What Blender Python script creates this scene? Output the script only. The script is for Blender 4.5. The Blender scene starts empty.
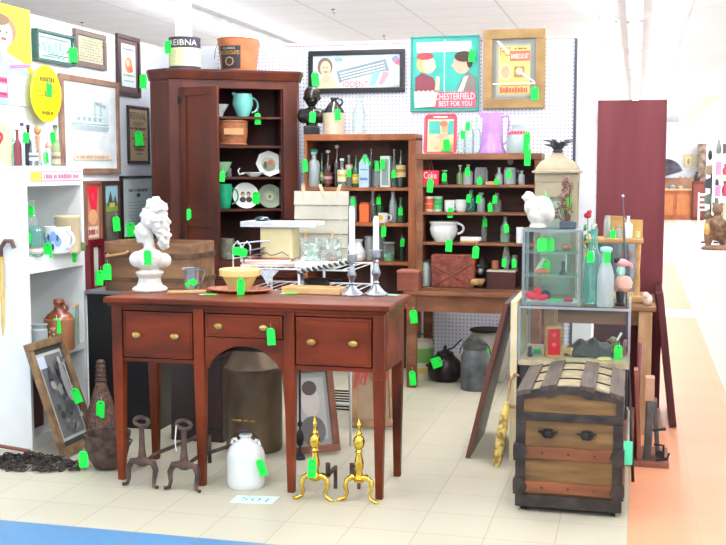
import bpy, bmesh, math, random
from mathutils import Matrix, Vector, Euler
random.seed(7)
PI = math.pi
sc = bpy.context.scene
COL = sc.collection
# ------------------------------------------------------------------ camera
FPX = 1075.0; YAW = math.radians(14.2); PIT = math.atan(102.5/FPX); EYE = 1.61
_s, _c = math.sin(YAW), math.cos(YAW)
CF = Vector((-_s*math.cos(PIT), _c*math.cos(PIT), -math.sin(PIT)))
CR = Vector((_c, _s, 0))
CU = CR.cross(CF)
cd = bpy.data.cameras.new('camera'); cam = bpy.data.objects.new('camera', cd); COL.objects.link(cam)
cam.matrix_world = Matrix((( CR.x, CU.x, -CF.x, 0), (CR.y, CU.y, -CF.y, 0), (CR.z, CU.z, -CF.z, EYE), (0, 0, 0, 1)))
cd.sensor_width = 36; cd.lens = FPX*36/726; cd.clip_end = 200; cd.clip_start = .05
sc.camera = cam

def XA(px, Y, Z):                       # world X of a point at depth Y, height Z seen in column px
    k = (px-363)/FPX; dz = Z-EYE
    return (k*(Y*CF.y+dz*CF.z)-Y*CR.y)/(CR.x-k*CF.x)
def ray(px, py):
    return CF + CR*((px-363)/FPX) + CU*((272.5-py)/FPX)
def PY(px, py, Y):
    d = ray(px, py); t = Y/d.y; return Vector((d.x*t, Y, EYE+d.z*t))
def PX(px, py, X):
    d = ray(px, py); t = X/d.x; return Vector((X, d.y*t, EYE+d.z*t))
def PZ(px, py, Z=0.0):
    d = ray(px, py); t = (Z-EYE)/d.z; return Vector((d.x*t, d.y*t, Z))
def MP(X, Y, Z):                        # metres per pixel at that point
    return Vector((X, Y, Z-EYE)).dot(CF)/FPX

# ------------------------------------------------------------------ materials
def lin(h):
    if isinstance(h, str):
        h = h.lstrip('#'); c = [int(h[i:i+2], 16)/255 for i in (0, 2, 4)]
    else: c = list(h)
    return tuple((x/12.92 if x <= .04045 else ((x+.055)/1.055)**2.4) for x in c)+(1,)
MATS = {}
def mat(name, col, rough=.5, metal=0, col2=None, scale=8, stretch=(1,1,1), detail=4, bump=0, coat=0, lo=.35, hi=.65, spec=.5, emis=0):
    if name in MATS: return MATS[name]
    m = bpy.data.materials.new(name); m.use_nodes = True; nt = m.node_tree; N = nt.nodes; L = nt.links
    b = N['Principled BSDF']; b.inputs['Roughness'].default_value = rough; b.inputs['Metallic'].default_value = metal
    b.inputs['Specular IOR Level'].default_value = spec
    b.inputs['Base Color'].default_value = lin(col)
    if coat: b.inputs['Coat Weight'].default_value = coat; b.inputs['Coat Roughness'].default_value = .12
    if emis:
        b.inputs['Emission Color'].default_value = lin(col); b.inputs['Emission Strength'].default_value = emis
    if col2 is None:
        c = lin(col); col2v = tuple(x*.86 for x in c[:3])+(1,)
    else: col2v = lin(col2)
    tc = N.new('ShaderNodeTexCoord'); mp = N.new('ShaderNodeMapping'); mp.inputs['Scale'].default_value = stretch
    L.new(tc.outputs['Object'], mp.inputs['Vector'])
    no = N.new('ShaderNodeTexNoise'); no.inputs['Scale'].default_value = scale; no.inputs['Detail'].default_value = detail
    L.new(mp.outputs[0], no.inputs['Vector'])
    rp = N.new('ShaderNodeValToRGB'); rp.color_ramp.elements[0].position = lo; rp.color_ramp.elements[1].position = hi
    rp.color_ramp.elements[0].color = col2v; rp.color_ramp.elements[1].color = lin(col)
    L.new(no.outputs['Fac'], rp.inputs[0]); L.new(rp.outputs[0], b.inputs['Base Color'])
    if bump:
        bp = N.new('ShaderNodeBump'); bp.inputs['Strength'].default_value = bump; bp.inputs['Distance'].default_value = .005
        L.new(no.outputs['Fac'], bp.inputs['Height']); L.new(bp.outputs[0], b.inputs['Normal'])
    MATS[name] = m; return m
def glass(name, col, tint=.9, rough=.05):
    if name in MATS: return MATS[name]
    m = bpy.data.materials.new(name); m.use_nodes = True; nt = m.node_tree; N = nt.nodes; L = nt.links
    N.remove(N['Principled BSDF']); out = N['Material Output']
    tr = N.new('ShaderNodeBsdfTransparent'); tr.inputs[0].default_value = lin(col)
    gl = N.new('ShaderNodeBsdfGlossy'); gl.inputs['Roughness'].default_value = rough; gl.inputs['Color'].default_value = (1,1,1,1)
    df = N.new('ShaderNodeBsdfDiffuse'); df.inputs[0].default_value = lin(col)
    lw = N.new('ShaderNodeLayerWeight'); lw.inputs[0].default_value = .35
    m1 = N.new('ShaderNodeMixShader'); m1.inputs[0].default_value = 1-tint
    L.new(tr.outputs[0], m1.inputs[1]); L.new(df.outputs[0], m1.inputs[2])
    mm = N.new('ShaderNodeMath'); mm.operation = 'MULTIPLY_ADD'; mm.inputs[1].default_value = .6 if tint < .95 else .22; mm.inputs[2].default_value = .05 if tint < .95 else .005
    L.new(lw.outputs['Fresnel'], mm.inputs[0])
    m2 = N.new('ShaderNodeMixShader'); L.new(mm.outputs[0], m2.inputs[0]); L.new(m1.outputs[0], m2.inputs[1]); L.new(gl.outputs[0], m2.inputs[2])
    L.new(m2.outputs[0], out.inputs[0]); MATS[name] = m; return m
def P(h, rough=.6):                     # plain paint / ink / paper colour
    return mat('paint_'+h.lstrip('#')+('' if rough == .6 else '_g'), h, rough)
mahog = mat('mahogany', '#833512', .42, col2='#3c1605', scale=5, stretch=(1.2,1.2,.35), detail=7, coat=.04, lo=.32, hi=.68, spec=.25)
mahog_h = mat('mahogany_side_grain', '#833412', .42, col2='#3e1605', scale=5, stretch=(.3,1.5,1.5), detail=7, coat=.04, lo=.32, hi=.68, spec=.25)
cherry = mat('cupboard_wood', '#682a15', .45, col2='#371309', scale=4, stretch=(1.5,1.5,.3), detail=6, coat=.05, spec=.35, lo=.3, hi=.75)
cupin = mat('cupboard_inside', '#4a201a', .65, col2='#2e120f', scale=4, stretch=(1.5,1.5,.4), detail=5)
oak = mat('orange_pine', '#b0683a', .5, col2='#854722', scale=6, stretch=(1.5,1.5,.4), detail=6)
pine2 = mat('brown_pine', '#94603f', .6, col2='#64391f', scale=6, stretch=(.5,1.5,1.5), detail=6)
darkw = mat('dark_wood', '#35190f', .45, col2='#1f0d09', scale=6, stretch=(1.5,1.5,.3), detail=5, coat=.1)
backw = mat('bookcase_back', '#5f3b30', .75, col2='#3c231d', scale=5, stretch=(1.5,1,.5), detail=5)
tan = mat('tan_wood', '#c99f6a', .55, col2='#a67a46', scale=7, stretch=(.4,2,2), detail=6)
crate = mat('weathered_wood', '#9c7450', .75, col2='#654530', scale=6, stretch=(.35,2,2.2), detail=7, lo=.3, hi=.7, bump=.2)
maroon = mat('maroon_paint', '#7d3c42', .5, col2='#682e34', spec=.3, scale=3, stretch=(2,2,.2), detail=4)
maroon_d = mat('dark_maroon', '#5b2229', .4, col2='#43161c', scale=4, stretch=(2,2,.3))
white = mat('white_paint', '#eef0ee', .45, col2='#e2e6e6', scale=3)
wallm = mat('wall_white', '#e9eef4', .7, col2='#e0e7f0', scale=2)
cream = mat('cream', '#ddd2a8', .45, col2='#cfc08f', scale=4)
green = mat('neon_green_tag', '#30ff5c', .6, col2='#20f24c', scale=10, spec=.2)
brass = mat('brass', '#e8c65a', .18, 1, col2='#c79b34', scale=12)
brass_o = mat('aged_brass', '#d9bd72', .35, .8, col2='#b08c40', scale=20)
pewter = mat('pewter', '#b3b8bf', .32, .85, col2='#8d939b', scale=14)
iron = mat('rusty_iron', '#6a5348', .75, .3, col2='#3e3230', scale=18, bump=.3)
blackiron = mat('black_iron', '#35322f', .55, .4, col2='#1f1d1c', scale=14, bump=.2)
galv = mat('galvanised', '#6f7374', .45, .6, col2='#4d5254', scale=10)
oldcan = mat('old_milk_can_metal', '#7a6650', .4, .45, col2='#4a3b2e', scale=6, detail=6, stretch=(1,1,.6), lo=.3, hi=.7)
black = mat('black', '#1c1a1c', .4, col2='#121113')
blackg = mat('black_gloss', '#15130f', .22, col2='#2a231c', scale=20)
plaster = mat('white_plaster', '#dddad3', .7, col2='#c6c1b7', scale=22, bump=.35)
ceram = mat('white_ceramic', '#edf0ee', .18, col2='#e1e6e4', scale=4, coat=.3)
clear = glass('clear_glass', '#eef7f4', .9)
aqua = glass('aqua_glass', '#a8e2d8', .8)
greeng = glass('green_glass', '#3d9a4e', .75)
dkgreen = glass('dark_green_glass', '#1c4a2a', .65)
brown = glass('brown_glass', '#4a2213', .6)
frost = glass('frosted_glass', '#cfdcdc', .5, .3)
pane = glass('window_glass', '#e8f4f0', .97, .02)
caseg = glass('case_glass', '#f9fdfb', .985, .02)

# ------------------------------------------------------------------ mesh builder
class MB:
    def __init__(s, mt=None):
        s.bm = bmesh.new(); s.mats = []; s.mi = 0; s.M = Matrix()
        if mt: s.m(mt)
    def m(s, mt):
        if mt not in s.mats: s.mats.append(mt)
        s.mi = s.mats.index(mt); return s
    def face(s, vs, smooth=False):
        try: f = s.bm.faces.new(vs)
        except ValueError: return
        f.material_index = s.mi; f.smooth = smooth; return f
    def v(s, p): return s.bm.verts.new(s.M @ Vector(p))
    def box(s, c, d, rot=(0,0,0), taper=1):
        R = Matrix.Translation(c) @ Euler(rot).to_matrix().to_4x4()
        vs = []
        for z in (-.5, .5):
            t = taper if z < 0 else 1
            for x, y in ((-.5,-.5), (.5,-.5), (.5,.5), (-.5,.5)):
                vs.append(s.v(R @ Vector((x*d[0]*t, y*d[1]*t, z*d[2]))))
        for q in ((3,2,1,0), (4,5,6,7), (0,1,5,4), (1,2,6,5), (2,3,7,6), (3,0,4,7)): s.face([vs[i] for i in q])
        return s
    def bb(s, x0, x1, y0, y1, z0, z1): return s.box(((x0+x1)/2, (y0+y1)/2, (z0+z1)/2), (x1-x0, y1-y0, z1-z0))
    def lathe(s, prof, c=(0,0,0), seg=20, sx=1, sy=1, rot=(0,0,0), sm=True, cap=True):
        R = Matrix.Translation(c) @ Euler(rot).to_matrix().to_4x4(); rings = []
        for r, z in prof:
            r = max(r, .0004)
            rings.append([s.v(R @ Vector((r*math.cos(2*PI*i/seg)*sx, r*math.sin(2*PI*i/seg)*sy, z))) for i in range(seg)])
        for a, b in zip(rings, rings[1:]):
            for i in range(seg):
                j = (i+1) % seg; s.face([a[i], a[j], b[j], b[i]], sm)
        if cap: s.face(rings[0][::-1]); s.face(rings[-1])
        return s
    def tube(s, pts, r, seg=8, closed=False):
        pts = [Vector(p) for p in pts]; n = len(pts); rs = r if isinstance(r, (list, tuple)) else [r]*n
        rings = []; up = None
        for i, p in enumerate(pts):
            if closed: t = pts[(i+1) % n]-pts[i-1]
            else: t = pts[min(i+1, n-1)]-pts[max(i-1, 0)]
            if t.length < 1e-9: t = Vector((0,0,1))
            t.normalize()
            if up is None:
                up = Vector((0,0,1)) if abs(t.z) < .9 else Vector((1,0,0))
            a = t.cross(up); 
            if a.length < 1e-6: a = t.cross(Vector((0,1,.1)))
            a.normalize(); b = a.cross(t).normalized(); up = b
            rings.append([s.v(p+(a*math.cos(2*PI*k/seg)+b*math.sin(2*PI*k/seg))*rs[i]) for k in range(seg)])
        pr = list(zip(rings, rings[1:]))
        if closed: pr.append((rings[-1], rings[0]))
        for a, b in pr:
            for k in range(seg):
                j = (k+1) % seg; s.face([a[k], a[j], b[j], b[k]], True)
        if not closed: s.face(rings[0][::-1]); s.face(rings[-1])
        return s
    def ball(s, c, r, rot=(0,0,0), seg=14, rings=9):
        if not isinstance(r, (tuple, list)): r = (r, r, r)
        R = Matrix.Translation(c) @ Euler(rot).to_matrix().to_4x4() @ Matrix.Diagonal((*r, 1))
        rr = [[s.v(R @ Vector((math.sin(PI*j/rings)*math.cos(2*PI*i/seg), math.sin(PI*j/rings)*math.sin(2*PI*i/seg), math.cos(PI*j/rings)))) for i in range(seg)] for j in range(1, rings)]
        t = s.v(R @ Vector((0,0,1))); b = s.v(R @ Vector((0,0,-1)))
        for a, d in zip(rr, rr[1:]):
            for i in range(seg): j = (i+1) % seg; s.face([a[i], d[i], d[j], a[j]], True)
        for i in range(seg):
            j = (i+1) % seg; s.face([t, rr[0][i], rr[0][j]], True); s.face([b, rr[-1][j], rr[-1][i]], True)
        return s
    def prism(s, poly, y0, y1):           # polygon in x,z extruded along y
        a = [s.v((x, y0, z)) for x, z in poly]; b = [s.v((x, y1, z)) for x, z in poly]; n = len(poly)
        s.face(a); s.face(b[::-1])
        for i in range(n): j = (i+1) % n; s.face([a[j], a[i], b[i], b[j]])
        return s
    def grid(s, fn, nu, nv, smooth=True):
        g = [[s.v(fn(i/nu, j/nv)) for j in range(nv+1)] for i in range(nu+1)]
        for i in range(nu):
            for j in range(nv): s.face([g[i][j], g[i+1][j], g[i+1][j+1], g[i][j+1]], smooth)
        return s
    # flat artwork on a plane facing -y, coordinates in metres, each layer a little further out
    def rect(s, x0, z0, x1, z1, y): return s.poly([(x0,z0), (x1,z0), (x1,z1), (x0,z1)], y)
    def poly(s, pts, y): s.face([s.v((x, y, z)) for x, z in pts]); return s
    def oval(s, cx, cz, rx, rz, y, rot=0, n=20):
        ca, sa = math.cos(rot), math.sin(rot)
        return s.poly([(cx+rx*math.cos(2*PI*i/n)*ca-rz*math.sin(2*PI*i/n)*sa, cz+rx*math.cos(2*PI*i/n)*sa+rz*math.sin(2*PI*i/n)*ca) for i in range(n)], y)
    def text(s, st, x0, z0, x1, z1, y, rot=0, wrap=0):
        cu = bpy.data.curves.new('t', 'FONT'); cu.body = st; cu.size = 1; cu.resolution_u = 2
        o = bpy.data.objects.new('t', cu); COL.objects.link(o)
        bpy.context.view_layer.update()
        me = bpy.data.meshes.new_from_object(o.evaluated_get(bpy.context.evaluated_depsgraph_get()))
        vs = [v.co.copy() for v in me.vertices]
        if vs:
            a0 = min(v.x for v in vs); a1 = max(v.x for v in vs); b0 = min(v.y for v in vs); b1 = max(v.y for v in vs)
            cx, cz = (x0+x1)/2, (z0+z1)/2; ca, sa = math.cos(rot), math.sin(rot); nv = []
            for v in vs:
                x = ((v.x-a0)/(a1-a0)-.5)*(x1-x0); z = ((v.y-b0)/max(b1-b0, 1e-6)-.5)*(z1-z0)
                X, Z = cx+x*ca-z*sa, cz+x*sa+z*ca
                if wrap: nv.append(s.v((wrap*math.sin(X/wrap), -wrap*math.cos(X/wrap)+y, Z)))
                else: nv.append(s.v((X, y, Z)))
            for p in me.polygons: s.face([nv[i] for i in p.vertices])
        bpy.data.objects.remove(o); bpy.data.curves.remove(cu); bpy.data.meshes.remove(me)
        return s
    def scrib(s, x0, z0, x1, z1, y, n=0):      # illegible lettering: a row of uneven word-like strokes
        r = random.Random(int(abs(x0*977+z0*733)*1000)); x = x0; H = z1-z0
        while x < x1-H*.3:
            w = min(H*r.uniform(.35, .8), x1-x); k = r.uniform(0, .25)
            s.rect(x, z0+H*k*.4, x+w*.8, z1-H*k, y); x += w*(1.0 if r.random() < .8 else 1.7)
        return s
    def mesh(s, name, sharp=38):
        bm = s.bm; bmesh.ops.recalc_face_normals(bm, faces=bm.faces) if sharp else None
        lim = math.radians(sharp or 40)
        for e in bm.edges:
            if len(e.link_faces) == 2 and e.calc_face_angle(0) > lim: e.smooth = False
        me = bpy.data.meshes.new(name); bm.to_mesh(me); bm.free()
        for m in s.mats: me.materials.append(m)
        return me
def part(mb, name, parent, bevel=0, label=None, flat=False, stuff=False, remesh=0, loc=None):
    o = bpy.data.objects.new(name, mb.mesh(name, 0 if flat else 38)); COL.objects.link(o)
    if parent is not None: o.parent = parent
    if loc: o.location = loc
    if bevel:
        b = o.modifiers.new('bevel', 'BEVEL'); b.width = bevel; b.segments = 2; b.limit_method = 'ANGLE'; b.angle_limit = .7
    if remesh:
        r = o.modifiers.new('remesh', 'REMESH'); r.mode = 'VOXEL'; r.voxel_size = remesh; r.use_smooth_shade = True
        q = o.modifiers.new('smooth', 'SMOOTH'); q.factor = .5; q.iterations = 3
    if label: o['label'] = label
    if stuff: o['kind'] = 'stuff'
    return o
def mark(o, label, cat, group=None):
    o['label'] = label; o['category'] = cat
    if group: o['group'] = group
    return o
def thing(name, label, cat, loc=(0,0,0), rz=0, group=None):
    o = bpy.data.objects.new(name, None); COL.objects.link(o); o.empty_display_size = .05
    o.location = loc; o.rotation_euler = (0, 0, rz)
    return mark(o, label, cat, group)
def single(mb, name, label, cat, loc=(0,0,0), rz=0, group=None, **k):
    o = part(mb, name, None, **k); o.location = loc; o.rotation_euler = (0, 0, rz); return mark(o, label, cat, group)
def struct(mb, name, **k):
    o = part(mb, name, None, **k); o['kind'] = 'structure'; return o
# price tag: shared mesh, tied on with a loop of string
def _tagmesh():
    b = MB(green)
    w, h = .5, .5
    b.prism([(-.5,0), (-.5,-.85), (-.3,-1), (.3,-1), (.5,-.85), (.5,0)][::-1], -.02, .02)
    b.m(P('#0c7a2a')); b.oval(0, -.86, .09, .06, -.022, n=8)
    b.m(P('#eafff0')); b.tube([(0,0,-.86), (.1,-.05,-1.0), (.02,0,-1.25)], .02, 4)
    return b.mesh('price_tag')
TAGM = None
def tag(parent, loc, w=.04, h=.07, rz=None, tilt=0):
    """neon tag hanging with its string end up; loc is the top of the string, local to the parent"""
    global TAGM
    if TAGM is None:
        me = _tagmesh()
        for v in me.vertices: v.co.z = -v.co.z-1.25   # string on top, body below
        me.flip_normals(); TAGM = me
    o = bpy.data.objects.new('price_tag', TAGM); COL.objects.link(o); o.parent = parent; o.location = loc
    o.scale = (w, w, h); o.rotation_euler = (0, tilt if tilt else random.uniform(-.1, .1), (random.uniform(-.1, .45) if rz is None else rz)-(parent.rotation_euler.z))
    o['label'] = 'neon green price tag'; return o
# ------------------------------------------------------------------ the room
XL, YB, ZC, XR, YF = -4.1, 8.75, 3.25, 4.6, 38.6
ZP = 2.67; XO = -9.0      # the display area is boxed in by partitions lower than the ceiling
def nodemat(name, rough=.5):
    m = bpy.data.materials.new(name); m.use_nodes = True; b = m.node_tree.nodes['Principled BSDF']; b.inputs['Roughness'].default_value = rough
    return m, m.node_tree, b
def mth(nt, op, a, b=None, c=None):
    n = nt.nodes.new('ShaderNodeMath'); n.operation = op
    for i, v in enumerate((a, b, c)):
        if v is None: continue
        if isinstance(v, (int, float)): n.inputs[i].default_value = v
        else: nt.links.new(v, n.inputs[i])
    return n.outputs[0]
def mixc(nt, f, a, b):
    n = nt.nodes.new('ShaderNodeMix'); n.data_type = 'RGBA'
    if isinstance(f, float): n.inputs[0].default_value = f
    else: nt.links.new(f, n.inputs[0])
    for i, v in ((6, a), (7, b)):
        if isinstance(v, str): n.inputs[i].default_value = lin(v)
        else: nt.links.new(v, n.inputs[i])
    return n.outputs[2]
def floor_mat():
    m, nt, b = nodemat('vinyl_tiles', .42); N = nt.nodes; L = nt.links
    tc = N.new('ShaderNodeTexCoord'); sp = N.new('ShaderNodeSeparateXYZ'); L.new(tc.outputs['Object'], sp.inputs[0])
    x, y = sp.outputs[0], sp.outputs[1]
    n1 = N.new('ShaderNodeTexNoise'); n1.inputs['Scale'].default_value = 1.3; n1.inputs['Detail'].default_value = 5; L.new(tc.outputs['Object'], n1.inputs['Vector'])
    n2 = N.new('ShaderNodeTexNoise'); n2.inputs['Scale'].default_value = 30; n2.inputs['Detail'].default_value = 4; L.new(tc.outputs['Object'], n2.inputs['Vector'])
    base = mixc(nt, n1.outputs['Fac'], '#b5af9a', '#c6c0aa')
    coral = mixc(nt, n1.outputs['Fac'], '#d68c66', '#de9c78')
    blue = mixc(nt, n2.outputs['Fac'], '#4c7ba4', '#5d8bb2')
    def band(v, a, c): return mth(nt, 'MULTIPLY', mth(nt, 'GREATER_THAN', v, a), mth(nt, 'LESS_THAN', v, c))
    col = mixc(nt, mth(nt, 'MULTIPLY', band(x, 0.0, .67), mth(nt, 'LESS_THAN', y, 19.5)), base, coral)
    col = mixc(nt, mth(nt, 'MULTIPLY', band(x, 1.25, 1.72), mth(nt, 'GREATER_THAN', y, 20.6)), col, '#f0cfc6')
    col = mixc(nt, mth(nt, 'MULTIPLY', band(y, 19.5, 20.1), mth(nt, 'GREATER_THAN', x, 0.0)), col, '#f0cdb8')
    col = mixc(nt, mth(nt, 'MULTIPLY', band(x, 1.6, 2.2), mth(nt, 'LESS_THAN', y, 19.5)), col, '#f3e6bd')
    col = mixc(nt, mth(nt, 'MULTIPLY', mth(nt, 'LESS_THAN', y, 4.28), mth(nt, 'LESS_THAN', x, 0.0)), col, blue)
    col = mixc(nt, mth(nt, 'MULTIPLY', band(y, 12.2, 12.9), mth(nt, 'GREATER_THAN', x, 0.0)), col, '#e6d2c4')
    T = .305
    def joint(v, off):
        f = mth(nt, 'FRACT', mth(nt, 'DIVIDE', mth(nt, 'ADD', v, off), T))
        return mth(nt, 'MAXIMUM', mth(nt, 'LESS_THAN', f, .012), mth(nt, 'GREATER_THAN', f, .988))
    j = mth(nt, 'MAXIMUM', joint(x, 10*T), joint(y, 9.92*T+0.02))
    # each tile slightly different
    cx = N.new('ShaderNodeCombineXYZ'); L.new(mth(nt, 'FLOOR', mth(nt, 'DIVIDE', x, T)), cx.inputs[0]); L.new(mth(nt, 'FLOOR', mth(nt, 'DIVIDE', y, T)), cx.inputs[1])
    wn = N.new('ShaderNodeTexWhiteNoise'); wn.noise_dimensions = '2D'; L.new(cx.outputs[0], wn.inputs['Vector'])
    hs = N.new('ShaderNodeHueSaturation'); L.new(col, hs.inputs['Color']); L.new(mth(nt, 'MULTIPLY_ADD', wn.outputs['Value'], .05, .965), hs.inputs['Value'])
    col = mixc(nt, mth(nt, 'MULTIPLY', j, .38), hs.outputs[0], '#8a8068')
    b.inputs['Specular IOR Level'].default_value = .3; L.new(col, b.inputs['Base Color']); return m
b = MB(floor_mat()); b.bb(XO-.2, XR+.2, -3.2, YF+.2, -.05, 0); struct(b, 'floor')
def ceil_mat():
    m, nt, b = nodemat('ceiling_tiles', .8); N = nt.nodes; L = nt.links
    tc = N.new('ShaderNodeTexCoord'); sp = N.new('ShaderNodeSeparateXYZ'); L.new(tc.outputs['Object'], sp.inputs[0])
    def joint(v, T, w, off=100.0):
        f = mth(nt, 'FRACT', mth(nt, 'DIVIDE', mth(nt, 'ADD', v, off), T)); return mth(nt, 'LESS_THAN', f, w)
    j = mth(nt, 'MAXIMUM', joint(sp.outputs[0], .94, .022, 100*.94+.44), joint(sp.outputs[1], .61, .03))
    n2 = N.new('ShaderNodeTexNoise'); n2.inputs['Scale'].default_value = 60; L.new(tc.outputs['Object'], n2.inputs['Vector'])
    base = mixc(nt, n2.outputs['Fac'], '#e2e1f0', '#eeedf8')
    L.new(mixc(nt, mth(nt, 'MULTIPLY', j, .45), base, '#a9a9b8'), b.inputs['Base Color']); return m
b = MB(ceil_mat()); b.bb(XO-.2, XR+.2, -3.2, YF+.2, ZC, ZC+.05); struct(b, 'ceiling')
b = MB(wallm); b.bb(XL-.1, XL, -3.2, YB+.1, 0, ZP+.02); struct(b, 'wall_left')
XE = PY(597, 38, YB).x
b = MB(wallm); b.bb(XL, XE, YB, YB+.1, 0, ZP); struct(b, 'wall_back')
b = MB(wallm); b.bb(XR, XR+.1, -3.2, YF, 0, ZC); struct(b, 'wall_right')
b = MB(mat('far_wall', '#f2f5fa', .7)); b.bb(XO, XR, YF, YF+.1, 0, ZC); struct(b, 'wall_far')
b = MB(wallm); b.bb(XO-.1, XO, -3.2, YF, 0, ZC); struct(b, 'wall_beyond')
def peg_mat():
    m, nt, b = nodemat('pegboard', .5); N = nt.nodes; L = nt.links
    tc = N.new('ShaderNodeTexCoord'); sp = N.new('ShaderNodeSeparateXYZ'); L.new(tc.outputs['Object'], sp.inputs[0])
    T = .0305
    u = mth(nt, 'SUBTRACT', mth(nt, 'FRACT', mth(nt, 'DIVIDE', mth(nt, 'ADD', sp.outputs[0], 10.0), T)), .5)
    v = mth(nt, 'SUBTRACT', mth(nt, 'FRACT', mth(nt, 'DIVIDE', sp.outputs[2], T)), .5)
    d = mth(nt, 'ADD', mth(nt, 'MULTIPLY', u, u), mth(nt, 'MULTIPLY', v, v))
    h = mth(nt, 'LESS_THAN', d, .03)
    L.new(mixc(nt, h, '#e6ecf8', '#80839c'), b.inputs['Base Color']); return m
XP = PY(575, 38, YB-.02).x
b = MB(peg_mat()); b.bb(XL+.6, XP, YB-.012, YB-.001, .1, 2.64); struct(b, 'trim_1')
b = MB(P('#e8a0aa')); b.bb(-2.9, XP, YB-.018, YB-.001, 2.64, 2.648); b.m(P('#454a55')); b.bb(XP, XP+.02, YB-.03, YB-.001, .1, 2.64); struct(b, 'trim_2')
b = MB(white); b.bb(XL, XE, YB-.02, YB, 0, .1); struct(b, 'baseboard_back')
b = MB(white); b.bb(XL, XL+.015, -3, YB, 0, .1); struct(b, 'baseboard_left')
# bulkhead stepping down over the far aisle, and the white column
b = MB(white); b.bb(1.1, XR, 19.0, 19.3, 2.85, ZC); struct(b, 'trim_3')
b = MB(white); b.bb(1.1, 1.4, 19.3, 30.0, 2.85, ZC); struct(b, 'trim_4')
x = XA(184, 9.35, 2.8)
b = MB(white); b.lathe([(.075,0), (.075,ZC)], (x, 9.35, 0), 24); struct(b, 'trim_5')

# ------------------------------------------------------------------ ceiling lights
tube_on = mat('lit_tube', '#ffffff', .5, emis=30)
def light_fix(x, y, label, L=2.3, e=1.0, w=.16):
    t = thing('ceiling_light', label, 'light', (x, y, ZC-.002), 0, 'fluorescent strip lights')
    b = MB(white); b.bb(-w/2, w/2, -L/2, L/2, -.05, 0); b.bb(-w/2-.03, -w/2, -L/2, L/2, -.06, -.035); b.bb(w/2, w/2+.03, -L/2, L/2, -.06, -.035); part(b, 'housing', t)
    for s in (-1, 1):
        b = MB(tube_on); b.lathe([(.013,-L/2+.04), (.013,L/2-.04)], (s*w*.28, 0, -.068), 8, rot=(PI/2,0,0)); part(b, 'tube', t)
    for s in (-1, 1):
        la = bpy.data.lights.new('strip_light', 'AREA'); la.shape = 'RECTANGLE'; la.size = .05; la.size_y = L; la.energy = 15*e; la.color = (.97, .985, 1)
        lo = bpy.data.objects.new('strip_light', la); COL.objects.link(lo); lo.location = (x+s*(w/2+.04), y, ZC-.1); lo.rotation_euler = (0, -s*math.radians(54), 0)
for y in (-1.2, 1.2, 3.6, 6.0, 8.35):  # extra unseen row, added to brighten the left wall and the cupboard
    light_fix(-2.3, y, 'strip light added out of view above the sideboard area to brighten the walls', e=.82)
for y in (10.2, 12.6, 15.0, 17.4, 19.8, 24.0, 28.0):
    light_fix(-4.45, y, 'fluorescent strip light beyond the pegboard partition, running towards the corner cupboard', e=.62, w=.1)
for y in (-.5, 2.3, 5.1, 7.9, 10.7, 13.5, 16.3, 19.1, 21.9, 24.7, 27.5, 30.3, 33.1):
    light_fix(-.05, y, 'fluorescent strip light in the row over the coral aisle, above the tall maroon panel', e=.62 if y < 12 else (.8 if y < 20 else 2.0), w=.1, L=2.45)
for y in (0, 3.5, 7, 10.5, 14, 18, 22, 26, 30, 34, 37):  # the last fixture is an extra, added to brighten the far end
    light_fix(3.3, y, 'fluorescent strip light above the right side of the shop', e=.5 if y < 12 else (1.3 if y < 20 else 2.4))
# wire hooks and sprinklers under the ceiling
for i, (px, py, lb) in enumerate(((82, 25, 'small metal ceiling hook above the framed sampler'), (333, 12, 'small metal ceiling hook nearest the camera, above the toothpaste sign'), (384, 38, 'small metal ceiling hook just above the right end of the toothpaste sign'), (616, 24, 'small metal ceiling hook left of the strip lights'))):
    p = PZ(px, py, ZC-.03); 
    b = MB(galv); b.lathe([(.02,-.006), (.02,0)], seg=10); b.tube([(0,0,0), (0,0,-.035), (.012,0,-.05), (.02,0,-.035)], .003, 5)
    single(b, 'ceiling_hook', lb, 'hook', (p.x, p.y, ZC-.001), group=None)

# ------------------------------------------------------------------ framed things on the walls
def picture(name, label, cat, wall, a, frame, fw, art, depth=.03, group=None, dz=0, mat_c=None, glassed=False, dback=.002):
    """wall 'L': a=(px0,py0,px1,py1) on the left wall; 'B' on the back wall at YB-dback"""
    if wall == 'L':
        X = XL+dback; p = PX(a[0], a[1], X); q = PX(a[2], a[3], X); w = q.y-p.y; loc = (X, (p.y+q.y)/2, q.z); rz = PI/2; ztop = PX(a[0], a[1], X).z
    else:
        Y = YB-.014-dback; p = PY(a[0], a[1], Y); q = PY(a[2], a[3], Y); w = q.x-p.x; loc = ((p.x+q.x)/2, Y, q.z); rz = 0; ztop = p.z
    h = min(ztop, ZC-.04)-q.z
    t = thing(name, label, cat, loc, rz, group)
    x0, x1 = -w/2, w/2
    if frame:
        b = MB(frame)
        b.bb(x0, x1, -depth, 0, 0, fw); b.bb(x0, x1, -depth, 0, h-fw, h); b.bb(x0, x0+fw, -depth, 0, fw, h-fw); b.bb(x1-fw, x1, -depth, 0, fw, h-fw)
        part(b, 'frame', t, bevel=min(.004, fw*.2))
    d = depth*.45 if frame else depth
    b = MB(P('#f4f6f4')); b.bb(x0+fw*.9, x1-fw*.9, -d, -.001, fw*.9, h-fw*.9)
    b2 = b; b2.W = w; b2.H = h; b2.y = -d
    art(b2, x0+fw, x1-fw, fw, h-fw, -d)
    part(b2, 'print' if frame else 'panel', t, flat=False)
    if glassed:
        b = MB(pane); b.rect(x0+fw, fw, x1-fw, h-fw, -depth*.75); part(b, 'glass', t, flat=True)
    return t, w, h
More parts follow.
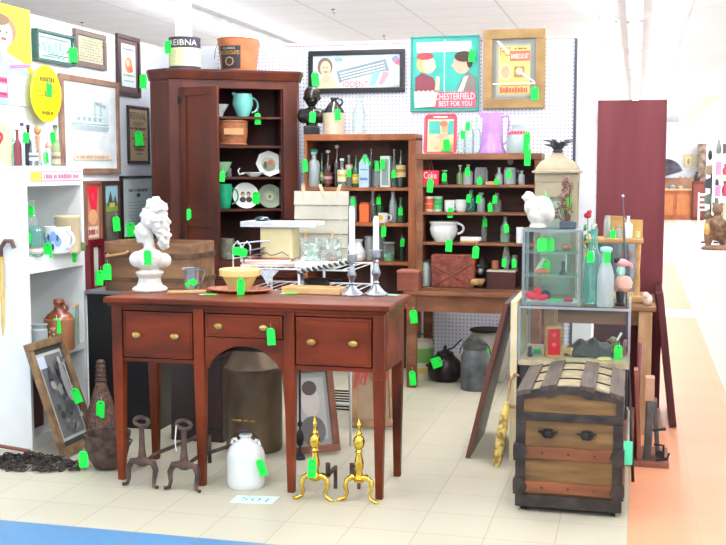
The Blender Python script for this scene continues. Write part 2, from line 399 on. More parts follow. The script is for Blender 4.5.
def A(b, x0, x1, z0, z1):               # normalised artwork helper
    W, H = x1-x0, z1-z0
    class Q: pass
    q = Q(); q.n = 0
    def y(): q.n += 1; return b.y-.0006*q.n
    q.rect = lambda a, c, d, e, m: b.m(m).rect(x0+a*W, z0+c*H, x0+d*W, z0+e*H, y())
    q.poly = lambda pts, m: b.m(m).poly([(x0+u*W, z0+v*H) for u, v in pts], y())
    q.oval = lambda u, v, ru, rv, m, rot=0: b.m(m).oval(x0+u*W, z0+v*H, ru*W, rv*H, y(), rot)
    q.scrib = lambda a, c, d, e, m: b.m(m).scrib(x0+a*W, z0+c*H, x0+d*W, z0+e*H, y())
    q.text = lambda s, a, c, d, e, m, rot=0: b.m(m).text(s, x0+a*W, z0+c*H, x0+d*W, z0+e*H, y(), rot)
    return q
# girl poster
def art_girl(b, x0, x1, z0, z1, y):
    q = A(b, x0, x1, z0, z1)
    q.rect(0, 0, 1, 1, P('#fff23a'))
    q.poly([(.0,.0), (1,0), (1,.3), (.8,.45), (.55,.5), (.3,.52), (0,.45)], P('#a9ecf4'))
    q.rect(.5, .0, .98, .32, P('#f2fbfa')); q.oval(.42, .74, .26, .15, P('#a88a66')); q.oval(.4, .7, .19, .14, P('#fbe0cd')); q.oval(.33, .84, .2, .06, P('#8a6c50'))
    q.rect(.33, .52, .47, .6, P('#fbe0cd')); q.oval(.34, .72, .02, .012, P('#5a4a3a')); q.oval(.47, .72, .02, .012, P('#5a4a3a')); q.oval(.4, .65, .06, .015, P('#d8546a'))
    q.poly([(.28,.55), (.55,.5), (.42,.42)], P('#f4fafa'))
    q.rect(.0, .06, .45, .27, P('#f06fa0')); q.rect(.0, .12, .42, .2, P('#fbe6f0')); q.poly([(.5,.36), (.95,.4), (.95,.44), (.5,.4)], P('#ef7ab4'))
    q.rect(.02, .22, .43, .25, P('#d0205a')); q.rect(.02, .085, .43, .11, P('#d0205a'))
t, w, h = picture('poster', 'large yellow poster of a smiling girl in a pale blue shirt, at the left edge', 'poster', 'L', (-20, -2, 31, 107), None, 0, art_girl, depth=.012)
# SYRUP-like sign
def art_syr(b, x0, x1, z0, z1, y):
    q = A(b, x0, x1, z0, z1); q.rect(0, 0, 1, 1, P('#dff3f0')); g = P('#5b8683')
    q.rect(.04, .06, .96, .075, g); q.rect(.08, .8, .92, .9, P('#a9cfca')); q.scrib(.12, .82, .88, .88, g); q.oval(.5, .5, .44, .25, P('#8fbcb6')); q.text('SYRUP', .08, .32, .92, .72, P('#f6fffd'))
    q.rect(.3, .2, .9, .235, P('#2c4f4e')); q.scrib(.14, .1, .8, .17, g)
t, w, h = picture('framed_sign', 'small pale green syrup sign in a thin dark green frame beside the girl poster', 'sign', 'L', (31, 28, 70, 67), mat('dark_green_frame', '#3c6663', .4), .02, art_syr, depth=.05)
tag(t, (w/2-.06, -.06, h*.75), .06, .11, PI/2-.9)
def art_samp(b, x0, x1, z0, z1, y):
    q = A(b, x0, x1, z0, z1); q.rect(0, 0, 1, 1, P('#cfc9ae'))
    for i in range(9):
        for j in range(10):
            if random.random() < .85: q.oval(.09+.09*j+random.uniform(-.01,.01), .1+.1*i, .03, .022, P(random.choice(['#8f8f74', '#a39a80', '#7b8471'])))
t, w, h = picture('framed_sampler', 'framed grey-green embroidered sampler with a worn wooden frame, second from the girl poster', 'picture', 'L', (72, 28, 104, 71), mat('sampler_frame', '#7c6a62', .6), .04, art_samp)
def art_tall(b, x0, x1, z0, z1, y):
    q = A(b, x0, x1, z0, z1); q.rect(0, 0, 1, 1, P('#6c5157')); q.rect(.13, .1, .87, .92, P('#e9f7f8'))
    q.oval(.5, .52, .2, .15, P('#f39a6a')); q.oval(.45, .56, .09, .07, P('#f8c9a8')); q.oval(.6, .44, .12, .06, P('#e8774a'))
    q.scrib(.2, .8, .8, .84, P('#7a6f88')); q.rect(.25, .2, .75, .22, P('#9bb7bf')); q.scrib(.2, .3, .8, .34, P('#a08a80'))
t, w, h = picture('framed_print', 'tall narrow framed print of an orange fruit, highest beside the cupboard', 'picture', 'L', (115, 33, 139, 98), mat('dark_red_frame', '#4a2c30', .4, col2='#3a2024'), .035, art_tall, depth=.025)
tag(t, (w/2-.03, -.06, h*.46), .06, .12, PI/2-.9)
def art_ship(b, x0, x1, z0, z1, y):
    q = A(b, x0, x1, z0, z1); q.rect(0, 0, 1, 1, P('#eff8fa')); q.rect(.03, .03, .97, .97, P('#f3fbfc'))
    g = P('#a9bec6')
    q.rect(.12, .5, .85, .8, P('#e0f2f5')); q.poly([(.12,.52), (.86,.5), (.82,.44), (.2,.44)], P('#b9cdd2')); q.rect(.14, .52, .84, .527, P('#66787e'))
    for i in range(5): q.rect(.24+.1*i, .56, .3+.1*i, .6, g)
    q.rect(.25, .6, .78, .605, g); q.rect(.3, .64, .75, .645, g)
    q.rect(.56, .6, .575, .8, g); q.rect(.66, .62, .7, .8, P('#c2d2d6')); q.poly([(.575,.8), (.78,.76), (.78,.72), (.575,.76)], g)
    for i in range(6): q.rect(.15+.03*i, .42-.03*i, .85-.04*i, .423-.03*i, P('#bfdbe2'))
    q.rect(.14, .1, .86, .17, P('#f5e3cf')); q.scrib(.18, .115, .82, .155, P('#c9a184'))
t, w, h = picture('framed_steamboat_print', 'largest framed print, pale drawing of a steamboat in a brown wooden frame', 'picture', 'L', (57, 73, 118, 174), mat('ship_frame', '#a3816d', .5, col2='#84604e'), .045, art_ship)
def art_rev(b, x0, x1, z0, z1, y):
    q = A(b, x0, x1, z0, z1); q.rect(0, 0, 1, 1, P('#d9bf98')); k = P('#3b2c22')
    q.text('REVIVAL', .08, .8, .92, .94, k); q.text('SOCIETY', .2, .68, .8, .75, k); q.scrib(.08, .6, .92, .65, k)
    for i, (a, c) in enumerate(((.2,.8), (.12,.88), (.3,.7), (.15,.85), (.25,.75), (.35,.65))): q.rect(a, .5-.075*i, c, .52-.075*i, P('#7a6147'))
t, w, h = picture('framed_broadside', 'narrow tan REVIVAL broadside in a dark frame beside the cupboard', 'sign', 'L', (126, 105, 148.5, 164), mat('rev_frame', '#3b2526', .4), .026, art_rev, depth=.02)
tag(t, (-w/2+.09, -.06, h*.62), .07, .12, PI/2-.9)
def art_cert(b, x0, x1, z0, z1, y):
    q = A(b, x0, x1, z0, z1); q.rect(0, 0, 1, 1, P('#dcebeb')); g = P('#6a7a7c')
    q.scrib(.2, .76, .8, .82, g); q.oval(.5, .7, .06, .035, P('#43504f'))
    for i in range(8): q.rect(.15+.02*(i % 3), .58-.055*i, .85-.03*(i % 2), .588-.055*i, P('#9fb2b4'))
t, w, h = picture('framed_certificate', 'pale blue certificate in a thin black frame behind the white bust', 'picture', 'L', (119, 176, 154, 235), black, .018, art_cert)
tag(t, (-w/2+.1, -.04, h*.32), .07, .12, PI/2-.9)
def art_red(b, x0, x1, z0, z1, y):
    q = A(b, x0, x1, z0, z1); q.rect(0, 0, 1, 1, P('#c98f74')); q.poly([(.05,.98), (.95,.98), (.8,.55), (.4,.5)], P('#e8213f')); q.oval(.5, .42, .35, .14, P('#f0b684')); q.rect(.1, .05, .9, .25, P('#eadcc8')); q.scrib(.15, .1, .85, .2, P('#b02438')); q.oval(.5, .78, .1, .08, P('#ff4a62'))
picture('framed_advertisement', 'narrow brown framed advertisement with a bright red banner beside the white shelf', 'sign', 'L', (82, 181, 100, 243), mat('red_ad_frame', '#8a5c48', .5), .03, art_red)
def art_land(b, x0, x1, z0, z1, y):
    q = A(b, x0, x1, z0, z1); q.rect(0, 0, 1, 1, P('#6d6660')); q.rect(.0, .55, 1, 1, P('#a8d8e8')); q.rect(0, .52, 1, .68, P('#8fb052')); q.poly([(.2,.62), (.45,.9), (.7,.62)], P('#41604a')); q.poly([(.55,.62), (.8,.82), (1,.62)], P('#4e6c4a')); q.rect(.35, .6, .75, .68, P('#e4d27a')); q.rect(0, .25, 1, .5, P('#80766e'))
t, w, h = picture('framed_landscape', 'small landscape with trees in a dark brown frame left of the certificate', 'picture', 'L', (100, 181, 119, 243), mat('land_frame', '#4b2a22', .45), .035, art_land)
tag(t, (0, -.05, h*.5), .06, .12, PI/2-.9)
t, w, h = picture('framed_photo', 'small picture in a glossy dark red frame low on the wall beside the white shelf', 'picture', 'L', (84, 240, 100, 292), mat('glossy_red_frame', '#6e1520', .25), .06, lambda b, x0, x1, z0, z1, y: A(b, x0, x1, z0, z1).rect(0, 0, 1, 1, P('#c7d8cc')), depth=.05)
tag(t, (.02, -.06, h*.5), .06, .12, PI/2-.9)
# yellow oval disc sign standing in front of the steamboat print
p = PX(32, 71, XL+.09); q_ = PX(63, 121, XL+.09); cy = (p.y+q_.y)/2; rz_ = (2.30-1.935)/2
b = MB(P('#fff01c', .3)); n = 36; rr = (q_.y-p.y)/2
b.lathe([(rr,0), (rr,.012), (rr-.01,.016)], (0,0,0), 40, rot=(PI/2,0,0))
b.y = -.017; b.m(P('#8a7a20')); b.rect(-rr*.7, -.02, rr*.75, -.014, -.018); b.rect(-rr*.7, .012, rr*.75, .018, -.018); b.rect(-rr*.2, -.014, rr*.2, .012, -.019)
b.scrib(-rr*.5, rr*.4, rr*.5, rr*.62, -.018); b.scrib(-rr*.4, -rr*.75, rr*.4, -rr*.6, -.018)
o = single(b, 'round_sign', 'bright yellow round metal sign hanging beside the girl poster', 'sign', (XL+.07, cy, (p.z+q_.z)/2+.02), PI/2)
tag(o, (0, -.03, .1), .05, .1, PI/2-.9)

# ---- back wall
def art_iod(b, x0, x1, z0, z1, y):
    q = A(b, x0, x1, z0, z1); q.rect(0, 0, 1, 1, P('#e2f1f3')); q.rect(0, .75, 1, 1, P('#cdeef0'))
    q.poly([(.03,0), (.3,0), (.27,.25), (.2,.38), (.1,.35)], P('#cfd0a8')); q.oval(.14, .66, .09, .28, P('#77675c')); q.oval(.145, .6, .062, .24, P('#eec3a5')); q.oval(.15, .28, .05, .12, P('#e8b898'))
    q.oval(.125, .64, .008, .02, P('#4a3a34')); q.oval(.165, .64, .008, .02, P('#4a3a34')); q.oval(.148, .5, .025, .02, P('#c9545a'))
    q.poly([(.27,.52), (.84,.86), (.88,.5), (.31,.16)], P('#7e939c'))
    for i in range(4):
        q.poly([(.31+.008*i,.46-.085*i), (.82+.008*i,.765-.085*i), (.82+.008*i,.73-.085*i), (.31+.008*i,.42-.085*i)], P('#dfe9ec'))
    q.scrib(.26, .8, .36, .95, P('#7fa9ae')); q.text('IODENT', .35, .03, .64, .2, P('#e8606a'))
    q.poly([(.65,.05), (.7,.45), (.78,.5), (.72,.08)], P('#8fc2e6')); q.poly([(.76,.1), (.82,.5), (.88,.42), (.8,.06)], P('#f0a0ac')); q.oval(.95, .84, .04, .1, P('#8488c8')); q.oval(.97, .76, .03, .08, P('#ee6a7a')); q.rect(.86, .05, .99, .25, P('#d6ebc2'))
t, w, h = picture('framed_sign', 'long black framed IODENT toothpaste sign with a smiling woman', 'sign', 'B', (309, 51.5, 405, 92), black, .04, art_iod)
tag(t, (-w/2+.06, -.04, .2), .06, .11)
def art_ches(b, x0, x1, z0, z1, y):
    q = A(b, x0, x1, z0, z1); q.rect(0, 0, 1, 1, P('#3cb5a6')); q.rect(.07, .8, .9, .94, P('#f3f8f6'))
    q.text('SMOKE WHEREVER', .28, .88, .72, .92, P('#e0637a')); q.text('MOST POPULAR & MOST COLLEGES', .1, .82, .87, .865, P('#e0637a'))
    q.rect(.49, .25, .505, .97, P('#dff5f0'))
    q.poly([(.05,.25), (.4,.25), (.33,.45), (.15,.52), (.05,.45)], P('#8a4450')); q.oval(.2, .64, .13, .12, P('#e8b070')); q.oval(.26, .62, .1, .115, P('#f5c9ad')); q.poly([(.34,.62), (.38,.6), (.34,.57)], P('#f5c9ad')); q.oval(.2, .745, .13, .05, P('#b0454e')); q.poly([(.35,.27), (.42,.27), (.43,.45), (.38,.47)], P('#f5c9ad'))
    q.poly([(.68,.25), (.97,.25), (.97,.45), (.85,.52), (.75,.4)], P('#8a7d78')); q.poly([(.7,.25), (.78,.25), (.86,.47), (.8,.45)], P('#eef2f0')); q.oval(.76, .63, .13, .14, P('#e2b196')); q.poly([(.64,.64), (.6,.6), (.66,.57)], P('#e2b196')); q.oval(.79, .73, .14, .075, P('#4b3229')); q.oval(.88, .66, .045, .09, P('#4b3229'))
    q.rect(.34, .03, .98, .25, P('#ef5f74')); q.text('CHESTERFIELD', .36, .14, .96, .23, P('#fff6f4')); q.text('BEST FOR YOU', .42, .05, .92, .12, P('#fff6f4'))
    q.poly([(.05,.03), (.36,.05), (.4,.25), (.04,.26)], P('#efe6c8'))
    for i in range(4): q.rect(.09+.07*i, .06, .13+.07*i, .27, P('#fbf8e8'))
t, w, h = picture('poster', 'turquoise CHESTERFIELD poster with a woman and a man face to face', 'poster', 'B', (411, 37, 479, 111), mat('teal_frame', '#4f9d93', .5), .012, art_ches, depth=.02)
tag(t, (w/2-.05, -.03, h*.85), .05, .1)
def art_gold(b, x0, x1, z0, z1, y):
    q = A(b, x0, x1, z0, z1); q.rect(0, 0, 1, 1, P('#8f9088')); q.rect(.08, .04, .88, .92, P('#a2a79f')); q.rect(.14, .08, .86, .88, P('#f7cf74'))
    q.text('FREE', .17, .72, .42, .86, P('#e2504a')); q.rect(.4, .63, .86, .8, P('#ee6f5e')); q.text('BARBECUE SET', .43, .67, .83, .75, P('#fff4e6')); q.scrib(.5, .82, .82, .855, P('#7a5a3a'))
    q.oval(.3, .45, .15, .15, P('#ead3a0')); q.oval(.3, .45, .1, .1, P('#c9a87e')); q.rect(.5, .36, .74, .54, P('#a8805c')); q.oval(.62, .46, .08, .06, P('#e9c79a')); q.scrib(.18, .1, .82, .2, P('#ef6a5a')); q.rect(.18, .22, .82, .235, P('#d88a50'))
    wm = P('#f8fbfa'); q.poly([(.08,.97), (.15,.97), (.4,.78), (.36,.75)], wm); q.poly([(.58,.5), (.98,.29), (1,.25), (.6,.44)], wm); q.rect(.0, .24, 1, .265, wm)
t, w, h = picture('framed_poster', 'yellow and red FREE poster taped behind glass in a wide gold-brown frame', 'poster', 'B', (484, 30.5, 545, 108), mat('gold_frame', '#a98857', .45, col2='#8f7043'), .075, art_gold, depth=.04)
tag(t, (w/2-.08, -.06, h*.3), .06, .1)
# ------------------------------------------------------------------ generic vessels
PROF = {
 'soda': [(.62,0), (.96,.02), (1,.06), (1,.3), (.86,.4), (1,.5), (.9,.6), (.5,.76), (.36,.84), (.34,.95), (.42,.96), (.42,1)],
 'beer': [(.8,0), (1,.02), (1,.5), (.92,.58), (.5,.68), (.4,.74), (.36,.94), (.44,.95), (.44,1)],
 'wine': [(.85,0), (1,.015), (1,.55), (.9,.63), (.42,.72), (.34,.8), (.32,.95), (.4,.96), (.4,1)],
 'apoth': [(.9,0), (1,.03), (1,.62), (.85,.72), (.4,.78), (.36,.92), (.6,.93), (.6,1)],
 'milk': [(.88,0), (1,.03), (1,.55), (.8,.68), (.5,.8), (.5,.95), (.6,.96), (.6,1)],
 'jar': [(.9,0), (1,.03), (1,.85), (.85,.9), (.85,1)],
 'cyl': [(.97,0), (1,.02), (1,.98), (.98,1)],
 'chim': [(.55,0), (.55,.12), (.95,.3), (1,.38), (.8,.55), (.55,.75), (.5,1)],
}
def bottle(name, label, px, Y, z, wp, hp, st='beer', g=None, cap=None, lab=None, tg=0, cat='bottle', group=None, sy=1, dark=None, at=None, liquid=None, capc='#d8d8d8'):
    """px centre column, wp/hp width and height as seen in pixels at that depth"""
    if at: x, Y, z = at; u = 1
    else: x = XA(px, Y, z); u = MP(x, Y, z)
    r, h = wp*u/2, hp*u
    t = thing(name, label, cat, (x, Y, z+.001), random.uniform(-.3, .3) if sy == 1 else 0, group)
    H = h*(.96 if cap else 1)
    b = MB(g or clear); b.lathe([(a*r, c*H) for a, c in PROF[st]], seg=16, sy=sy); part(b, 'body', t)
    if liquid:
        b = MB(P(liquid)); b.lathe([(r*.86, .01*h), (r*.86, .42*h)], seg=14, sy=sy); part(b, 'contents', t)
    if cap:
        top = PROF[st][-1][0]*r; b = MB(P(cap, .35)); b.lathe([(top*1.2, H*.985), (top*1.25, h*1.0), (top*.7, h*1.02)], seg=12); part(b, 'cap', t)
    if lab:
        z0, z1, c1, c2 = lab; b = MB(P(c1)); R = r*1.03
        b.lathe([(R, z0*h), (R, z1*h)], seg=20, sy=sy, cap=False); b.m(P(c2)); zc = (z0+z1)/2
        b.lathe([(R*1.012, (zc-.03)*h), (R*1.012, (zc+.05)*h)], seg=20, sy=sy, cap=False); part(b, 'label', t, flat=True)
    if tg: tag(t, (random.uniform(-.2, .3)*r, -r*sy-.012, h*(tg if tg < 1.5 else .8)), min(.034, .036), .062)
    return t
def cup(b, r, h, th=.004, bow=0, seg=24, c=(0,0,0), r2=None):
    r2 = r if r2 is None else r2
    b.lathe([(r2*.9, 0), (r2, .006), (r+bow, h*.55), (r, h), (r-th, h), (r+bow-th, h*.55), (r2-th, .01), (0, .008)], c, seg, cap=False)
    b.lathe([(0,0), (r2*.9, 0)], c, seg, cap=False)
def loop(c, w, h, n=12, a0=-PI/2, a1=PI/2, rz=0):
    return [(c[0]+w*math.cos(a0+(a1-a0)*i/n)*math.cos(rz), c[1]+w*math.cos(a0+(a1-a0)*i/n)*math.sin(rz), c[2]+h*math.sin(a0+(a1-a0)*i/n)) for i in range(n+1)]

# ------------------------------------------------------------------ mahogany sideboard
SX0, SX1, SY0, SY1, SH = -2.60, -1.155, 4.99, 5.46, .963
sb = thing('sideboard', 'dark red mahogany sideboard on tapered legs, three drawers and an arched centre', 'sideboard', ((SX0+SX1)/2, (SY0+SY1)/2, 0))
hw, hd = (SX1-SX0)/2, (SY1-SY0)/2
def sp(mb, n, **k): return part(mb, n, sb, **k)
b = MB(mahog_h); b.bb(-hw-.03, hw+.025, -hd-.025, hd+.02, SH-.03, SH); sp(b, 'top', bevel=.006)
b = MB(mahog_h); b.bb(-hw-.012, hw+.01, -hd-.008, hd+.005, SH-.045, SH-.031); sp(b, 'moulding', bevel=.003)
L1, L2 = -2.118-(SX0+SX1)/2, -1.64-(SX0+SX1)/2    # middle leg centres
zb = .63; zt = SH-.046
legx = (-hw+.032, L1, L2, hw-.032)
for i, x in enumerate(legx):
    b = MB(mahog)
    b.box((x, -hd+.03, (zb-.03)/2), (.056, .056, zb-.03), taper=.62); b.bb(x-.028, x+.028, -hd+.002, -hd+.058, zb-.031, zt)
    sp(b, 'leg', bevel=.003)
for x in (-hw+.032, hw-.032):
    b = MB(mahog); b.box((x, hd-.03, (zb-.03)/2), (.056, .056, zb-.03), taper=.62); b.bb(x-.028, x+.028, hd-.058, hd-.002, zb-.031, zt); sp(b, 'leg', bevel=.003)
def apron(x0, x1, arch, draw):          # carcass front between legs with real opening for the drawer
    b = MB(mahog_h); y0, y1 = -hd+.012, -hd+.03
    dz0, dz1 = draw
    if arch:
        n = 14; xa, xb = x0+.0, x1-.0; za = zb-.02; top = [(x0, dz0-.002), (x1, dz0-.002)]
        pts = [(x1, za)]
        for i in range(n+1):
            u = i/n; x = xb-.015-(xb-xa-.03)*u; pts.append((x, za+.125*math.sin(PI*u)**.62))
        pts.append((x0, za))
        b.prism([(x0, dz0-.002), (x1, dz0-.002)][::-1]+[] if False else [(x0, dz0-.002)]+pts[::-1]+[(x1, dz0-.002)], y0, y1)
    else: b.bb(x0, x1, y0, y1, zb, dz0-.002)
    c = MB(mahog_h); c.bb(x0, x1, y0, y1, dz1+.002, zt)
    return b, c
dr = [(legx[0]+.03, legx[1]-.03, False, (zb+.022, zt-.022)), (legx[1]+.03, legx[2]-.03, True, (.775, zt-.022)), (legx[2]+.03, legx[3]-.03, False, (zb+.022, zt-.022))]
for i, (x0, x1, arch, dz) in enumerate(dr):
    [sp(q_, 'apron_rail') for q_ in apron(x0, x1, arch, dz)]
    b = MB(mahog_h); b.bb(x0+.006, x1-.006, -hd+.006, -hd+.026, dz[0]+.004, dz[1]-.004)
    b.m(mahog)
    for a in ((x0+.016, x1-.016, dz[0]+.014, dz[0]+.017), (x0+.016, x1-.016, dz[1]-.017, dz[1]-.014), (x0+.016, x0+.019, dz[0]+.014, dz[1]-.014), (x1-.019, x1-.016, dz[0]+.014, dz[1]-.014)):
        b.bb(a[0], a[1], -hd+.002, -hd+.0065, a[2], a[3])
    d = sp(b, 'drawer', bevel=.002)
    kx = [(x0+x1)/2-.105, (x0+x1)/2+.105] if i != 1 else [(x0+x1)/2-.122, (x0+x1)/2+.115]
    kz = (dz[0]+dz[1])/2+.0
    for k_ in kx:
        b = MB(brass_o); b.lathe([(.008,0), (.008,.018), (.021,.02), (.024,.025), (.02,.033), (.006,.036)], (k_, -hd+.006, kz), 18, 1, .68 if False else 1, rot=(PI/2,0,0))
        for v in b.bm.verts: v.co.z = kz+(v.co.z-kz)*.66
        part(b, 'knob', d)
# carcass: sides, bottom, back, inner partitions
b = MB(mahog_h)
for s in (-1, 1): b.bb(min(s*hw, s*(hw-.02))+(0 if s < 0 else -.004), max(s*hw, s*(hw-.02))+(.004 if s < 0 else 0)-.002, -hd+.058, hd-.058, zb, zt)
b.m(darkw); b.bb(legx[0]+.03, legx[1]+.02, -hd+.03, hd-.03, zb, zb+.012); b.bb(legx[2]-.02, legx[3]-.03, -hd+.03, hd-.03, zb, zb+.012); b.bb(legx[0]+.03, legx[3]-.03, hd-.03, hd-.012, zb, zt)
b.bb(legx[1]-.03, legx[2]+.03, -hd+.03, hd-.03, .77, .782)
b.bb(legx[1]-.012, legx[1]+.012, -hd+.058, hd-.03, zb, zt); b.bb(legx[2]-.012, legx[2]+.012, -hd+.058, hd-.03, zb, zt)
sp(b, 'carcass')
tag(sb, (.075+.08, -hd-.04, .86), .042, .085, 0)
tag(sb, (hw+.045, hd-.02, SH-.06), .04, .07, .2)

# ------------------------------------------------------------------ corner cupboard
CX, CY, CA = -3.16, 8.1, math.radians(30.8)
cb = thing('corner_cupboard', 'tall dark cherry corner cupboard with one door swung open on shelves of dishes', 'cupboard', (CX, CY, 0), CA)
cdv = Vector((math.cos(CA), math.sin(CA), 0)); cnv = Vector((-math.sin(CA), math.cos(CA), 0))
outer = [(-.46,0), (.565,0), (.61,.11), (.46,.35), (-.1,.6), (-.575,.3), (-.575,.17)]
CT = 2.30
def slab(b, poly, z0, z1):
    lo = [b.v((x, y, z0)) for x, y in poly]; hi = [b.v((x, y, z1)) for x, y in poly]; n = len(poly)
    b.face(lo[::-1]); b.face(hi)
    for i in range(n): j = (i+1) % n; b.face([lo[i], lo[j], hi[j], hi[i]])
    return b
def wallseg(b, p, q, z0, z1, th=.018):
    p, q = Vector((*p, 0)), Vector((*q, 0)); d = (q-p).normalized(); nn = Vector((-d.y, d.x, 0))*th
    pts = [p, q, q+nn, p+nn]; slab(b, [(v.x, v.y) for v in pts], z0, z1)
b = MB(cherry)
wallseg(b, (-.6,.3), (-.6,.17), .05, CT, -.018) if False else None
wallseg(b, (-.575,.17), (-.46,0), .05, CT); wallseg(b, (.565,0), (.61,.11), .05, CT)
b.bb(-.46, -.365, 0, .03, .05, CT); b.bb(.45, .565, 0, .03, .05, CT); b.bb(-.365, .45, 0, .03, CT-.045, CT); b.bb(-.365, .45, 0, .03, .05, .1); b.bb(-.365, .45, 0, .03, .74, .8)
part(b, 'face_frame', cb, bevel=.003)
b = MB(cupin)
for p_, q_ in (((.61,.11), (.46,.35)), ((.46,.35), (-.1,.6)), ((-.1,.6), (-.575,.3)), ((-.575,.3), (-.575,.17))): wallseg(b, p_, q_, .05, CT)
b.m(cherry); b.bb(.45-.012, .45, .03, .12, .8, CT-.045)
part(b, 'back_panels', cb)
b = MB(cherry)
def grow(poly, k): return [(x*(1+k)+.0, y-(k*.55 if y < .15 else -k*.0)) for x, y in poly]
slab(b, grow(outer, .0), CT, CT+.02)
g1 = grow(outer, .02); g2 = grow(outer, .05)
n = len(outer); lo = [b.v((x, y, CT+.02)) for x, y in g1]; hi = [b.v((x, y, CT+.085)) for x, y in g2]
for i in range(n): j = (i+1) % n; b.face([lo[i], lo[j], hi[j], hi[i]])
b.face(hi); b.face(lo[::-1]); slab(b, g2, CT+.085, CT+.1)
part(b, 'cornice', cb, bevel=.003)
b = MB(cherry); slab(b, grow(outer, .02), 0, .05); slab(b, grow(outer, .03), .735, .765); part(b, 'plinth', cb, bevel=.003, label=None)
inner = [(-.43,.035), (.54,.035), (.585,.11), (.45,.33), (-.1,.575), (-.55,.29), (-.55,.19)]
cz = []
for py in (116.5, 145.5, 177, 209):
    z = PY(250, py, 8.2).z; cz.append(z); b = MB(cherry); slab(b, inner, z-.018, z); part(b, 'shelf', cb)
b = MB(cherry); slab(b, inner, .768, .786); part(b, 'shelf', cb); cz.append(.786)
def door_leaf(b, w, z0, z1, panels, th=.022, st=.065):
    b.bb(0, st, -th, 0, z0, z1); b.bb(w-st, w, -th, 0, z0, z1)
    zs = [z0]+panels+[z1]
    for i, z in enumerate(zs):
        b.bb(st, w-st, -th, 0, z if i == 0 else (z-st if i == len(zs)-1 else z-st/2), z+st if i == 0 else (z if i == len(zs)-1 else z+st/2))
    b.bb(st, w-st, -th*.55, -.004, z0, z1)
b = MB(cherry); door_leaf(b, .408, .8, CT-.05, [1.2])
d = part(b, 'door', cb, bevel=.003, loc=(-.365, -.002, 0)); d.rotation_euler = (0, 0, -math.radians(53))
b = MB(blackiron); b.lathe([(.005,-.02), (.005,.02)], (.0, -.026, 2.15), 8); b.bb(-.012, .03, -.026, -.0225, 2.12, 2.18); b.lathe([(.005,-.02), (.005,.02)], (.0, -.026, 1.1), 8); b.bb(-.012, .03, -.026, -.0225, 1.07, 1.13); part(b, 'hinge', d)
for x0 in (-.36, .045):
    b = MB(cherry); door_leaf(b, .4, .11, .725, []); part(b, 'door', cb, bevel=.003, loc=(x0, 0, 0))
tag(cb, (-.365+.245+.02, -.36, 1.62), .04, .08); 
tag(cb, (-.33, -.09, 1.33), .035, .09)
def cl(px, dep=.15, z=0):               # a spot inside the cupboard under column px
    k = (px-363)/FPX; base = Vector((CX, CY, 0))+cnv*dep
    # solve along cdv
    dz = z-EYE; A0 = Vector((base.x, base.y, dz)); num = k*A0.dot(CF)-A0.dot(CR); den = cdv.dot(CR)-k*cdv.dot(CF)
    q = base+cdv*(num/den); return (q.x, q.y, z)
def mug(name, label, cat, loc, rz, r, h, m_, hs=.8, bow=0, group=None, tg=False, r2=None, hr=.006, side=1):
    t = thing(name, label, cat, (loc[0], loc[1], loc[2]+.001), rz, group)
    b = MB(m_); cup(b, r, h, bow=bow, r2=r2); part(b, 'body', t)
    b = MB(m_); b.tube(loop((side*(r-.002), 0, h*.52), side*r*.75, h*.32), hr, 7); part(b, 'handle', t)
    if tg: tag(t, (r*.5, -r-.02, h*.6), .04, .075)
    return t
aquac = mat('aqua_pottery', '#7fd6cb', .2, coat=.3); jade = mat('jade_pottery', '#19a878', .2, coat=.3); mint = mat('mint_pottery', '#9fd6a8', .25, coat=.2)
bas = mat('orange_basket', '#b9764c', .7, col2='#8d5434', scale=20, stretch=(1,1,6))
u = .0079
loc = cl(243, .13, cz[0])
t = mug('pitcher', 'glossy aqua pottery pitcher on the top shelf inside the cupboard', 'pitcher', loc, CA+.2, .075, .185, aquac, r2=.05, bow=.01, hr=.008); tag(t, (.09, -.09, .05), .05, .09)
b = MB(aquac); b.tube([(-.06,0,.17), (-.075,0,.182), (-.092,0,.187)], [.02, .016, .008], 8); part(b, 'spout', t)
def plate_fn(name, label, loc, rz, r, m_, art=None, lean=.25, octo=0):
    t = thing(name, label, 'plate', loc, rz)
    b = MB(m_); T = Matrix.Translation((0, .0, r*math.cos(lean))) @ Matrix.Rotation(PI/2-lean, 4, 'X'); b.M = T
    b.lathe([(0,-.012), (r*.55,-.012), (r*.65,-.004), (r,.006), (r,.0), (r*.62,-.014), (0,-.02)][::-1], seg=octo or 36, cap=False); part(b, 'dish', t)
    if art:
        b = MB(); b.M = T @ Matrix.Rotation(-PI/2, 4, 'X') @ Matrix.Translation((0,0,0)); art(b, r); part(b, 'decoration', t, flat=True)
    return t
def deco1(b, r):
    b.m(P('#cfc4ac')).oval(0, 0, r*.56, r*.5, .007-.0) ; b.m(P('#8a9a78')).oval(0, -.02, r*.48, r*.36, .006-.0005); b.m(P('#c97a60')).oval(.02, .01, r*.2, r*.22, .005); b.m(P('#5a5040')).oval(-.03, -.01, r*.12, r*.28, .0045)
def deco2(b, r):
    b.m(P('#eceade')).oval(0, 0, r*.6, r*.6, .007)
    for s in (-1, 1): b.m(P('#33302e')).oval(s*.026, -.032, r*.24, r*.22, .006); b.m(P('#4a3a30')).oval(s*.024, .014, r*.15, r*.19, .0055); b.m(P('#d0ac94')).oval(s*.022, .006, r*.11, r*.14, .005)
t = thing('measuring_basket', 'orange-brown bentwood box on the second shelf of the cupboard', 'box', cl(232, .14, cz[1]+.001), CA); b = MB(bas); cup(b, .13, .2, .008, r2=.115); b.m(mat('basket_label', '#cf9a6c', .6)); b.bb(-.085, .07, -.136, -.12, .085, .135); part(b, 'body', t); b = MB(mat('basket_rim', '#9c5f3c', .6)); b.lathe([(.132,.182), (.136,.19), (.132,.2)], seg=28, cap=False); b.lathe([(.12,.0), (.126,.01), (.12,.02)], seg=28, cap=False); part(b, 'rim', t)
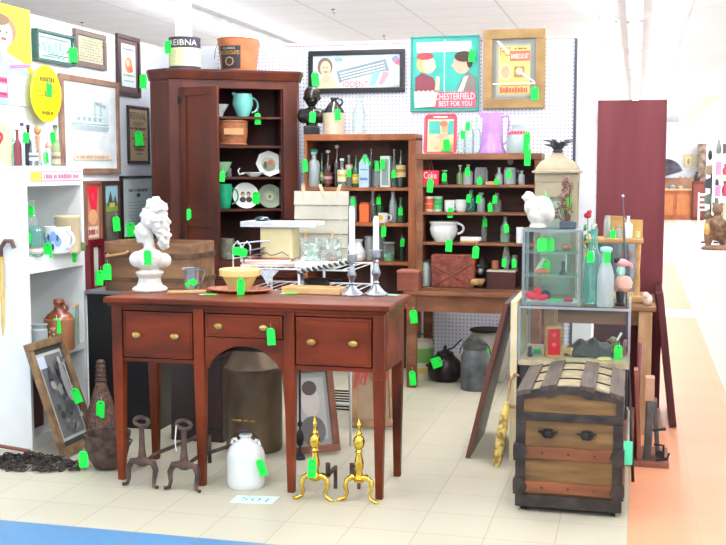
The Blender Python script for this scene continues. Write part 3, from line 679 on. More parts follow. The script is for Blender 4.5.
t = thing('leaf_bowl', 'small grey fluted bowl beside the aqua pitcher', 'bowl', cl(220, .16, cz[0]+.001), CA); b = MB(mat('grey_glaze', '#c9cdd2', .3)); b.lathe([(.02,0), (.03,.03), (.075,.1), (.07,.1), (.02,.035), (0,.03)], seg=16); part(b, 'body', t)
plate_fn('octagonal_plate', 'cream eight-sided plate with a painted scene, third shelf of the cupboard', cl(269, .13, cz[2]+.001), CA, .11, ceram, deco1, octo=8)
t = thing('footed_bowl', 'pale green footed bowl at the left of the third cupboard shelf', 'bowl', cl(221, .1, cz[2]+.001), CA); b = MB(mint); b.lathe([(.04,0), (.025,.02), (.06,.05), (.09,.12), (.083,.12), (.05,.055), (0,.045)], seg=24); part(b, 'body', t)
t = thing('glass_tumbler', 'small clear tumbler beside the pale green footed bowl', 'glass', cl(229, .1, cz[2]+.001), 0); b = MB(clear); cup(b, .022, .07); part(b, 'body', t)
t = thing('swan_dish', 'white fluted dish with a curled handle in front of the cream plate', 'dish', cl(254, .07, cz[2]+.001), CA); b = MB(ceram); b.lathe([(.03,0), (.05,.01), (.09,.035), (.085,.037), (.04,.013), (0,.01)], seg=18, sy=.5); part(b, 'body', t); b = MB(ceram); b.tube([(-.08,0,.03), (-.12,0,.02), (-.13,0,.05), (-.115,0,.07)], [.009,.008,.006,.004], 7); part(b, 'handle', t)
t = mug('tumbler_vase', 'glossy green pottery vase at the left of the fourth cupboard shelf', 'vase', cl(224, .1, cz[3]), CA, .068, .2, jade, r2=.05)
plate_fn('portrait_plate', 'white round souvenir plate with two portraits, fourth shelf of the cupboard', cl(246, .12, cz[3]+.001), CA, .108, ceram, deco2)
t = plate_fn('moulded_plate', 'grey-green plate with raised centre at the right of the fourth cupboard shelf', cl(270, .14, cz[3]+.001), CA, .1, mat('greygreen_glaze', '#98a58e', .4), lambda b, r: b.m(P('#c8c9a6')).oval(0, .0, r*.3, r*.3, .006).m(P('#7d7f62')).oval(0, 0, r*.14, r*.18, .005))
tag(t, (-.12, -.05, .16), .06, .1)
t = mug('beer_stein', 'grey-green relief beer stein on the lowest open cupboard shelf', 'stein', cl(227, .08, cz[4]+.1), CA, .06, .17, mat('stein_glaze', '#8a8f7c', .45, col2='#5f6552', scale=30, bump=.6), hr=.008)
o = MB(cherry); o.bb(-.14, .14, -.1, .1, 0, .097); single(o, 'wooden_box', 'dark wooden box under the relief stein inside the cupboard', 'box', (*cl(227, .14, 0)[:2], cz[4]+.001), CA, bevel=.003)

# on top of the cupboard
ZT = CT+.101
p = cl(185, .2, ZT); p = (XA(185, 8.02, ZT), 8.02, ZT+.001)
t = thing('label_tin', 'large dark tin lettered REIBNA with a pale yellow label, on the cupboard', 'tin', p, .12)
b = MB(mat('dark_tin', '#4a4656', .4)); b.lathe([(.122,0), (.125,.01), (.125,.235), (.128,.24), (.125,.245), (.118,.24)], seg=36); part(b, 'body', t)
b = MB(P('#eef3b6')); b.lathe([(.1262,.02), (.1262,.16)], seg=36, cap=False); b.m(P('#f6fbe8')); b.text('REIBNA', -.1, .178, .14, .222, -.0, wrap=.1285); b.m(P('#7c8a4a')); [b.text(w_, -.06, z_, .05, z_+.022, 0, wrap=.1275) for w_, z_ in (('::  :::', .12), (':: : ::', .085), (': :::', .05))]; part(b, 'label', t, flat=True)
tag(t, (-.11, -.1, .24), .05, .1)
p = (XA(239, 8.28, ZT), 8.28, ZT+.001)
t = thing('candy_pail', 'orange-brown bucket with a black FINE CHOCOLATES label, on the cupboard', 'bucket', p, 0)
b = MB(mat('pail_orange', '#c4774c', .5, col2='#a65f3a')); b.lathe([(.14,0), (.143,.01), (.17,.245), (.176,.25), (.17,.256), (.165,.25), (.135,.01), (0,.012)], seg=36); part(b, 'body', t)
b = MB(P('#2e2a30')); b.M = Matrix.Rotation(.0, 4, 'Z')
n = 12
for i in range(n):
    a0, a1 = -.75+1.2*i/n, -.75+1.2*(i+1)/n; R0, R1 = .1435, .168
    b.face([b.v((R0*1.0*math.sin(a)*k_, -R0*math.cos(a)*k_, z)) for a, k_, z in ((a0,1.008,.012), (a1,1.008,.012), (a1,1.145,.19), (a0,1.145,.19))])
b.m(P('#d9a440')); b.text('FINE CHOCOLATES', -.115, .12, .065, .15, 0, wrap=.168); b.m(P('#cfd0d4')); b.text('CLARKS', -.08, .16, .03, .178, 0, wrap=.171); b.m(P('#b98a6a')); b.text('O', -.06, .03, .02, .105, 0, wrap=.163); part(b, 'label', t, flat=True)
b = MB(galv); b.tube([(-.176,0,.235), (-.19,-.03,.17), (-.19,-.05,.1)], .003, 5); b.tube([(.176,0,.235), (.19,-.03,.17)], .003, 5); part(b, 'handle', t)

# ------------------------------------------------------------------ orange pine bookcase
BY = 8.2
bx0, bx1 = PY(304, 135, BY).x, PY(415.5, 135, BY).x
bk = thing('bookcase', 'tall orange pine bookcase full of bottles, left of the lower bookcase', 'bookcase', ((bx0+bx1)/2, BY, 0)); w = (bx1-bx0)/2; BH = PY(360, 134, BY).z
b = MB(oak); b.bb(-w, -w+.022, 0, .28, 0, BH-.03); part(b, 'side_panel', bk, bevel=.002)
b = MB(oak); b.bb(w-.055, w, 0, .28, 0, BH-.03); part(b, 'side_panel', bk, bevel=.002)
b = MB(oak); b.bb(-w, w, -.005, .285, BH-.05, BH); part(b, 'top', bk, bevel=.004)
b = MB(backw); b.bb(-w+.022, w-.055, .27, .28, 0, BH-.05); part(b, 'back_panel', bk)
bz = []
for py in (187.5, 223, 261.5): bz.append(PY(360, py, BY).z)
bz.append(.55)
for z in bz: b = MB(oak); b.bb(-w+.023, w-.056, .002, .268, z-.025, z); part(b, 'shelf', bk, bevel=.002)
tag(bk, (-w+.01, -.02, 1.72), .04, .1)
Yb = BY+.1
bg = 'bottles on the upper shelf of the orange bookcase'
S1, S2, S3 = bz[0], bz[1], bz[2]
bottle('glass_bottle', 'dark slim bottle at the far left of the orange bookcase, half hidden by its side', 308, Yb, S1, 6, 38, 'wine', dkgreen)
bottle('seltzer_bottle', 'clear seltzer bottle with a dark green top on the orange bookcase', 314, Yb-.04, S1, 12, 37, 'apoth', frost, cap='#0e7a62', liquid='#aeb6ac')
bottle('glass_bottle', 'dark green bottle between the seltzer bottle and the brown one', 322, Yb+.04, S1, 9, 33, 'wine', dkgreen, lab=(.2,.45,'#7fb05c','#cfe0a0'))
bottle('glass_bottle', 'reddish brown long-necked bottle left of the tallest brown bottle', 328, Yb, S1, 9, 36, 'beer', brown, lab=(.1,.4,'#6a3a34','#c9a0a0'), cap='#b9bcc4')
bottle('glass_bottle', 'tallest dark brown bottle on the upper shelf of the orange bookcase', 337, Yb+.05, S1, 10, 41, 'wine', brown, cap='#c9b7b0')
bottle('glass_bottle', 'small clear bottle with a cream label in front of the tallest brown bottle', 342, Yb-.04, S1, 9, 28, 'beer', clear, lab=(.2,.62,'#e8dfb4','#d2b868'), cap='#e8e8ea')
bottle('glass_bottle', 'slim clear bottle with a pinkish label and a hanging green tag', 349, Yb, S1, 7, 32, 'beer', clear, lab=(.55,.7,'#d8a8a0','#eacfc8'), tg=.62)
bottle('glass_bottle', 'green bottle with a yellow label beside the pale blue house-shaped box', 356, Yb, S1, 8, 31, 'beer', greeng, lab=(.12,.42,'#c9b03c','#e6d478'))
x = XA(365, Yb, S1); u = MP(x, Yb, S1)
t = thing('carton', 'pale blue house-shaped carton with a tag on its peak', 'carton', (x, Yb, S1+.001)); b = MB(P('#b9d9ea')); w_ = 5*u; b.prism([(-w_,0), (w_,0), (w_,22*u), (.2*w_,33*u), (-w_,24*u)], -.04, .04); b.m(P('#6d86c0')); b.rect(-w_*.8, 7*u, w_*.8, 9.5*u, -.041); b.rect(-w_*.8, 17*u, w_*.8, 18*u, -.041); part(b, 'body', t); tag(t, (-.01, -.045, 33*u), .04, .085, .2, -.5)
bottle('glass_bottle', 'thin clear tall bottle right of the pale blue carton', 371, Yb+.06, S1, 5, 38, 'wine', clear)
bottle('flask', 'clear flask with a green tag around its neck on the orange bookcase', 377, Yb-.02, S1, 9, 26, 'apoth', clear, tg=1, sy=.5, cat='flask', cap='#19c84a')
x = XA(386, Yb, S1); u = MP(x, Yb, S1)
t = thing('carton', 'tall clear square carton with green printing, between the flask and the wine bottle', 'carton', (x, Yb, S1+.001)); b = MB(P('#d4dfdb')); b.bb(-5*u, 5*u, -.035, .035, 0, 31*u); b.m(P('#8ba49c')); b.rect(-3.5*u, 2*u, 3.5*u, 28*u, -.0355); part(b, 'body', t, bevel=.002); tag(t, (-.02, -.045, 31*u), .035, .08)
bottle('glass_bottle', 'clear thin bottle with a tag low on its front, beside the yellow-labelled bottle', 394, Yb, S1, 5, 38, 'wine', clear, tg=.5)
bottle('wine_bottle', 'dark green wine bottle with a yellow label at the right end of the shelf', 401, Yb-.02, S1, 10, 37, 'wine', dkgreen, lab=(.28,.6,'#d9c684','#a8843c'))
# middle shelf
bottle('glass_bottle', 'small blue-grey bottle at the left of the middle shelf, behind the candle', 343, Yb, S2, 8, 24, 'apoth', aqua, cap='#2a3340')
bottle('glass_bottle', 'small brown bottle behind the left candle on the middle shelf', 334, Yb, S2, 8, 24, 'beer', brown)
bottle('glass_jar', 'dark clear jar behind the left candle tip on the middle shelf', 353, Yb, S2, 8, 26, 'jar', frost, tg=1, cat='jar')
x = XA(366, Yb, S2); u = MP(x, Yb, S2)
t = thing('canister', 'square orange canister on the middle shelf of the orange bookcase', 'tin', (x, Yb-.03, S2+.001)); b = MB(mat('orange_tin', '#ea6a2e', .4)); b.bb(-5*u, 5*u, -.035, .035, 0, 18*u); part(b, 'body', t, bevel=.004); b = MB(mat('orange_tin_lid', '#c94f22', .4)); b.bb(-4.2*u, 4.2*u, -.03, .03, 18*u, 20*u); part(b, 'lid', t)
bottle('glass_bottle', 'clear tall bottle right of the orange canister', 373, Yb+.02, S2, 6, 31, 'milk', clear)
bottle('glass_bottle', 'green bottle hung with two green tags above the smiley mug', 380, Yb+.04, S2, 9, 28, 'wine', greeng, tg=.98)
t = mug('mug', 'small white mug with a yellow smiley face', 'mug', (XA(383, Yb-.05, S2), Yb-.05, S2), 0, .04, .078, ceram)
b = MB(P('#f2c12a')); b.oval(-.012, .043, .022, .022, -.0415); b.m(P('#5a4310')); b.oval(-.02, .049, .003, .004, -.042).oval(-.004, .049, .003, .004, -.042); b.rect(-.022, .034, -.002, .037, -.042); part(b, 'decoration', t, flat=True); tag(t, (.02, -.05, .0), .04, .085)
bottle('glass_bottle', 'clear bottle with a frosty body right of the smiley mug', 393, Yb, S2, 8, 31, 'milk', frost)
bottle('glass_bottle', 'green bottle at the right end of the middle shelf with a low green tag', 401, Yb, S2, 9, 25, 'beer', greeng, tg=.7)
# third shelf
t = thing('china_pitcher', 'white bulbous china pitcher just left of the right candle', 'pitcher', (XA(358, Yb-.05, S3), Yb-.05, S3+.001)); b = MB(ceram); b.lathe([(.04,0), (.06,.03), (.065,.07), (.035,.12), (.03,.15), (.045,.17), (.04,.17), (.025,.15)], seg=24); part(b, 'body', t); b = MB(ceram); b.tube(loop((-.03,0,.1), -.05, .05), .006, 7); part(b, 'handle', t)
bottle('glass_jar', 'clear lidded jar behind the right candle on the third shelf', 369, Yb+.02, S3, 9, 24, 'jar', frost, cat='jar', cap='#b8b8b0')
bottle('glass_bottle', 'slim clear bottle right of the right candle on the third shelf', 382, Yb+.03, S3, 6, 34, 'wine', clear)
bottle('glass_jar', 'wide jar of pale green contents on the third shelf', 389, Yb-.03, S3, 12, 19, 'jar', clear, liquid='#86d49a', cat='jar', cap='#9fb0aa')
bottle('glass_bottle', 'green-tagged slim bottle at the right end of the third shelf', 402, Yb, S3, 6, 33, 'wine', dkgreen, tg=.75)
for i, (px, g, s, lb) in enumerate(((318, brown, 'beer', 'brown bottle behind the clothespins'), (329, clear, 'milk', 'clear bottle just behind the right clothespin'))):
    bottle('glass_bottle', lb, px, Yb, S2, 8, 25, s, g)

# on top of the bookcase
ZB = BH+.001
xs = XA(312, BY+.12, ZB)
def child_bust():
    b = MB(blackg); b.bb(-.065, .065, -.05, .05, 0, .07); b.lathe([(.05,.07), (.045,.085), (.05,.095)], seg=20)
    b.ball((0,0,.15), (.1,.06,.07)); b.ball((-.07,0,.15), (.05,.045,.06)); b.ball((.07,0,.15), (.05,.045,.06)); b.ball((0,-.01,.12), (.06,.05,.05))
    b.lathe([(.03,.18), (.028,.26)], seg=12); b.ball((0,-.008,.295), (.06,.064,.075)); b.ball((0,.012,.325), (.066,.068,.06)); b.ball((0,-.074,.285), (.01,.014,.014)); b.ball((0,-.06,.262), (.024,.016,.009))
    b.ball((-.06,.0,.29), (.012,.016,.02)); b.ball((.06,.0,.29), (.012,.016,.02)); b.ball((-.026,-.058,.303), (.015,.01,.01)); b.ball((.026,-.058,.303), (.015,.01,.01))
    return b
t = thing('bust', 'small glossy black bust of a child on the orange bookcase', 'bust', (xs, BY+.12, ZB), .2); part(child_bust(), 'figure', t, remesh=.0055); tag(t, (.02, -.09, .2), .05, .085)
xj = XA(334, BY+.12, ZB)
t = thing('stoneware_jug', 'cream stoneware jug with a black cone shoulder on the orange bookcase', 'jug', (xj, BY+.12, ZB)); b = MB(mat('stoneware', '#d9cfb8', .3, col2='#cabda0', coat=.3)); b.lathe([(.088,0), (.09,.008), (.09,.165), (.086,.17)], seg=32); part(b, 'body', t); b = MB(mat('black_glaze', '#24201f', .2, coat=.4)); b.lathe([(.088,.17), (.08,.19), (.035,.255), (.024,.262), (.024,.275), (.03,.278), (.03,.29), (.024,.292)], seg=28); part(b, 'shoulder', t); b = MB(mat('black_glaze', '#24201f')); b.tube(loop((.025,0,.255), .045, .032), .009, 8); part(b, 'handle', t); tag(t, (.05, -.09, .22), .05, .09)
bottle('milk_bottle', 'clear milk bottle between the stoneware jug and the turquoise poster', 359, BY+.12, ZB, 14, 37, 'milk', clear)

# ------------------------------------------------------------------ rear table and brown bookcase on it
TY0, TZ = 7.7, .722
tx0, tx1 = PY(403, 291, TY0).x, PY(527, 298, TY0).x+.12
rt = thing('work_table', 'old brown wooden table under the low bookcase', 'table', ((tx0+tx1)/2, TY0+.38, 0)); w = (tx1-tx0)/2
b = MB(pine2); b.bb(-w, w, -.38, .38, TZ-.028, TZ); part(b, 'top', rt, bevel=.003)
for x in (-w+.06, w-.06):
    for y in (-.33, .33): b = MB(pine2); b.bb(x-.035, x+.035, y-.035, y+.035, 0, TZ-.028); part(b, 'leg', rt, bevel=.003)
b = MB(pine2); b.bb(-w+.095, w-.095, -.35, -.33, TZ-.15, TZ-.028); part(b, 'apron', rt); b = MB(pine2); b.bb(-w+.095, w-.095, .33, .35, TZ-.15, TZ-.028); part(b, 'apron', rt)
tag(rt, (-w+.07, -.39, .16), .05, .11)
RY = 7.8
rx0, rx1 = PY(417, 155, RY).x, PY(541, 155, RY).x
rb = thing('bookcase', 'low dark brown bookcase standing on the work table', 'bookcase', ((rx0+rx1)/2, RY, TZ+.001)); w = (rx1-rx0)/2; RH = PY(470, 153.5, RY).z-TZ
rzs = [PY(470, py, RY).z-TZ for py in (185, 212.5, 243)]
b = MB(pine2); b.bb(-w, -w+.045, 0, .26, 0, RH-.045); part(b, 'side_panel', rb, bevel=.002)
b = MB(pine2); b.bb(w-.045, w, 0, .26, 0, RH-.045); part(b, 'side_panel', rb, bevel=.002)
b = MB(pine2); b.bb(-w-.005, w+.005, -.008, .265, RH-.045, RH); part(b, 'top', rb, bevel=.003)
b = MB(mat('bookcase_back_dark', '#4b2c22', .75, col2='#33201a', scale=5, stretch=(.5,1,3))); b.bb(-w+.045, w-.045, .25, .26, 0, RH-.045); part(b, 'back_panel', rb)
for z in rzs+[.02]: b = MB(pine2); b.bb(-w+.046, w-.046, .002, .248, z-.02, z); part(b, 'shelf', rb, bevel=.002)
R0, R1, R2, R3, RB = RH+TZ+.001, rzs[0]+TZ+.001, rzs[1]+TZ+.001, rzs[2]+TZ+.001, TZ+.022
Yr = RY+.1
# top
t = thing('serving_tray', 'red-rimmed tin tray with a painted lady leaning on the pegboard', 'tray', (XA(440, RY+.19, R0), RY+.19, R0+.001)); u = MP(-1.5, RY+.19, R0); W, H = 33*u, 40*u
b = MB(mat('tray_red', '#e02a48', .3)); b.M = Matrix.Rotation(-.12, 4, 'X')
def rr_(w, h, r, n=5): return [(sx*(w/2-r)+r*math.cos(a), h/2+sz*(h/2-r)+r*math.sin(a)) for sx, sz, a0 in ((1,1,0), (-1,1,PI/2), (-1,-1,PI), (1,-1,1.5*PI)) for a in [a0+PI/2*i/n for i in range(n+1)]]
b.prism(rr_(W, H, .03), 0, .008); b.m(mat('tray_rim', '#f05a70', .3)); pts = [(x, -.006, z) for x, z in rr_(W-.01, H-.01, .028)]; b.tube(pts, .008, 6, closed=True); part(b, 'rim', t)
b = MB(P('#e5d9a8')); b.M = Matrix.Rotation(-.12, 4, 'X'); b.rect(-W*.4, H*.05, W*.4, H*.86, -.001); q = A(b, -W*.4, W*.4, H*.05, H*.86); b.y = -.002
q.poly([(.05,.55), (.5,.55), (.45,.95), (.05,.95)], P('#4fb8a8')); q.poly([(.75,.5), (1,.55), (1,.95), (.8,.95)], P('#4fb8a8')); q.oval(.66, .72, .13, .16, P('#d8a77c')); q.oval(.62, .86, .16, .09, P('#b9785a')); q.poly([(.1,.4), (.7,.62), (.8,.45), (.6,.1), (.3,.05)], P('#e6a98a')); q.poly([(.35,.0), (.95,.0), (.8,.4), (.5,.3)], P('#d9c48a')); q.oval(.3, .3, .2, .16, P('#efc09a')); q.poly([(.5,0), (.8,0), (.75,.15)], P('#3fae8c'))
b.m(P('#ffe9ec')); b.scrib(-W*.22, H*.89, W*.22, H*.94, -.013); part(b, 'picture', t, flat=True); tag(t, (.05, -.04, .13), .05, .09)
bottle('glass_bottle', 'small clear bottle with a tag right of the red tray', 461, Yr, R0, 9, 26, 'milk', clear, tg=.95)
bottle('glass_bottle', 'taller clear bottle with a big tag, middle one of the three by the lilac pitcher', 469, Yr+.03, R0, 11, 33, 'milk', clear, tg=1)
bottle('glass_bottle', 'clear untagged bottle touching the lilac pitcher', 476.5, Yr-.03, R0, 9, 35, 'wine', clear)
lil = mat('lilac_enamel', '#c08fd0', .25, col2='#ad7cc0', coat=.4)
x = XA(492, Yr, R0); u = MP(x, Yr, R0)
t = thing('enamel_pitcher', 'tall lilac enamel pitcher with an angular handle on the brown bookcase', 'pitcher', (x, Yr, R0+.001)); b = MB(lil); b.lathe([(14*u,0), (14.2*u,.01), (11.5*u,.05), (10.5*u,25*u), (9.8*u,40*u), (9.2*u,40*u), (9.9*u,25*u), (10*u,.06), (0,.05)], seg=32); part(b, 'body', t)
b = MB(lil); b.tube([(9.4*u,0,36*u), (16*u,0,37*u), (16.4*u,0,30*u), (15.5*u,0,12*u), (10.5*u,0,8*u)], .007, 8); part(b, 'handle', t); b = MB(lil); b.tube([(-9*u,0,37*u), (-11*u,0,39*u), (-14*u,0,40.3*u)], [.02,.016,.006], 8); part(b, 'spout', t)
x = XA(519, Yr, R0); u = MP(x, Yr, R0)
t = thing('glass_canister', 'large clear jar with a red-lettered band and white metal neck on the brown bookcase', 'jar', (x, Yr, R0+.001)); b = MB(frost); b.lathe([(12*u,0), (12.6*u,.01), (12.4*u,15*u), (8.5*u,22*u), (7.6*u,24*u), (7.6*u,35*u)], seg=30); part(b, 'body', t)
b = MB(mat('canister_lid', '#e6eef0', .35)); b.lathe([(8*u,28*u), (8*u,36*u), (7*u,36.6*u)], seg=28); part(b, 'lid', t)
b = MB(P('#c82c3c')); b.lathe([(10.8*u,18.5*u), (8.9*u,22*u)], seg=30, cap=False); b.m(P('#fff')) if False else b.m(P('#ffdfe2')); b.text('::::::', -8*u, 19.3*u, 8*u, 21.3*u, -.0, wrap=10.6*u); part(b, 'label', t, flat=True); tag(t, (.07, -.1, .2), .045, .19, 0, .05); tag(t, (.08, -.13, .06), .045, .12, 0, .05)
# first shelf
x = XA(431, Yr-.05, R1); u = MP(x, Yr-.05, R1)
t = thing('bottle_carrier', 'bright red Coke six-pack carrier with a wire handle', 'carrier', (x, Yr-.04, R1+.001)); b = MB(mat('coke_red', '#e0203c', .4)); b.bb(-8.3*u, 8.3*u, -.045, .045, 0, 14*u); b.m(P('#ffe4e8')); b.text('Coke', -6.5*u, 6*u, 6.5*u, 12.5*u, -.046); part(b, 'body', t, bevel=.002); b = MB(P('#d88a98')); b.tube([(-2*u,0,14*u), (0,0,24*u), (2*u,0,14*u)], .002, 5); part(b, 'handle', t); tag(t, (.01, -.06, 9*u), .045, .1)
bottle('salt_shaker', 'small green-tagged shaker right of the red Coke carrier', 444.5, Yr-.03, R1, 8, 14, 'apoth', greeng, tg=.98, cat='shaker', cap='#7fe096')
bottle('perfume_bottle', 'small pale yellow-green bottle left of the teardrop bottle', 460, Yr, R1, 7, 19, 'beer', glass('pale_lime_glass', '#b8dc8a', .7), cap='#e2e8d0')
bottle('perfume_bottle', 'teardrop-shaped bottle covered by a large green tag', 468, Yr, R1, 10, 20, 'wine', frost, tg=.95)
bottle('glass_jar', 'wide clear jar with green tag in the middle of the brown bookcase top shelf', 481, Yr, R1, 14, 17, 'jar', clear, tg=.55, cat='jar')
x = XA(490, Yr-.06, R1); b = MB(tan); b.bb(-.032, .032, -.02, .02, 0, .024); single(b, 'wooden_block', 'small tan block between the clear jar and the tagged bottle', 'block', (x, Yr-.05, R1+.001), bevel=.003)
bottle('glass_bottle', 'small clear bottle with a low green tag, centre right of the shelf', 499, Yr, R1, 8, 17, 'beer', frost, tg=.5)
t = bottle('cruet', 'clear glass cruet with handle and ball stopper', 510, Yr, R1, 12, 17, 'jar', frost, tg=1, cat='cruet')
b = MB(clear); b.ball((0,0,.165), .022); b.tube(loop((.04,0,.07), .03, .045), .005, 6); part(b, 'stopper', t)
bottle('glass_bottle', 'tiny pale bottle at the right end of the shelf beside the cruet', 521.5, Yr-.03, R1, 6, 14, 'apoth', frost)
# second shelf
bottle('decorated_tin', 'small round tin with an orange flower at the left of the second shelf', 429, Yr, R2, 10, 15, 'cyl', P('#e8d8c0'), lab=(.15,.85,'#f0653c','#e9b48c'), cat='tin')
bottle('decorated_tin', 'small round tin with green leaves beside the orange-flowered tin', 438, Yr, R2, 9, 15, 'cyl', P('#dfe6d0'), lab=(.15,.85,'#54cc78','#2fa35c'), cat='tin')
mug('teacup', 'white cup beside the two decorated tins', 'cup', (XA(449.5, Yr-.02, R2), Yr-.02, R2), 0, .038, .085, ceram, tg=True)
mug('teacup', 'larger white cup left of the teal bottle', 'cup', (XA(461, Yr, R2), Yr, R2), 0, .045, .088, ceram, r2=.036)
bottle('glass_bottle', 'teal glass bottle with tag in the middle of the second shelf', 471, Yr, R2, 8, 22, 'milk', glass('teal_glass', '#5cc0ae', .7), tg=.9)
bottle('glass_bottle', 'dark clear bottle right of the teal bottle', 481, Yr, R2, 8, 19, 'apoth', frost, tg=1)
bottle('glass_bottle', 'short bottle with green tag, leftmost of the tagged pair on the second shelf', 490, Yr-.03, R2, 6, 11, 'beer', greeng, tg=1)
bottle('glass_bottle', 'clear bottle covered by two green tags at the right of the second shelf', 497, Yr, R2, 9, 19, 'beer', clear, tg=1)
# third shelf
x = XA(445, Yr, R3); u = MP(x, Yr, R3)
t = thing('chamber_pot', 'white ceramic chamber pot with a loop handle', 'pot', (x-.0, Yr, R3+.001)); b = MB(ceram); b.lathe([(9*u,0), (9.4*u,.008), (12.5*u,6*u), (14*u,12*u), (13.2*u,16*u), (15*u,19.5*u), (14.4*u,20*u), (12.4*u,16*u), (13*u,12*u), (8*u,2*u), (0,1.5*u)], seg=36, cap=False, c=(-.01,0,0)); part(b, 'body', t); b = MB(ceram); b.tube(loop((12.5*u,0,13*u), 6*u, 5*u), .009, 8); part(b, 'handle', t); tag(t, (7*u, -15*u, 6*u), .05, .09)
x = XA(471, Yr-.05, R3); b = MB(P('#ece4e0')); b.bb(-.075, .075, -.03, .03, .012, .04); b.m(tan); b.bb(-.075, .06, -.03, .03, 0, .012); o = single(b, 'card_box', 'flat white box beside the chamber pot', 'box', (x, Yr-.05, R3+.001), bevel=.002); tag(o, (.05, -.07, .0), .05, .09)
bottle('glass_bottle', 'thin dark bottle with a high green tag right of the chamber pot', 484, Yr+.06, R3, 6, 26, 'wine', clear, tg=.98)
bottle('soda_bottle', 'pale green ribbed soda bottle with a slanting tag on its neck', 505, Yr-.02, R3, 10, 26, 'soda', glass('pale_green_glass', '#9cc0a8', .6), tg=1.6)
bottle('candle_cup', 'short white cylinder at the right end of the third shelf', 520, Yr-.05, R3, 8, 16, 'cyl', white, cat='cup')
# bottom
leath = mat('tooled_leather', '#9a5038', .5, col2='#6a3022', scale=26, bump=.9, detail=5)
x = XA(454, Yr-.02, RB); u = MP(x, Yr, RB)
t = thing('tooled_box', 'reddish-brown tooled leather bag with a crossed pattern on the bottom shelf', 'bag', (x, Yr-.03, RB+.001)); b = MB(leath); b.prism([(-21*u,0), (21*u,0), (22*u,31*u), (20*u,33*u), (-20*u,33*u), (-22*u,31*u)], -.06, .06); part(b, 'body', t, bevel=.008)
b = MB(mat('leather_straps', '#7c3a2a', .5)); b.M = Matrix.Translation((0,-.064,0))
for p_ in ([(-20*u,22*u), (0,12*u), (20*u,25*u)], [(-20*u,2*u), (0,12*u), (20*u,2*u)]): b.tube([(a, 0, c) for a, c in p_], .006, 6)
part(b, 'strap', t)
bottle('glass_jar', 'dark glass jar with green-tagged top at the left of the bottom shelf', 425, Yr-.02, RB, 13, 26, 'jar', frost, tg=1, cat='jar', cap='#3c4a44')
x = XA(481, Yr+.02, RB); t = thing('kettle_toy', 'small black and silver mechanical bank behind the rope shell', 'bank', (x, Yr+.04, RB+.001)); b = MB(blackiron); b.lathe([(.05,0), (.05,.02), (.025,.04), (.03,.1), (.045,.13), (.045,.17), (.02,.22)], seg=18); part(b, 'body', t); b = MB(pewter); b.ball((0,-.045,.12), .03); b.ball((-.02,-.04,.16), .012); part(b, 'knob', t)
x = XA(479.5, Yr-.07, RB); t = thing('seashell', 'tan coiled seashell in front of the leather bag', 'shell', (x, Yr-.07, RB+.001), .4)
b = MB(mat('shell_tan', '#c9a56a', .6, col2='#8f6a3a', scale=20, bump=.4)); pts = []; rr2 = []
for i in range(34): a = i*.45; k_ = 1-i/36; pts.append((-.03+.035*math.cos(a)*k_+.0022*i, .035*math.sin(a)*k_, .04+.0008*i)); rr2.append(.026*k_+.004)
b.tube(pts, rr2, 8); part(b, 'body', t)
x = XA(502, Yr-.03, RB); u = MP(x, Yr, RB)
t = thing('wooden_crate', 'dark brown open box with a pale rim at the right of the bottom shelf', 'box', (x, Yr-.03, RB+.001)); b = MB(cupin); b.bb(-14*u, 14*u, -.07, .07, 0, 17*u); part(b, 'body', t); b = MB(P('#c9c4ae')); b.bb(-14.5*u, 14.5*u, -.075, .075, 17*u, 18.2*u); part(b, 'rim', t)
zb2 = RB+18.2*u+.002
bottle('lamp_chimney', 'tall clear glass lamp chimney with tag on the dark box', 506, Yr-.03, zb2, 9, 28, 'chim', clear, tg=.5, cat='lamp glass')
bottle('glass_jar', 'small clear jar with green tag at the right of the lamp chimney', 514.5, Yr-.03, zb2, 6, 15, 'jar', clear, tg=.9, cat='jar')
bottle('wooden_cup', 'tiny reddish cup left of the lamp chimney', 495, Yr-.03, zb2, 7, 9, 'cyl', mat('red_clay', '#a8604a', .6), cat='cup')
# brick-coloured box on the table's left end
x = XA(411.5, 7.78, TZ); u = MP(x, 7.78, TZ); t = thing('wooden_box', 'plain brick-brown box on the left end of the work table', 'box', (x+.0, 7.80, TZ+.001)); b = MB(mat('brick_wood', '#9a5540', .6, col2='#7c3f2e', scale=5, stretch=(.5,2,2))); b.bb(-13*u, 9*u, -.09, .09, 0, 18*u); part(b, 'body', t, bevel=.004); b = MB(mat('brick_wood_lid', '#b5705a', .6)); b.bb(-13.4*u, 9.4*u, -.094, .094, 18.2*u, 20*u); part(b, 'lid', t, bevel=.003)

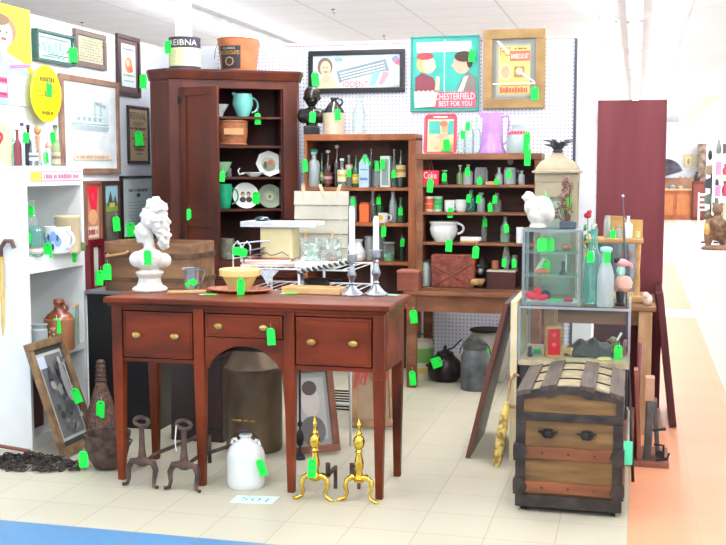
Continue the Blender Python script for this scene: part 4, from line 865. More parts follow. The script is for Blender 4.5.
# things under the work table
p = PZ(474, 392); u = MP(p.x, p.y, 0)
t = thing('milk_pail', 'small grey lidded milk can with a wire bail under the work table', 'can', (XA(475, p.y+.1, .1), p.y+.1, .001)); r = 14.5*u
b = MB(galv); b.lathe([(r*.96,0), (r,.01), (r,34*u), (r*.86,38*u), (r*.8,41*u), (r*.86,43*u)], seg=30); part(b, 'body', t)
b = MB(galv); b.lathe([(r*.88,43*u), (r*.9,45*u), (r*.4,49*u), (.0,49.5*u)], seg=28); b.tube(loop((0,0,49*u), .035, .02, a0=0, a1=PI), .005, 6); part(b, 'lid', t)
b = MB(blackiron); b.tube([(r*1.08*math.cos(a), 0, 36*u+16*u*math.sin(a)) for a in [PI*i/14 for i in range(15)]], .004, 6); part(b, 'bail', t)
p = PZ(487, 378); u = MP(p.x, p.y, 0); t = thing('crock', 'large pale grey stoneware crock with a dark rim behind the milk can', 'crock', (XA(487, 8.12, 0), 8.12, .001)); b = MB(mat('stoneware_grey', '#a9a89a', .35, col2='#97968a', coat=.2)); b.lathe([(.12,0), (.14,.03), (.175,.2), (.17,.3), (.125,.36), (.12,.375), (.135,.385)], seg=32); part(b, 'body', t); b = MB(blackiron); b.lathe([(.136,.386), (.14,.395), (.13,.402), (.11,.398)], seg=32); part(b, 'rim', t); tag(t, (.0, -.19, .31), .07, .1)
p = PZ(444, 384); u = MP(p.x, p.y, 0)
t = thing('cast_iron_kettle', 'rounded dark cast iron kettle on the floor under the work table', 'kettle', (XA(445, p.y+.14, .1), p.y+.14, .001)); r = 17*u
b = MB(mat('kettle_iron', '#33272a', .35, .4, col2='#1f1819')); b.lathe([(r*.7,0), (r*.95,.03), (r*1.05,12*u), (r*.9,20*u), (r*.55,26*u), (r*.5,27*u)], seg=30); part(b, 'body', t)
b = MB(blackiron); b.lathe([(r*.52,27*u), (r*.5,28.5*u), (r*.15,31*u), (.012,33*u), (.014,35*u), (.002,36*u)], seg=24); part(b, 'lid', t)
b = MB(blackiron); b.tube([(-r*.8,-.02,15*u), (-r*1.3,-.05,17*u), (-r*1.6,-.06,21*u)], [.028,.02,.013], 8); part(b, 'spout', t); b = MB(blackiron); b.tube([(.0,0,30*u), (r*.5,0,34*u), (r*1.0,-.0,43*u)], .007, 6); part(b, 'handle', t); tag(t, (.02, -r-.03, 25*u), .08, .08, .2, 1.2)
p = PZ(421, 378); t = thing('lard_tin', 'cream and green printed lard tin under the left end of the work table', 'tin', (XA(420, 8.08, 0), 8.08, .001)); b = MB(P('#b8b59a')); b.lathe([(.105,0), (.107,.01), (.107,.29), (.103,.3)], seg=30); b.m(P('#6e9a4c')); b.lathe([(.1075,.14), (.1075,.25)], seg=30, cap=False); b.m(P('#b9a24a')); b.lathe([(.1078,.06), (.1078,.1)], seg=30, cap=False); part(b, 'body', t); b = MB(blackiron); b.tube([(-.107,0,.27), (-.107,-.04,.34), (0,-.06,.36), (.107,-.04,.34), (.107,0,.27)], .004, 5); part(b, 'bail', t)
# ------------------------------------------------------------------ on the sideboard
SZ = SH+.001
def on_sb(px, py): y = min(PZ(px, py, SH).y, 5.40); return (XA(px, y, SZ), y, SZ)
def lady():
    b = MB(plaster)
    b.lathe([(.092,0), (.095,.012), (.085,.022), (.07,.028), (.062,.045), (.058,.07), (.07,.085), (.075,.1), (.05,.11)], seg=32)
    b.ball((0,0,.165), (.085,.055,.06)); b.ball((-.065,.0,.165), (.045,.045,.042)); b.ball((.075,.0,.16), (.045,.045,.04)); b.ball((-.02,-.03,.16), (.06,.04,.045))
    b.tube([(.0,0,.19), (.0,0,.24), (-.008,0,.285)], [.036,.029,.033], 12)
    b.ball((-.026,0,.305), (.05,.042,.058)); b.ball((-.04,0,.283), (.028,.028,.03)); b.tube([(-.066,0,.325), (-.078,0,.305), (-.068,0,.298)], [.006,.009,.008], 6)
    b.ball((-.064,0,.283), (.01,.014,.005)); b.ball((-.062,0,.275), (.01,.012,.005)); b.ball((-.055,0,.262), (.014,.016,.012)); b.ball((-.06,-.018,.318), (.008,.01,.006)); b.ball((-.06,.018,.318), (.008,.01,.006)); b.ball((-.064,0,.335), (.012,.03,.006))
    b.ball((.0,-.045,.3), (.012,.006,.016))
    rnd = random.Random(3)
    for c, r in (((.022,0,.375), (.066,.06,.066)), ((.04,0,.432), (.058,.05,.05)), ((.062,0,.35), (.05,.052,.07)), ((.082,0,.285), (.032,.04,.062))):
        b.ball(c, r)
        for i in range(46):
            a, e = rnd.uniform(0, 2*PI), rnd.uniform(-1.3, 1.5); p = (c[0]+r[0]*math.cos(a)*math.cos(e), c[1]+r[1]*math.sin(a)*math.cos(e), c[2]+r[2]*math.sin(e))
            if p[0] < .0 and p[2] < .365: continue
            b.ball(p, rnd.uniform(.009, .013), seg=8, rings=6)
    return b
t = thing('bust', 'white plaster bust of a lady with tall curled hair, on the left of the sideboard', 'bust', on_sb(150, 291), .15); fo = part(lady(), 'figure', t, remesh=.0038); fo.scale = (1, 1, 1.03); tag(t, (.012, -.07, .245), .045, .08)
t = thing('tin_cup', 'small shiny metal cream jug with an angular handle beside the bust', 'jug', on_sb(192, 285), -.1); b = MB(pewter); b.lathe([(.04,0), (.042,.01), (.036,.06), (.04,.115), (.043,.118), (.038,.116), (.033,.06), (.037,.012), (0,.01)], seg=28, cap=False); b.ball((-.042,0,.11), (.018,.012,.01)); part(b, 'body', t); b = MB(pewter); b.tube([(.036,0,.105), (.075,0,.11), (.08,0,.1), (.062,0,.04), (.036,0,.03)], .004, 7); part(b, 'handle', t)
tag(t, (.05, -.02, .06), .04, .06, .3, 1.0)
b = MB(tan); b.box((0,0,.006), (.2,.07,.011), (0,0,.35)); single(b, 'cutting_board', 'flat tan wooden slat lying between the bust and the copper tray', 'board', on_sb(187, 293), bevel=.002)
t = thing('woven_tray', 'round copper-brown woven tray under the yellow bowl', 'tray', on_sb(240, 292)); cop = mat('copper_weave', '#b06a4a', .5, .2, col2='#84452f', scale=60, bump=.6)
b = MB(cop); b.lathe([(0,0), (.14,0), (.172,.012), (.176,.017), (.17,.02), (.138,.007), (0,.006)], seg=40, cap=False, sy=.62); part(b, 'body', t); b = MB(mat('copper_rim', '#c07b54', .4)); b.tube([(.174*math.cos(a), .174*.62*math.sin(a), .017) for a in [2*PI*i/40 for i in range(40)]], .004, 6, closed=True); part(b, 'rim', t)
o3 = on_sb(240, 292)
yel = mat('yellow_ware', '#ecd28a', .3, col2='#e0c070', scale=5, coat=.3)
t = thing('mixing_bowl', 'yellow ware mixing bowl with a thick rim on the woven tray', 'bowl', (o3[0], o3[1], SZ+.0085)); b = MB(yel)
b.lathe([(.05,0), (.055,.004), (.09,.07), (.094,.078), (.108,.08), (.11,.112), (.103,.116), (.096,.11), (.085,.07), (.04,.01), (0,.008)], seg=40, cap=False)
b.lathe([(0,0), (.05,0)], seg=40, cap=False); part(b, 'body', t); tag(t, (.05, -.112, .1), .04, .1, 0, .03)
t = thing('wooden_tray', 'shallow light wooden tray left of the two candlesticks', 'tray', on_sb(314, 291), -.05); b = MB(tan); b.bb(-.155, .155, -.05, .05, 0, .008); part(b, 'base', t)
b = MB(mat('light_tan', '#d9b27c', .5, col2='#c0935c', scale=6)); b.bb(-.162, .162, -.058, -.05, 0, .034); b.bb(-.162, .162, .05, .058, 0, .034); b.bb(-.162, -.154, -.05, .05, 0, .034); b.bb(.154, .162, -.05, .05, 0, .034); part(b, 'rim', t, bevel=.003)
def candlestick(px, py, lb, hs, hc, ang):
    t = thing('candlestick', lb, 'candlestick', on_sb(px, py), 0, 'pewter candlesticks')
    b = MB(pewter); s = hs
    b.lathe([(.06,0), (.062,.004), (.06,.01), (.052,.014), (.03,.035), (.018,.052), (.012,.058), (.018,.064), (.011,.072), (.013,.085), (.024,.11), (.025,.118), (.015,.145*1), (.012,.17), (.018,.175), (.012,.182), (.014,.19)], seg=28)
    for v in b.bm.verts: v.co.z *= s
    part(b, 'stem', t)
    b = MB(pewter); b.lathe([(.012,.19*s), (.022,.195*s), (.024,.205*s), (.023,.228*s), (.034,.23*s), (.034,.234*s), (.018,.236*s)], seg=28); part(b, 'cup', t)
    z0 = .236*s
    b = MB(mat('candle_wax', '#e6edf3', .35)); b.lathe([(.0155,z0), (.0165,z0+.02), (.015,z0+hc*.92), (.011,z0+hc), (.003,z0+hc+.004)], seg=16); part(b, 'candle', t); b = MB(P('#4a4440')); b.tube([(0,0,z0+hc), (.001,0,z0+hc+.012)], .0012, 4); part(b, 'wick', t)
    return t
candlestick(352, 295, 'left pewter candlestick holding a white candle, nearer the wooden tray', .9, .245, 0)
candlestick(376, 292, 'right pewter candlestick holding a white candle, nearest the right end', 1.0, .17, 0)
for px, py, lb, a in ((210, 295, 'neon green tag lying on the sideboard in front of the woven tray', .2), (291, 294, 'neon green tag on a white slip lying before the wooden tray', .5), (392, 293, 'aqua paper tag lying behind the right candlestick', -.3)):
    o = on_sb(px, py); b = MB(green if px < 380 else P('#8fe0c8')); b.box((0,0,.002), (.07,.035,.002), (0,.0,a)); b.m(P('#e8f2ea')); b.box((-.035,.005,.001), (.05,.03,.0012), (0,0,a+.5)); single(b, 'loose_price_tag', lb, 'tag', o)

# ------------------------------------------------------------------ behind the sideboard
# black cabinet, dark churn, tub
zc_ = .86
x0, x1 = XA(88, 6.05, .5), XA(159, 6.05, .5)
t = thing('black_cabinet', 'plain black cabinet with a grey top behind the left end of the sideboard', 'cabinet', ((x0+x1)/2, 6.3, 0)); w = (x1-x0)/2
b = MB(black); b.bb(-w, w, -.25, .25, .0, zc_-.02); part(b, 'body', t, bevel=.004); b = MB(mat('grey_cabinet_top', '#77787c', .6)); b.bb(-w-.01, w+.01, -.26, .26, zc_-.02, zc_); part(b, 'top', t, bevel=.003)  # plain grey top slab over the black body
p = PZ(203, 455); t = thing('wooden_churn', 'dark brown tall tapered wooden box standing under the sideboard', 'churn', (XA(203, 5.95, .3), 5.98, 0)); b = MB(darkw); b.box((0,0,zc_/2), (.3,.24,zc_), taper=1.12); part(b, 'body', t, bevel=.006); 
for z in (.08, .5): b = MB(blackiron); b.box((0,0,z), (.31+.02*(1-z),.25+.02*(1-z),.025)); part(b, 'band', t)
bx_a, bx_b = XA(102, 6.1, 1), XA(200, 6.1, 1)
t = thing('wooden_tub', 'weathered round-ended wooden tub with two hoops behind the white bust', 'tub', ((bx_a+bx_b)/2, 6.24, zc_+.001)); w = (bx_b-bx_a)/2; hT = PY(150, 243, 6.1).z-zc_
def stadium(hw_, hd_, r, n=8): return [(sx*(hw_-r)+r*math.cos(a), sy*(hd_-r)+r*math.sin(a)) for sx, sy, a0 in ((1,1,0), (-1,1,PI/2), (-1,-1,PI), (1,-1,1.5*PI)) for a in [a0+PI/2*i/n for i in range(n+1)]]
b = MB(crate); slab(b, stadium(w*.97, .19, .09), 0, .02)
def ring(b, o, i_, z0, z1):
    A0, A1 = [b.v((x, y, z0)) for x, y in o], [b.v((x, y, z1)) for x, y in o]; B0, B1 = [b.v((x, y, z0)) for x, y in i_], [b.v((x, y, z1)) for x, y in i_]; n = len(o)
    for i in range(n):
        j = (i+1) % n; b.face([A0[i], A0[j], A1[j], A1[i]]); b.face([B0[j], B0[i], B1[i], B1[j]]); b.face([A1[i], A1[j], B1[j], B1[i]]); b.face([A0[j], A0[i], B0[i], B0[j]])
ring(b, stadium(w*.97, .19, .09), stadium(w*.97-.02, .17, .075), .02, hT); part(b, 'body', t)
for z in (.06, hT-.09): b = MB(mat('tub_hoop', '#6d4e34', .7, col2='#453020')); ring(b, stadium(w*.985, .197, .095), stadium(w*.972, .191, .09), z, z+.03); part(b, 'hoop', t)
b = MB(tan); b.tube([(-w*.75,-.21,hT-.07), (-w*.75,-.24,hT-.08), (-w*.35,-.24,hT-.06), (-w*.35,-.21,hT-.05)], .008, 6); part(b, 'handle', t); tag(t, (-w*.72, -.25, hT-.1), .05, .1)
# white wire stand with papers and a cream box
wirem = mat('white_wire', '#e8ecf0', .4)
sx_a, sx_b, ys0, ys1, zw = XA(243, 5.98, 1.05), XA(351, 5.98, 1.05), 5.95, 6.51, 1.035
t = thing('wire_stand', 'white wire stand with a twisted edge behind the sideboard', 'stand', ((sx_a+sx_b)/2, 6.23, 0)); w = (sx_b-sx_a)/2; WX = (sx_a+sx_b)/2
b = MB(wirem)
for x in (-w, w*.0+.02, w):
    for y in (-.26, .26): b.tube([(x, y, 0), (x, y, zw)], .008, 6)
part(b, 'leg', t); b = MB(wirem)
for z in (.9, zw-.004):
    for i in range(12): b.tube([(-w+2*w*i/11, -.26, z), (-w+2*w*i/11, .26, z)], .0035, 5)
    for y in (-.26, .26): b.tube([(-w, y, z), (w, y, z)], .006, 6)
part(b, 'shelf', t)
b = MB(mat('twisted_wire', '#c9ccc8', .4)); pts0 = (.02, -.27, zw-.015), (w, -.27, zw+.05)
for k_ in (0, PI):
    pts = []
    for i in range(90):
        u_ = i/89; a = u_*60+k_; pts.append((pts0[0][0]+(pts0[1][0]-pts0[0][0])*u_, -.275+.009*math.cos(a), pts0[0][2]+(pts0[1][2]-pts0[0][2])*u_+.009*math.sin(a)))
    b.m(mat('twisted_dark', '#3e3c38', .5) if k_ else mat('twisted_wire', '#c9ccc8', .4)); b.tube(pts, .0065, 5)
part(b, 'twisted_edge', t); b = MB(mat('lace', '#dfe3ea', .7, col2='#b9bfcc', scale=80)); b.prism([(-.29+.05,zw-.01), (-.1,zw-.01), (-.14,zw-.05), (-.17,zw-.1), (-.2,zw-.05)], -.272, -.268); part(b, 'lace_trim', t)
zt_ = zw+.003
bx_ = XA(272, 6.12, 1.07)
zq = zt_
for i, (wd, dp, hh, c, a, dx, lb) in enumerate(((.34,.26,.014,'#e3b8a4',.12,0,'pinkish magazine, lowest of the stack under the cream box'), (.31,.24,.012,'#f0e8da',-.05,.02,'cream magazine in the middle of the stack under the cream box'), (.28,.22,.014,'#d99c8c',.2,-.02,'salmon book on top of the stack under the cream box'))):
    b = MB(P(c)); b.bb(-wd/2, wd/2, -dp/2, dp/2, 0, hh); b.m(P('#f6f3ea')); b.bb(-wd/2+.004, wd/2-.004, -dp/2-.001, dp/2-.004, .003, hh-.003); single(b, 'magazine', lb, 'magazine', (bx_+dx, 6.14, zq), a, 'magazines on the wire stand'); zq += hh+.001
xb = XA(279, 6.13, 1.2); u = MP(xb, 6.13, 1.2)
t = thing('enamel_kitchen_box', 'cream enamel kitchen scale body under a wide white board', 'scale', (xb, 6.15, zq)); hb_ = 33*u
b = MB(cream); b.bb(-17*u, 17*u, -.08, .08, 0, hb_); part(b, 'body', t, bevel=.015); b = MB(blackiron); b.tube([(-.09,-.083,.025), (-.06,-.083,.04), (-.03,-.083,.02), (.01,-.083,.03), (.04,-.083,.045), (.08,-.083,.02)], .002, 4); part(b, 'wire', t)
b = MB(mat('grey_white_top', '#d9dde4', .35)); b.bb(-36*u, 42*u, -.1, .1, 0, .022); b.bb(-36*u, 42*u, -.1, -.096, -.01, .0); o = single(b, 'enamel_board', 'wide pale board lying across the cream box', 'board', (xb, 6.15, zq+hb_+.002), .0, bevel=.006)
xx = XA(259, 6.15, 1.31); b = MB(mat('dark_teal_glass', '#22424a', .2)); b.lathe([(.035,0), (.05,.008), (.035,.022), (.01,.026)], seg=20); single(b, 'glass_dish', 'small dark teal glass dish on the left of the pale board', 'dish', (xx+.02, 6.15, zq+hb_+.026))
t = thing('wire_plate_rack', 'bright white wire plate rack curling above the yellow bowl', 'rack', (XA(238, 6.06, 1.0), 6.06, .0)); xq = 0; b = MB(wirem)
for dx in (-.03, .03, ): b.tube([(dx,0,0), (dx,0,1.12), (dx+.005,.0,1.16), (dx+.03,0,1.185), (dx+.05,0,1.16), (dx+.05,0,1.06)], .0045, 6)
b.tube([(.0,0,1.17), (.12,0,1.185), (.2,.0,1.19)], .0045, 6); b.tube([(-.03,0,1.08), (.1,0,1.1), (.17,0,1.12)], .0045, 6); b.tube([(-.03,0,0), (.03,0,0)], .0045, 6); b.tube([(-.03,0,.0), (-.03,.12,0), (.03,.12,0), (.03,0,0)], .0045, 6); part(b, 'wire', t); tag(t, (.03, -.02, 1.16), .09, .05, .2, .2)
b = MB(mat('grey_card', '#8b8d98', .6)); b.box((0,0,.0), (.1,.2,.006), (0,-.2,0)); b.m(P('#5a3a38')); b.box((0,0,-.03), (.1,.2,.006), (0,-.2,0)); part(b, 'card', t, loc=(.12, .05, 1.14))
# pan
xp = XA(316, 6.08, .93); t = thing('saucepan', 'black iron saucepan on the lower level of the wire stand', 'pan', (xp, 6.1, .906)); b = MB(blackiron); b.lathe([(.065,0), (.075,.01), (.078,.055), (.082,.06), (.074,.058), (.07,.012), (0,.008)], seg=28, cap=False); part(b, 'body', t); b = MB(blackiron); b.tube([(.07,0,.05), (.16,-.03,.06)], .007, 6); part(b, 'handle', t)
# white linen tray, plastic bags, clothespin board
xb2 = XA(325, 6.16, 1.06)
b = MB(white); b.bb(-.14, .12, -.14, .14, 0, .035); single(b, 'white_box_lid', 'flat white box on the right of the wire stand', 'box', (xb2, 6.14, zt_), .0, bevel=.004)
bagm = glass('plastic_bag', '#dfe8e4', .72, .12)
for px, lb, c in ((312, 'crinkled plastic bag of pale green paper on the flat white box', '#b9e0c4'), (333, 'crinkled plastic bag of reddish beads on the flat white box', '#c2845f')):
    x = XA(px, 6.1, 1.12); t = thing('plastic_bag', lb, 'bag', (x, 6.08, zt_+.036)); b = MB(bagm); rnd = random.Random(px)
    b.grid(lambda u_, v_: (-.062+.124*u_, -.03*math.sin(PI*u_)**.5*math.sin(PI*min(v_*1.3,1))**.5+rnd.uniform(-.006,.006), .135*v_+rnd.uniform(-.003,.003)), 9, 9, False); b.grid(lambda u_, v_: (-.062+.124*u_, .03*math.sin(PI*u_)**.5*math.sin(PI*min(v_*1.3,1))**.5+rnd.uniform(-.004,.004), .135*v_), 7, 7, False)
    for v in b.bm.verts: v.co.z = max(v.co.z, .0)
    part(b, 'bag', t); b = MB(P(c)); b.bb(-.035, .035, -.012, .012, .005, .05 if px > 320 else .1); part(b, 'contents', t, bevel=.008)
xk = XA(320, 6.36, 1.3); u = MP(xk, 6.36, 1.3)
t = thing('slatted_board', 'cream slatted board with three clothespins along its top', 'board', (xk, 6.39, zt_), 0); b = MB(mat('cream_slats', '#c6c2b2', .6, col2='#b5b09e', scale=5)); zb_ = 0; top_ = PY(320, 191, 6.36).z-zt_
n = 5; hh = top_/n
for i in range(n): b.box((0, 0, hh*(i+.5)), (54*u+.004*i, .014, hh-.003), (-.12,0,0))
part(b, 'slats', t, bevel=.001); b = MB(cream); 
for x in (-.12, .12): b.bb(x-.01, x+.01, .008, .02, 0, top_)
part(b, 'batten', t)
for i, (px, a) in enumerate(((302, -.05), (321, -.35), (337, .35), )):
    x = XA(px, 6.36, 1.5)-xk; b = MB(mat('clothespin_wood', '#f0cfa0', .5)); b.box((-.004,-.012,top_+.0), (.009,.006,.085), (0,a,0)); b.box((.004,.0,top_+.0), (.009,.006,.085), (0,a,0)); o = part(b, 'clothespin', t, bevel=.002)
for px, z_ in ((305, .16), (332, .17)):
    x = XA(px, 6.36, 1.2)-xk; b = MB(mat('clothespin_wood', '#f0cfa0', .5)); b.box((x,-.02,z_), (.011,.008,.08), (0,.1,0)); part(b, 'clothespin', t)
for o in [c for c in t.children if c.name.startswith('clothespin')][:3]: pass
i = 0
for c in t.children:
    if c.name.startswith('clothespin') and i < 3:
        c.location.x = XA((302, 321, 337)[i], 6.36, 1.5)-xk; i += 1

# ------------------------------------------------------------------ on the floor under and before the sideboard
t = thing('milk_can', 'large old brown metal milk can under the arch of the sideboard', 'can', (XA(254, 5.78, .3), 5.78, .001)); R_ = .163
b = MB(oldcan); b.lathe([(R_*.97,0), (R_,.012), (R_,.47), (R_*1.03,.475), (R_*1.03,.485), (R_*.98,.49), (R_*.72,.58), (R_*.62,.6), (R_*.62,.68), (R_*.78,.7)], seg=40); part(b, 'body', t)
b = MB(oldcan); b.lathe([(R_*.6,.69), (R_*.72,.7), (R_*.72,.715), (R_*.3,.73), (0,.732)], seg=36); part(b, 'lid', t)
for s in (-1, 1): b = MB(galv); b.tube([(s*R_*.8,0,.56), (s*R_*1.12,0,.6), (s*R_*1.1,0,.66), (s*R_*.66,0,.665)], .007, 7); part(b, 'handle', t)
b = MB(brass_o); 
for dx in (-.06, -.03, .01, .05): b.ball((dx,-R_,.2), (.016,.006,.006))
part(b, 'stamped_mark', t)
p = PZ(246.5, 491); t = thing('ceramic_jug', 'white glazed stoneware jug with a wire bail on the floor before the milk can', 'jug', (XA(246, p.y+.085, .1), p.y+.085, .001)); r = .098; wj = mat('white_stoneware', '#e6e9e6', .2, col2='#dde0da', coat=.4)
b = MB(wj); b.lathe([(r*.93,0), (r*.97,.008), (r,.03), (r,.155), (r*.97,.175), (r*.86,.2), (r*.66,.222), (r*.42,.236), (.03,.242), (.026,.256), (.033,.26), (.033,.268), (.02,.27)], seg=40); part(b, 'body', t)
for s in (-1, 1): b = MB(wj); b.tube([(s*.045,0,.226), (s*.056,0,.242), (s*.068,0,.24), (s*.076,0,.215)], .008, 7); part(b, 'ear', t)
b = MB(blackiron); b.tube([(-.062,-.0,.225), (-.075,-.01,.25), (-.03,-.02,.29), (.03,-.02,.29), (.075,-.01,.25), (.062,-.0,.225)], .0025, 5); part(b, 'bail', t); b = MB(darkw); b.lathe([(.01,-.035), (.013,0), (.01,.035)], (0,-.02,.292), 10, rot=(0,PI/2,0)); part(b, 'grip', t); tag(t, (.085, -.06, .18), .04, .09, .4, -.3)
cs = [PZ(*q) for q in ((229,503), (272,504), (280,497), (237,496))]; c0 = sum(cs, Vector())/4
b = MB(P('#dff6f4')); vs = [b.v((c.x-c0.x, c.y-c0.y, .002)) for c in cs]; lo = [b.v((c.x-c0.x, c.y-c0.y, .0)) for c in cs]; b.face(vs)
for i in range(4): j = (i+1) % 4; b.face([lo[i], lo[j], vs[j], vs[i]])
b.m(P('#4ab8b0')); b.M = Matrix.Rotation(-PI/2, 4, 'X') @ Matrix.Rotation(PI, 4, 'Y'); b.text('105', -.07, -.03, .07, .03, -.003 if False else -.0028)
for v in b.bm.verts:
    if abs(abs(v.co.z)-.0028) < 1e-4: v.co.z = .0028
single(b, 'number_card', 'pale aqua card numbered 105 taped to the floor before the white jug', 'card', (c0.x, c0.y, .0005), flat=True)
# iron andirons
def iron_dog(px, py, lb, ang=.0, back=.45, dx=.0):
    p = PZ(px, py); t = thing('iron_andiron', lb, 'andiron', (p.x, p.y+.02, 0), ang, 'rusty ring-top andirons')
    b = MB(iron); b.tube([(.04*math.cos(a), 0, .335+.022*math.sin(a)) for a in [2*PI*i/20 for i in range(20)]], .0105, 8, closed=True); part(b, 'ring', t)
    b = MB(iron); b.tube([(0,0,.315), (0,0,.3), (0,0,.2), (0,0,.15)], [.018,.013,.016,.022], 10); b.ball((0,0,.13), (.042,.026,.028)); part(b, 'shaft', t)
    for s in (-1, 1): b = MB(iron); b.tube([(s*.02,0,.13), (s*.06,0,.125), (s*.078,-.005,.09), (s*.072,-.01,.04), (s*.075,-.02,.014), (s*.1,-.03,.009)], [.018,.018,.015,.011,.01,.009], 8); part(b, 'leg', t)
    b = MB(iron); b.tube([(0,.02,.12), (.015,.13,.14), (dx+.07,back*.8,.165), (dx+.1,back,.15)], .01, 6); part(b, 'log_bar', t); b = MB(iron); b.tube([(dx+.1,back,.155), (dx+.1,back,.0)], .011, 6); part(b, 'rear_leg', t)
    return t
t = iron_dog(141, 487, 'left rusty iron andiron with ring top, beside the cast iron pot', -.05, .5, .04)
t = iron_dog(183, 491, 'right rusty iron andiron with ring top, beside the sideboard leg', -.05, .5, .08); b = MB(P('#eef2ee')); b.tube([(-.035,-.012,.33), (-.04,-.016,.25), (-.036,-.014,.2)], .003, 5); part(b, 'string', t)
# brass andirons
def brass_dog(px, py, lb, sgn, flip):
    p = PZ(px, py); t = thing('brass_andiron', lb, 'andiron', (p.x, p.y+.02, 0), 0, 'shiny brass andirons')
    b = MB(brass); b.lathe([(.012,.1), (.03,.115), (.02,.13), (.016,.15), (.022,.165), (.024,.19), (.018,.215), (.013,.235), (.02,.245), (.013,.255), (.026,.275), (.029,.295), (.024,.315), (.012,.325), (.016,.335), (.009,.345), (.008,.37), (.013,.38), (.007,.395), (.003,.41)], seg=24); part(b, 'shaft', t)
    for s in (-1, 1): b = MB(brass); b.tube([(0,0,.108), (s*.035,0,.118), (s*.062,-.005,.1), (s*.066,-.01,.065), (s*.055,-.015,.04), (s*.062,-.02,.018), (s*.09,-.03,.008), (s*.105,-.034,.007)], [.016,.017,.014,.011,.009,.009,.01,.006], 10); part(b, 'leg', t)
    b = MB(brass); b.ball((0,-.004,.108), (.03,.014,.02)); part(b, 'plate', t)
    b = MB(iron); b.bb(sgn*.05-.007, sgn*.05+.007, .05, .2, .1, .118); b.bb(min(0, sgn*.05), max(0, sgn*.05), .02, .05, .1, .118) ; b.bb(sgn*.05-.011, sgn*.05+.011, .05, .062, .1, .17); b.bb(sgn*.05-.008, sgn*.05+.008, .185, .2, 0, .1); part(b, 'log_bar', t)
    return t
t = brass_dog(314, 500, 'left polished brass andiron with a neon tag, under the sideboard', 1, 0); tag(t, (0, -.04, .24), .042, .1, 0, .05)
brass_dog(358, 502, 'right polished brass andiron, beside the front right sideboard leg', -1, 0)
# framed pieces under the sideboard
def lean_frame(name, lb, cat, loc, rz, w, h, fw, fm, inner, lean, d=.03, extra=None):
    t = thing(name, lb, cat, loc, rz); t.rotation_euler = (-lean, 0, rz)
    b = MB(fm); b.bb(-w/2, w/2, -d, 0, 0, fw); b.bb(-w/2, w/2, -d, 0, h-fw, h); b.bb(-w/2, -w/2+fw, -d, 0, fw, h-fw); b.bb(w/2-fw, w/2, -d, 0, fw, h-fw); part(b, 'frame', t, bevel=.004)
    b = MB(inner); b.bb(-w/2+fw*.9, w/2-fw*.9, -d*.5, -.002, fw*.9, h-fw*.9); b.y = -d*.5
    if extra: extra(b, -w/2+fw, w/2-fw, fw, h-fw, 0)
    part(b, 'picture', t, flat=False); return t
def art_engr(b, x0, x1, z0, z1, y):
    q = A(b, x0, x1, z0, z1); q.rect(.06, .05, .94, .95, P('#b9bab2')); q.rect(.1, .08, .9, .92, P('#6d6e70')); rnd = random.Random(2)
    for i in range(46): q.oval(rnd.uniform(.18,.82), rnd.uniform(.14,.86), rnd.uniform(.03,.09), rnd.uniform(.015,.05), P(rnd.choice(['#4a4a4e', '#8b8c8c', '#38383c', '#a0a09c', '#5b5b60'])), rnd.uniform(0, 3))
    q.oval(.62, .62, .1, .2, P('#8f8f90')); q.oval(.62, .84, .05, .04, P('#b5b0a8'))
B0, B1 = PZ(57, 460), PZ(91, 443); Lw = (B1-B0).length; rz_ = math.atan2(B1.y-B0.y, B1.x-B0.x); m_ = (B0+B1)/2
t = lean_frame('framed_engraving', 'old framed dark engraving leaning against the white shelf above the chain', 'picture', (m_.x+.02, m_.y, .012), rz_, Lw, .66, .045, mat('old_gilt', '#8f7350', .5, col2='#6a4f36', scale=20), mat('dark_mat', '#3c4546', .5), .33, extra=art_engr)
b = MB(P('#c8d4ee')); b.rect(-Lw*.36, .5, -Lw*.16, .57, -.022); part(b, 'sticker', t, flat=True); tag(t, (Lw*.22, -.045, .36), .05, .09)
p = PZ(331, 455-12); lean_frame('framed_portrait', 'brown framed portrait leaning behind the left brass andiron', 'picture', (XA(316, 5.75, 0), 5.72, .012), .62, .3, .5, .04, mat('brown_frame', '#8a5238', .45, col2='#5d3322'), P('#9c9a98'), .3, extra=lambda b, x0, x1, z0, z1, y: (lambda q: (q.rect(.1,.08,.9,.92,P('#b5b3ae')), q.oval(.5,.6,.25,.22,P('#cfc6bc')), q.oval(.5,.2,.35,.2,P('#6e6a6a')), q.oval(.5,.78,.2,.1,P('#5a4c46'))))(A(b, x0, x1, z0, z1)))
t = lean_frame('gilt_frame', 'light brown frame draped with red ribbons under the right drawer', 'picture', (XA(372, 6.35, 0), 6.4, .012), .35, .3, .5, .05, mat('light_brown_frame', '#b38a62', .5, col2='#8e6845'), mat('mat_tan', '#a98f70', .6), .35)
b = MB(P('#d84a4e')); rnd = random.Random(9)
for i in range(9): x = -.1+.025*i; b.tube([(x,-.035,.47), (x+rnd.uniform(-.02,.02),-.05,.38), (x+rnd.uniform(-.03,.03),-.045,rnd.uniform(.22,.33))], .006, 5)
part(b, 'ribbon', t)
t = thing('wire_shoe_rack', 'low black and white wire rack on the floor behind the brass andirons', 'rack', (XA(343, 6.75, 0), 6.8, 0)); b = MB(blackiron)
for z in (.05, .12): 
    for y in (-.12, -.04, .04, .12): b.tube([(-.2,y,z), (.2,y,z)], .006, 6)
part(b, 'rail', t); b = MB(wirem); b.tube([(-.2,-.12,.085), (.2,-.12,.085)], .01, 6)
for x in (-.2, .2): b.bb(x-.01, x+.01, -.13, .13, 0, .14)
part(b, 'end', t)
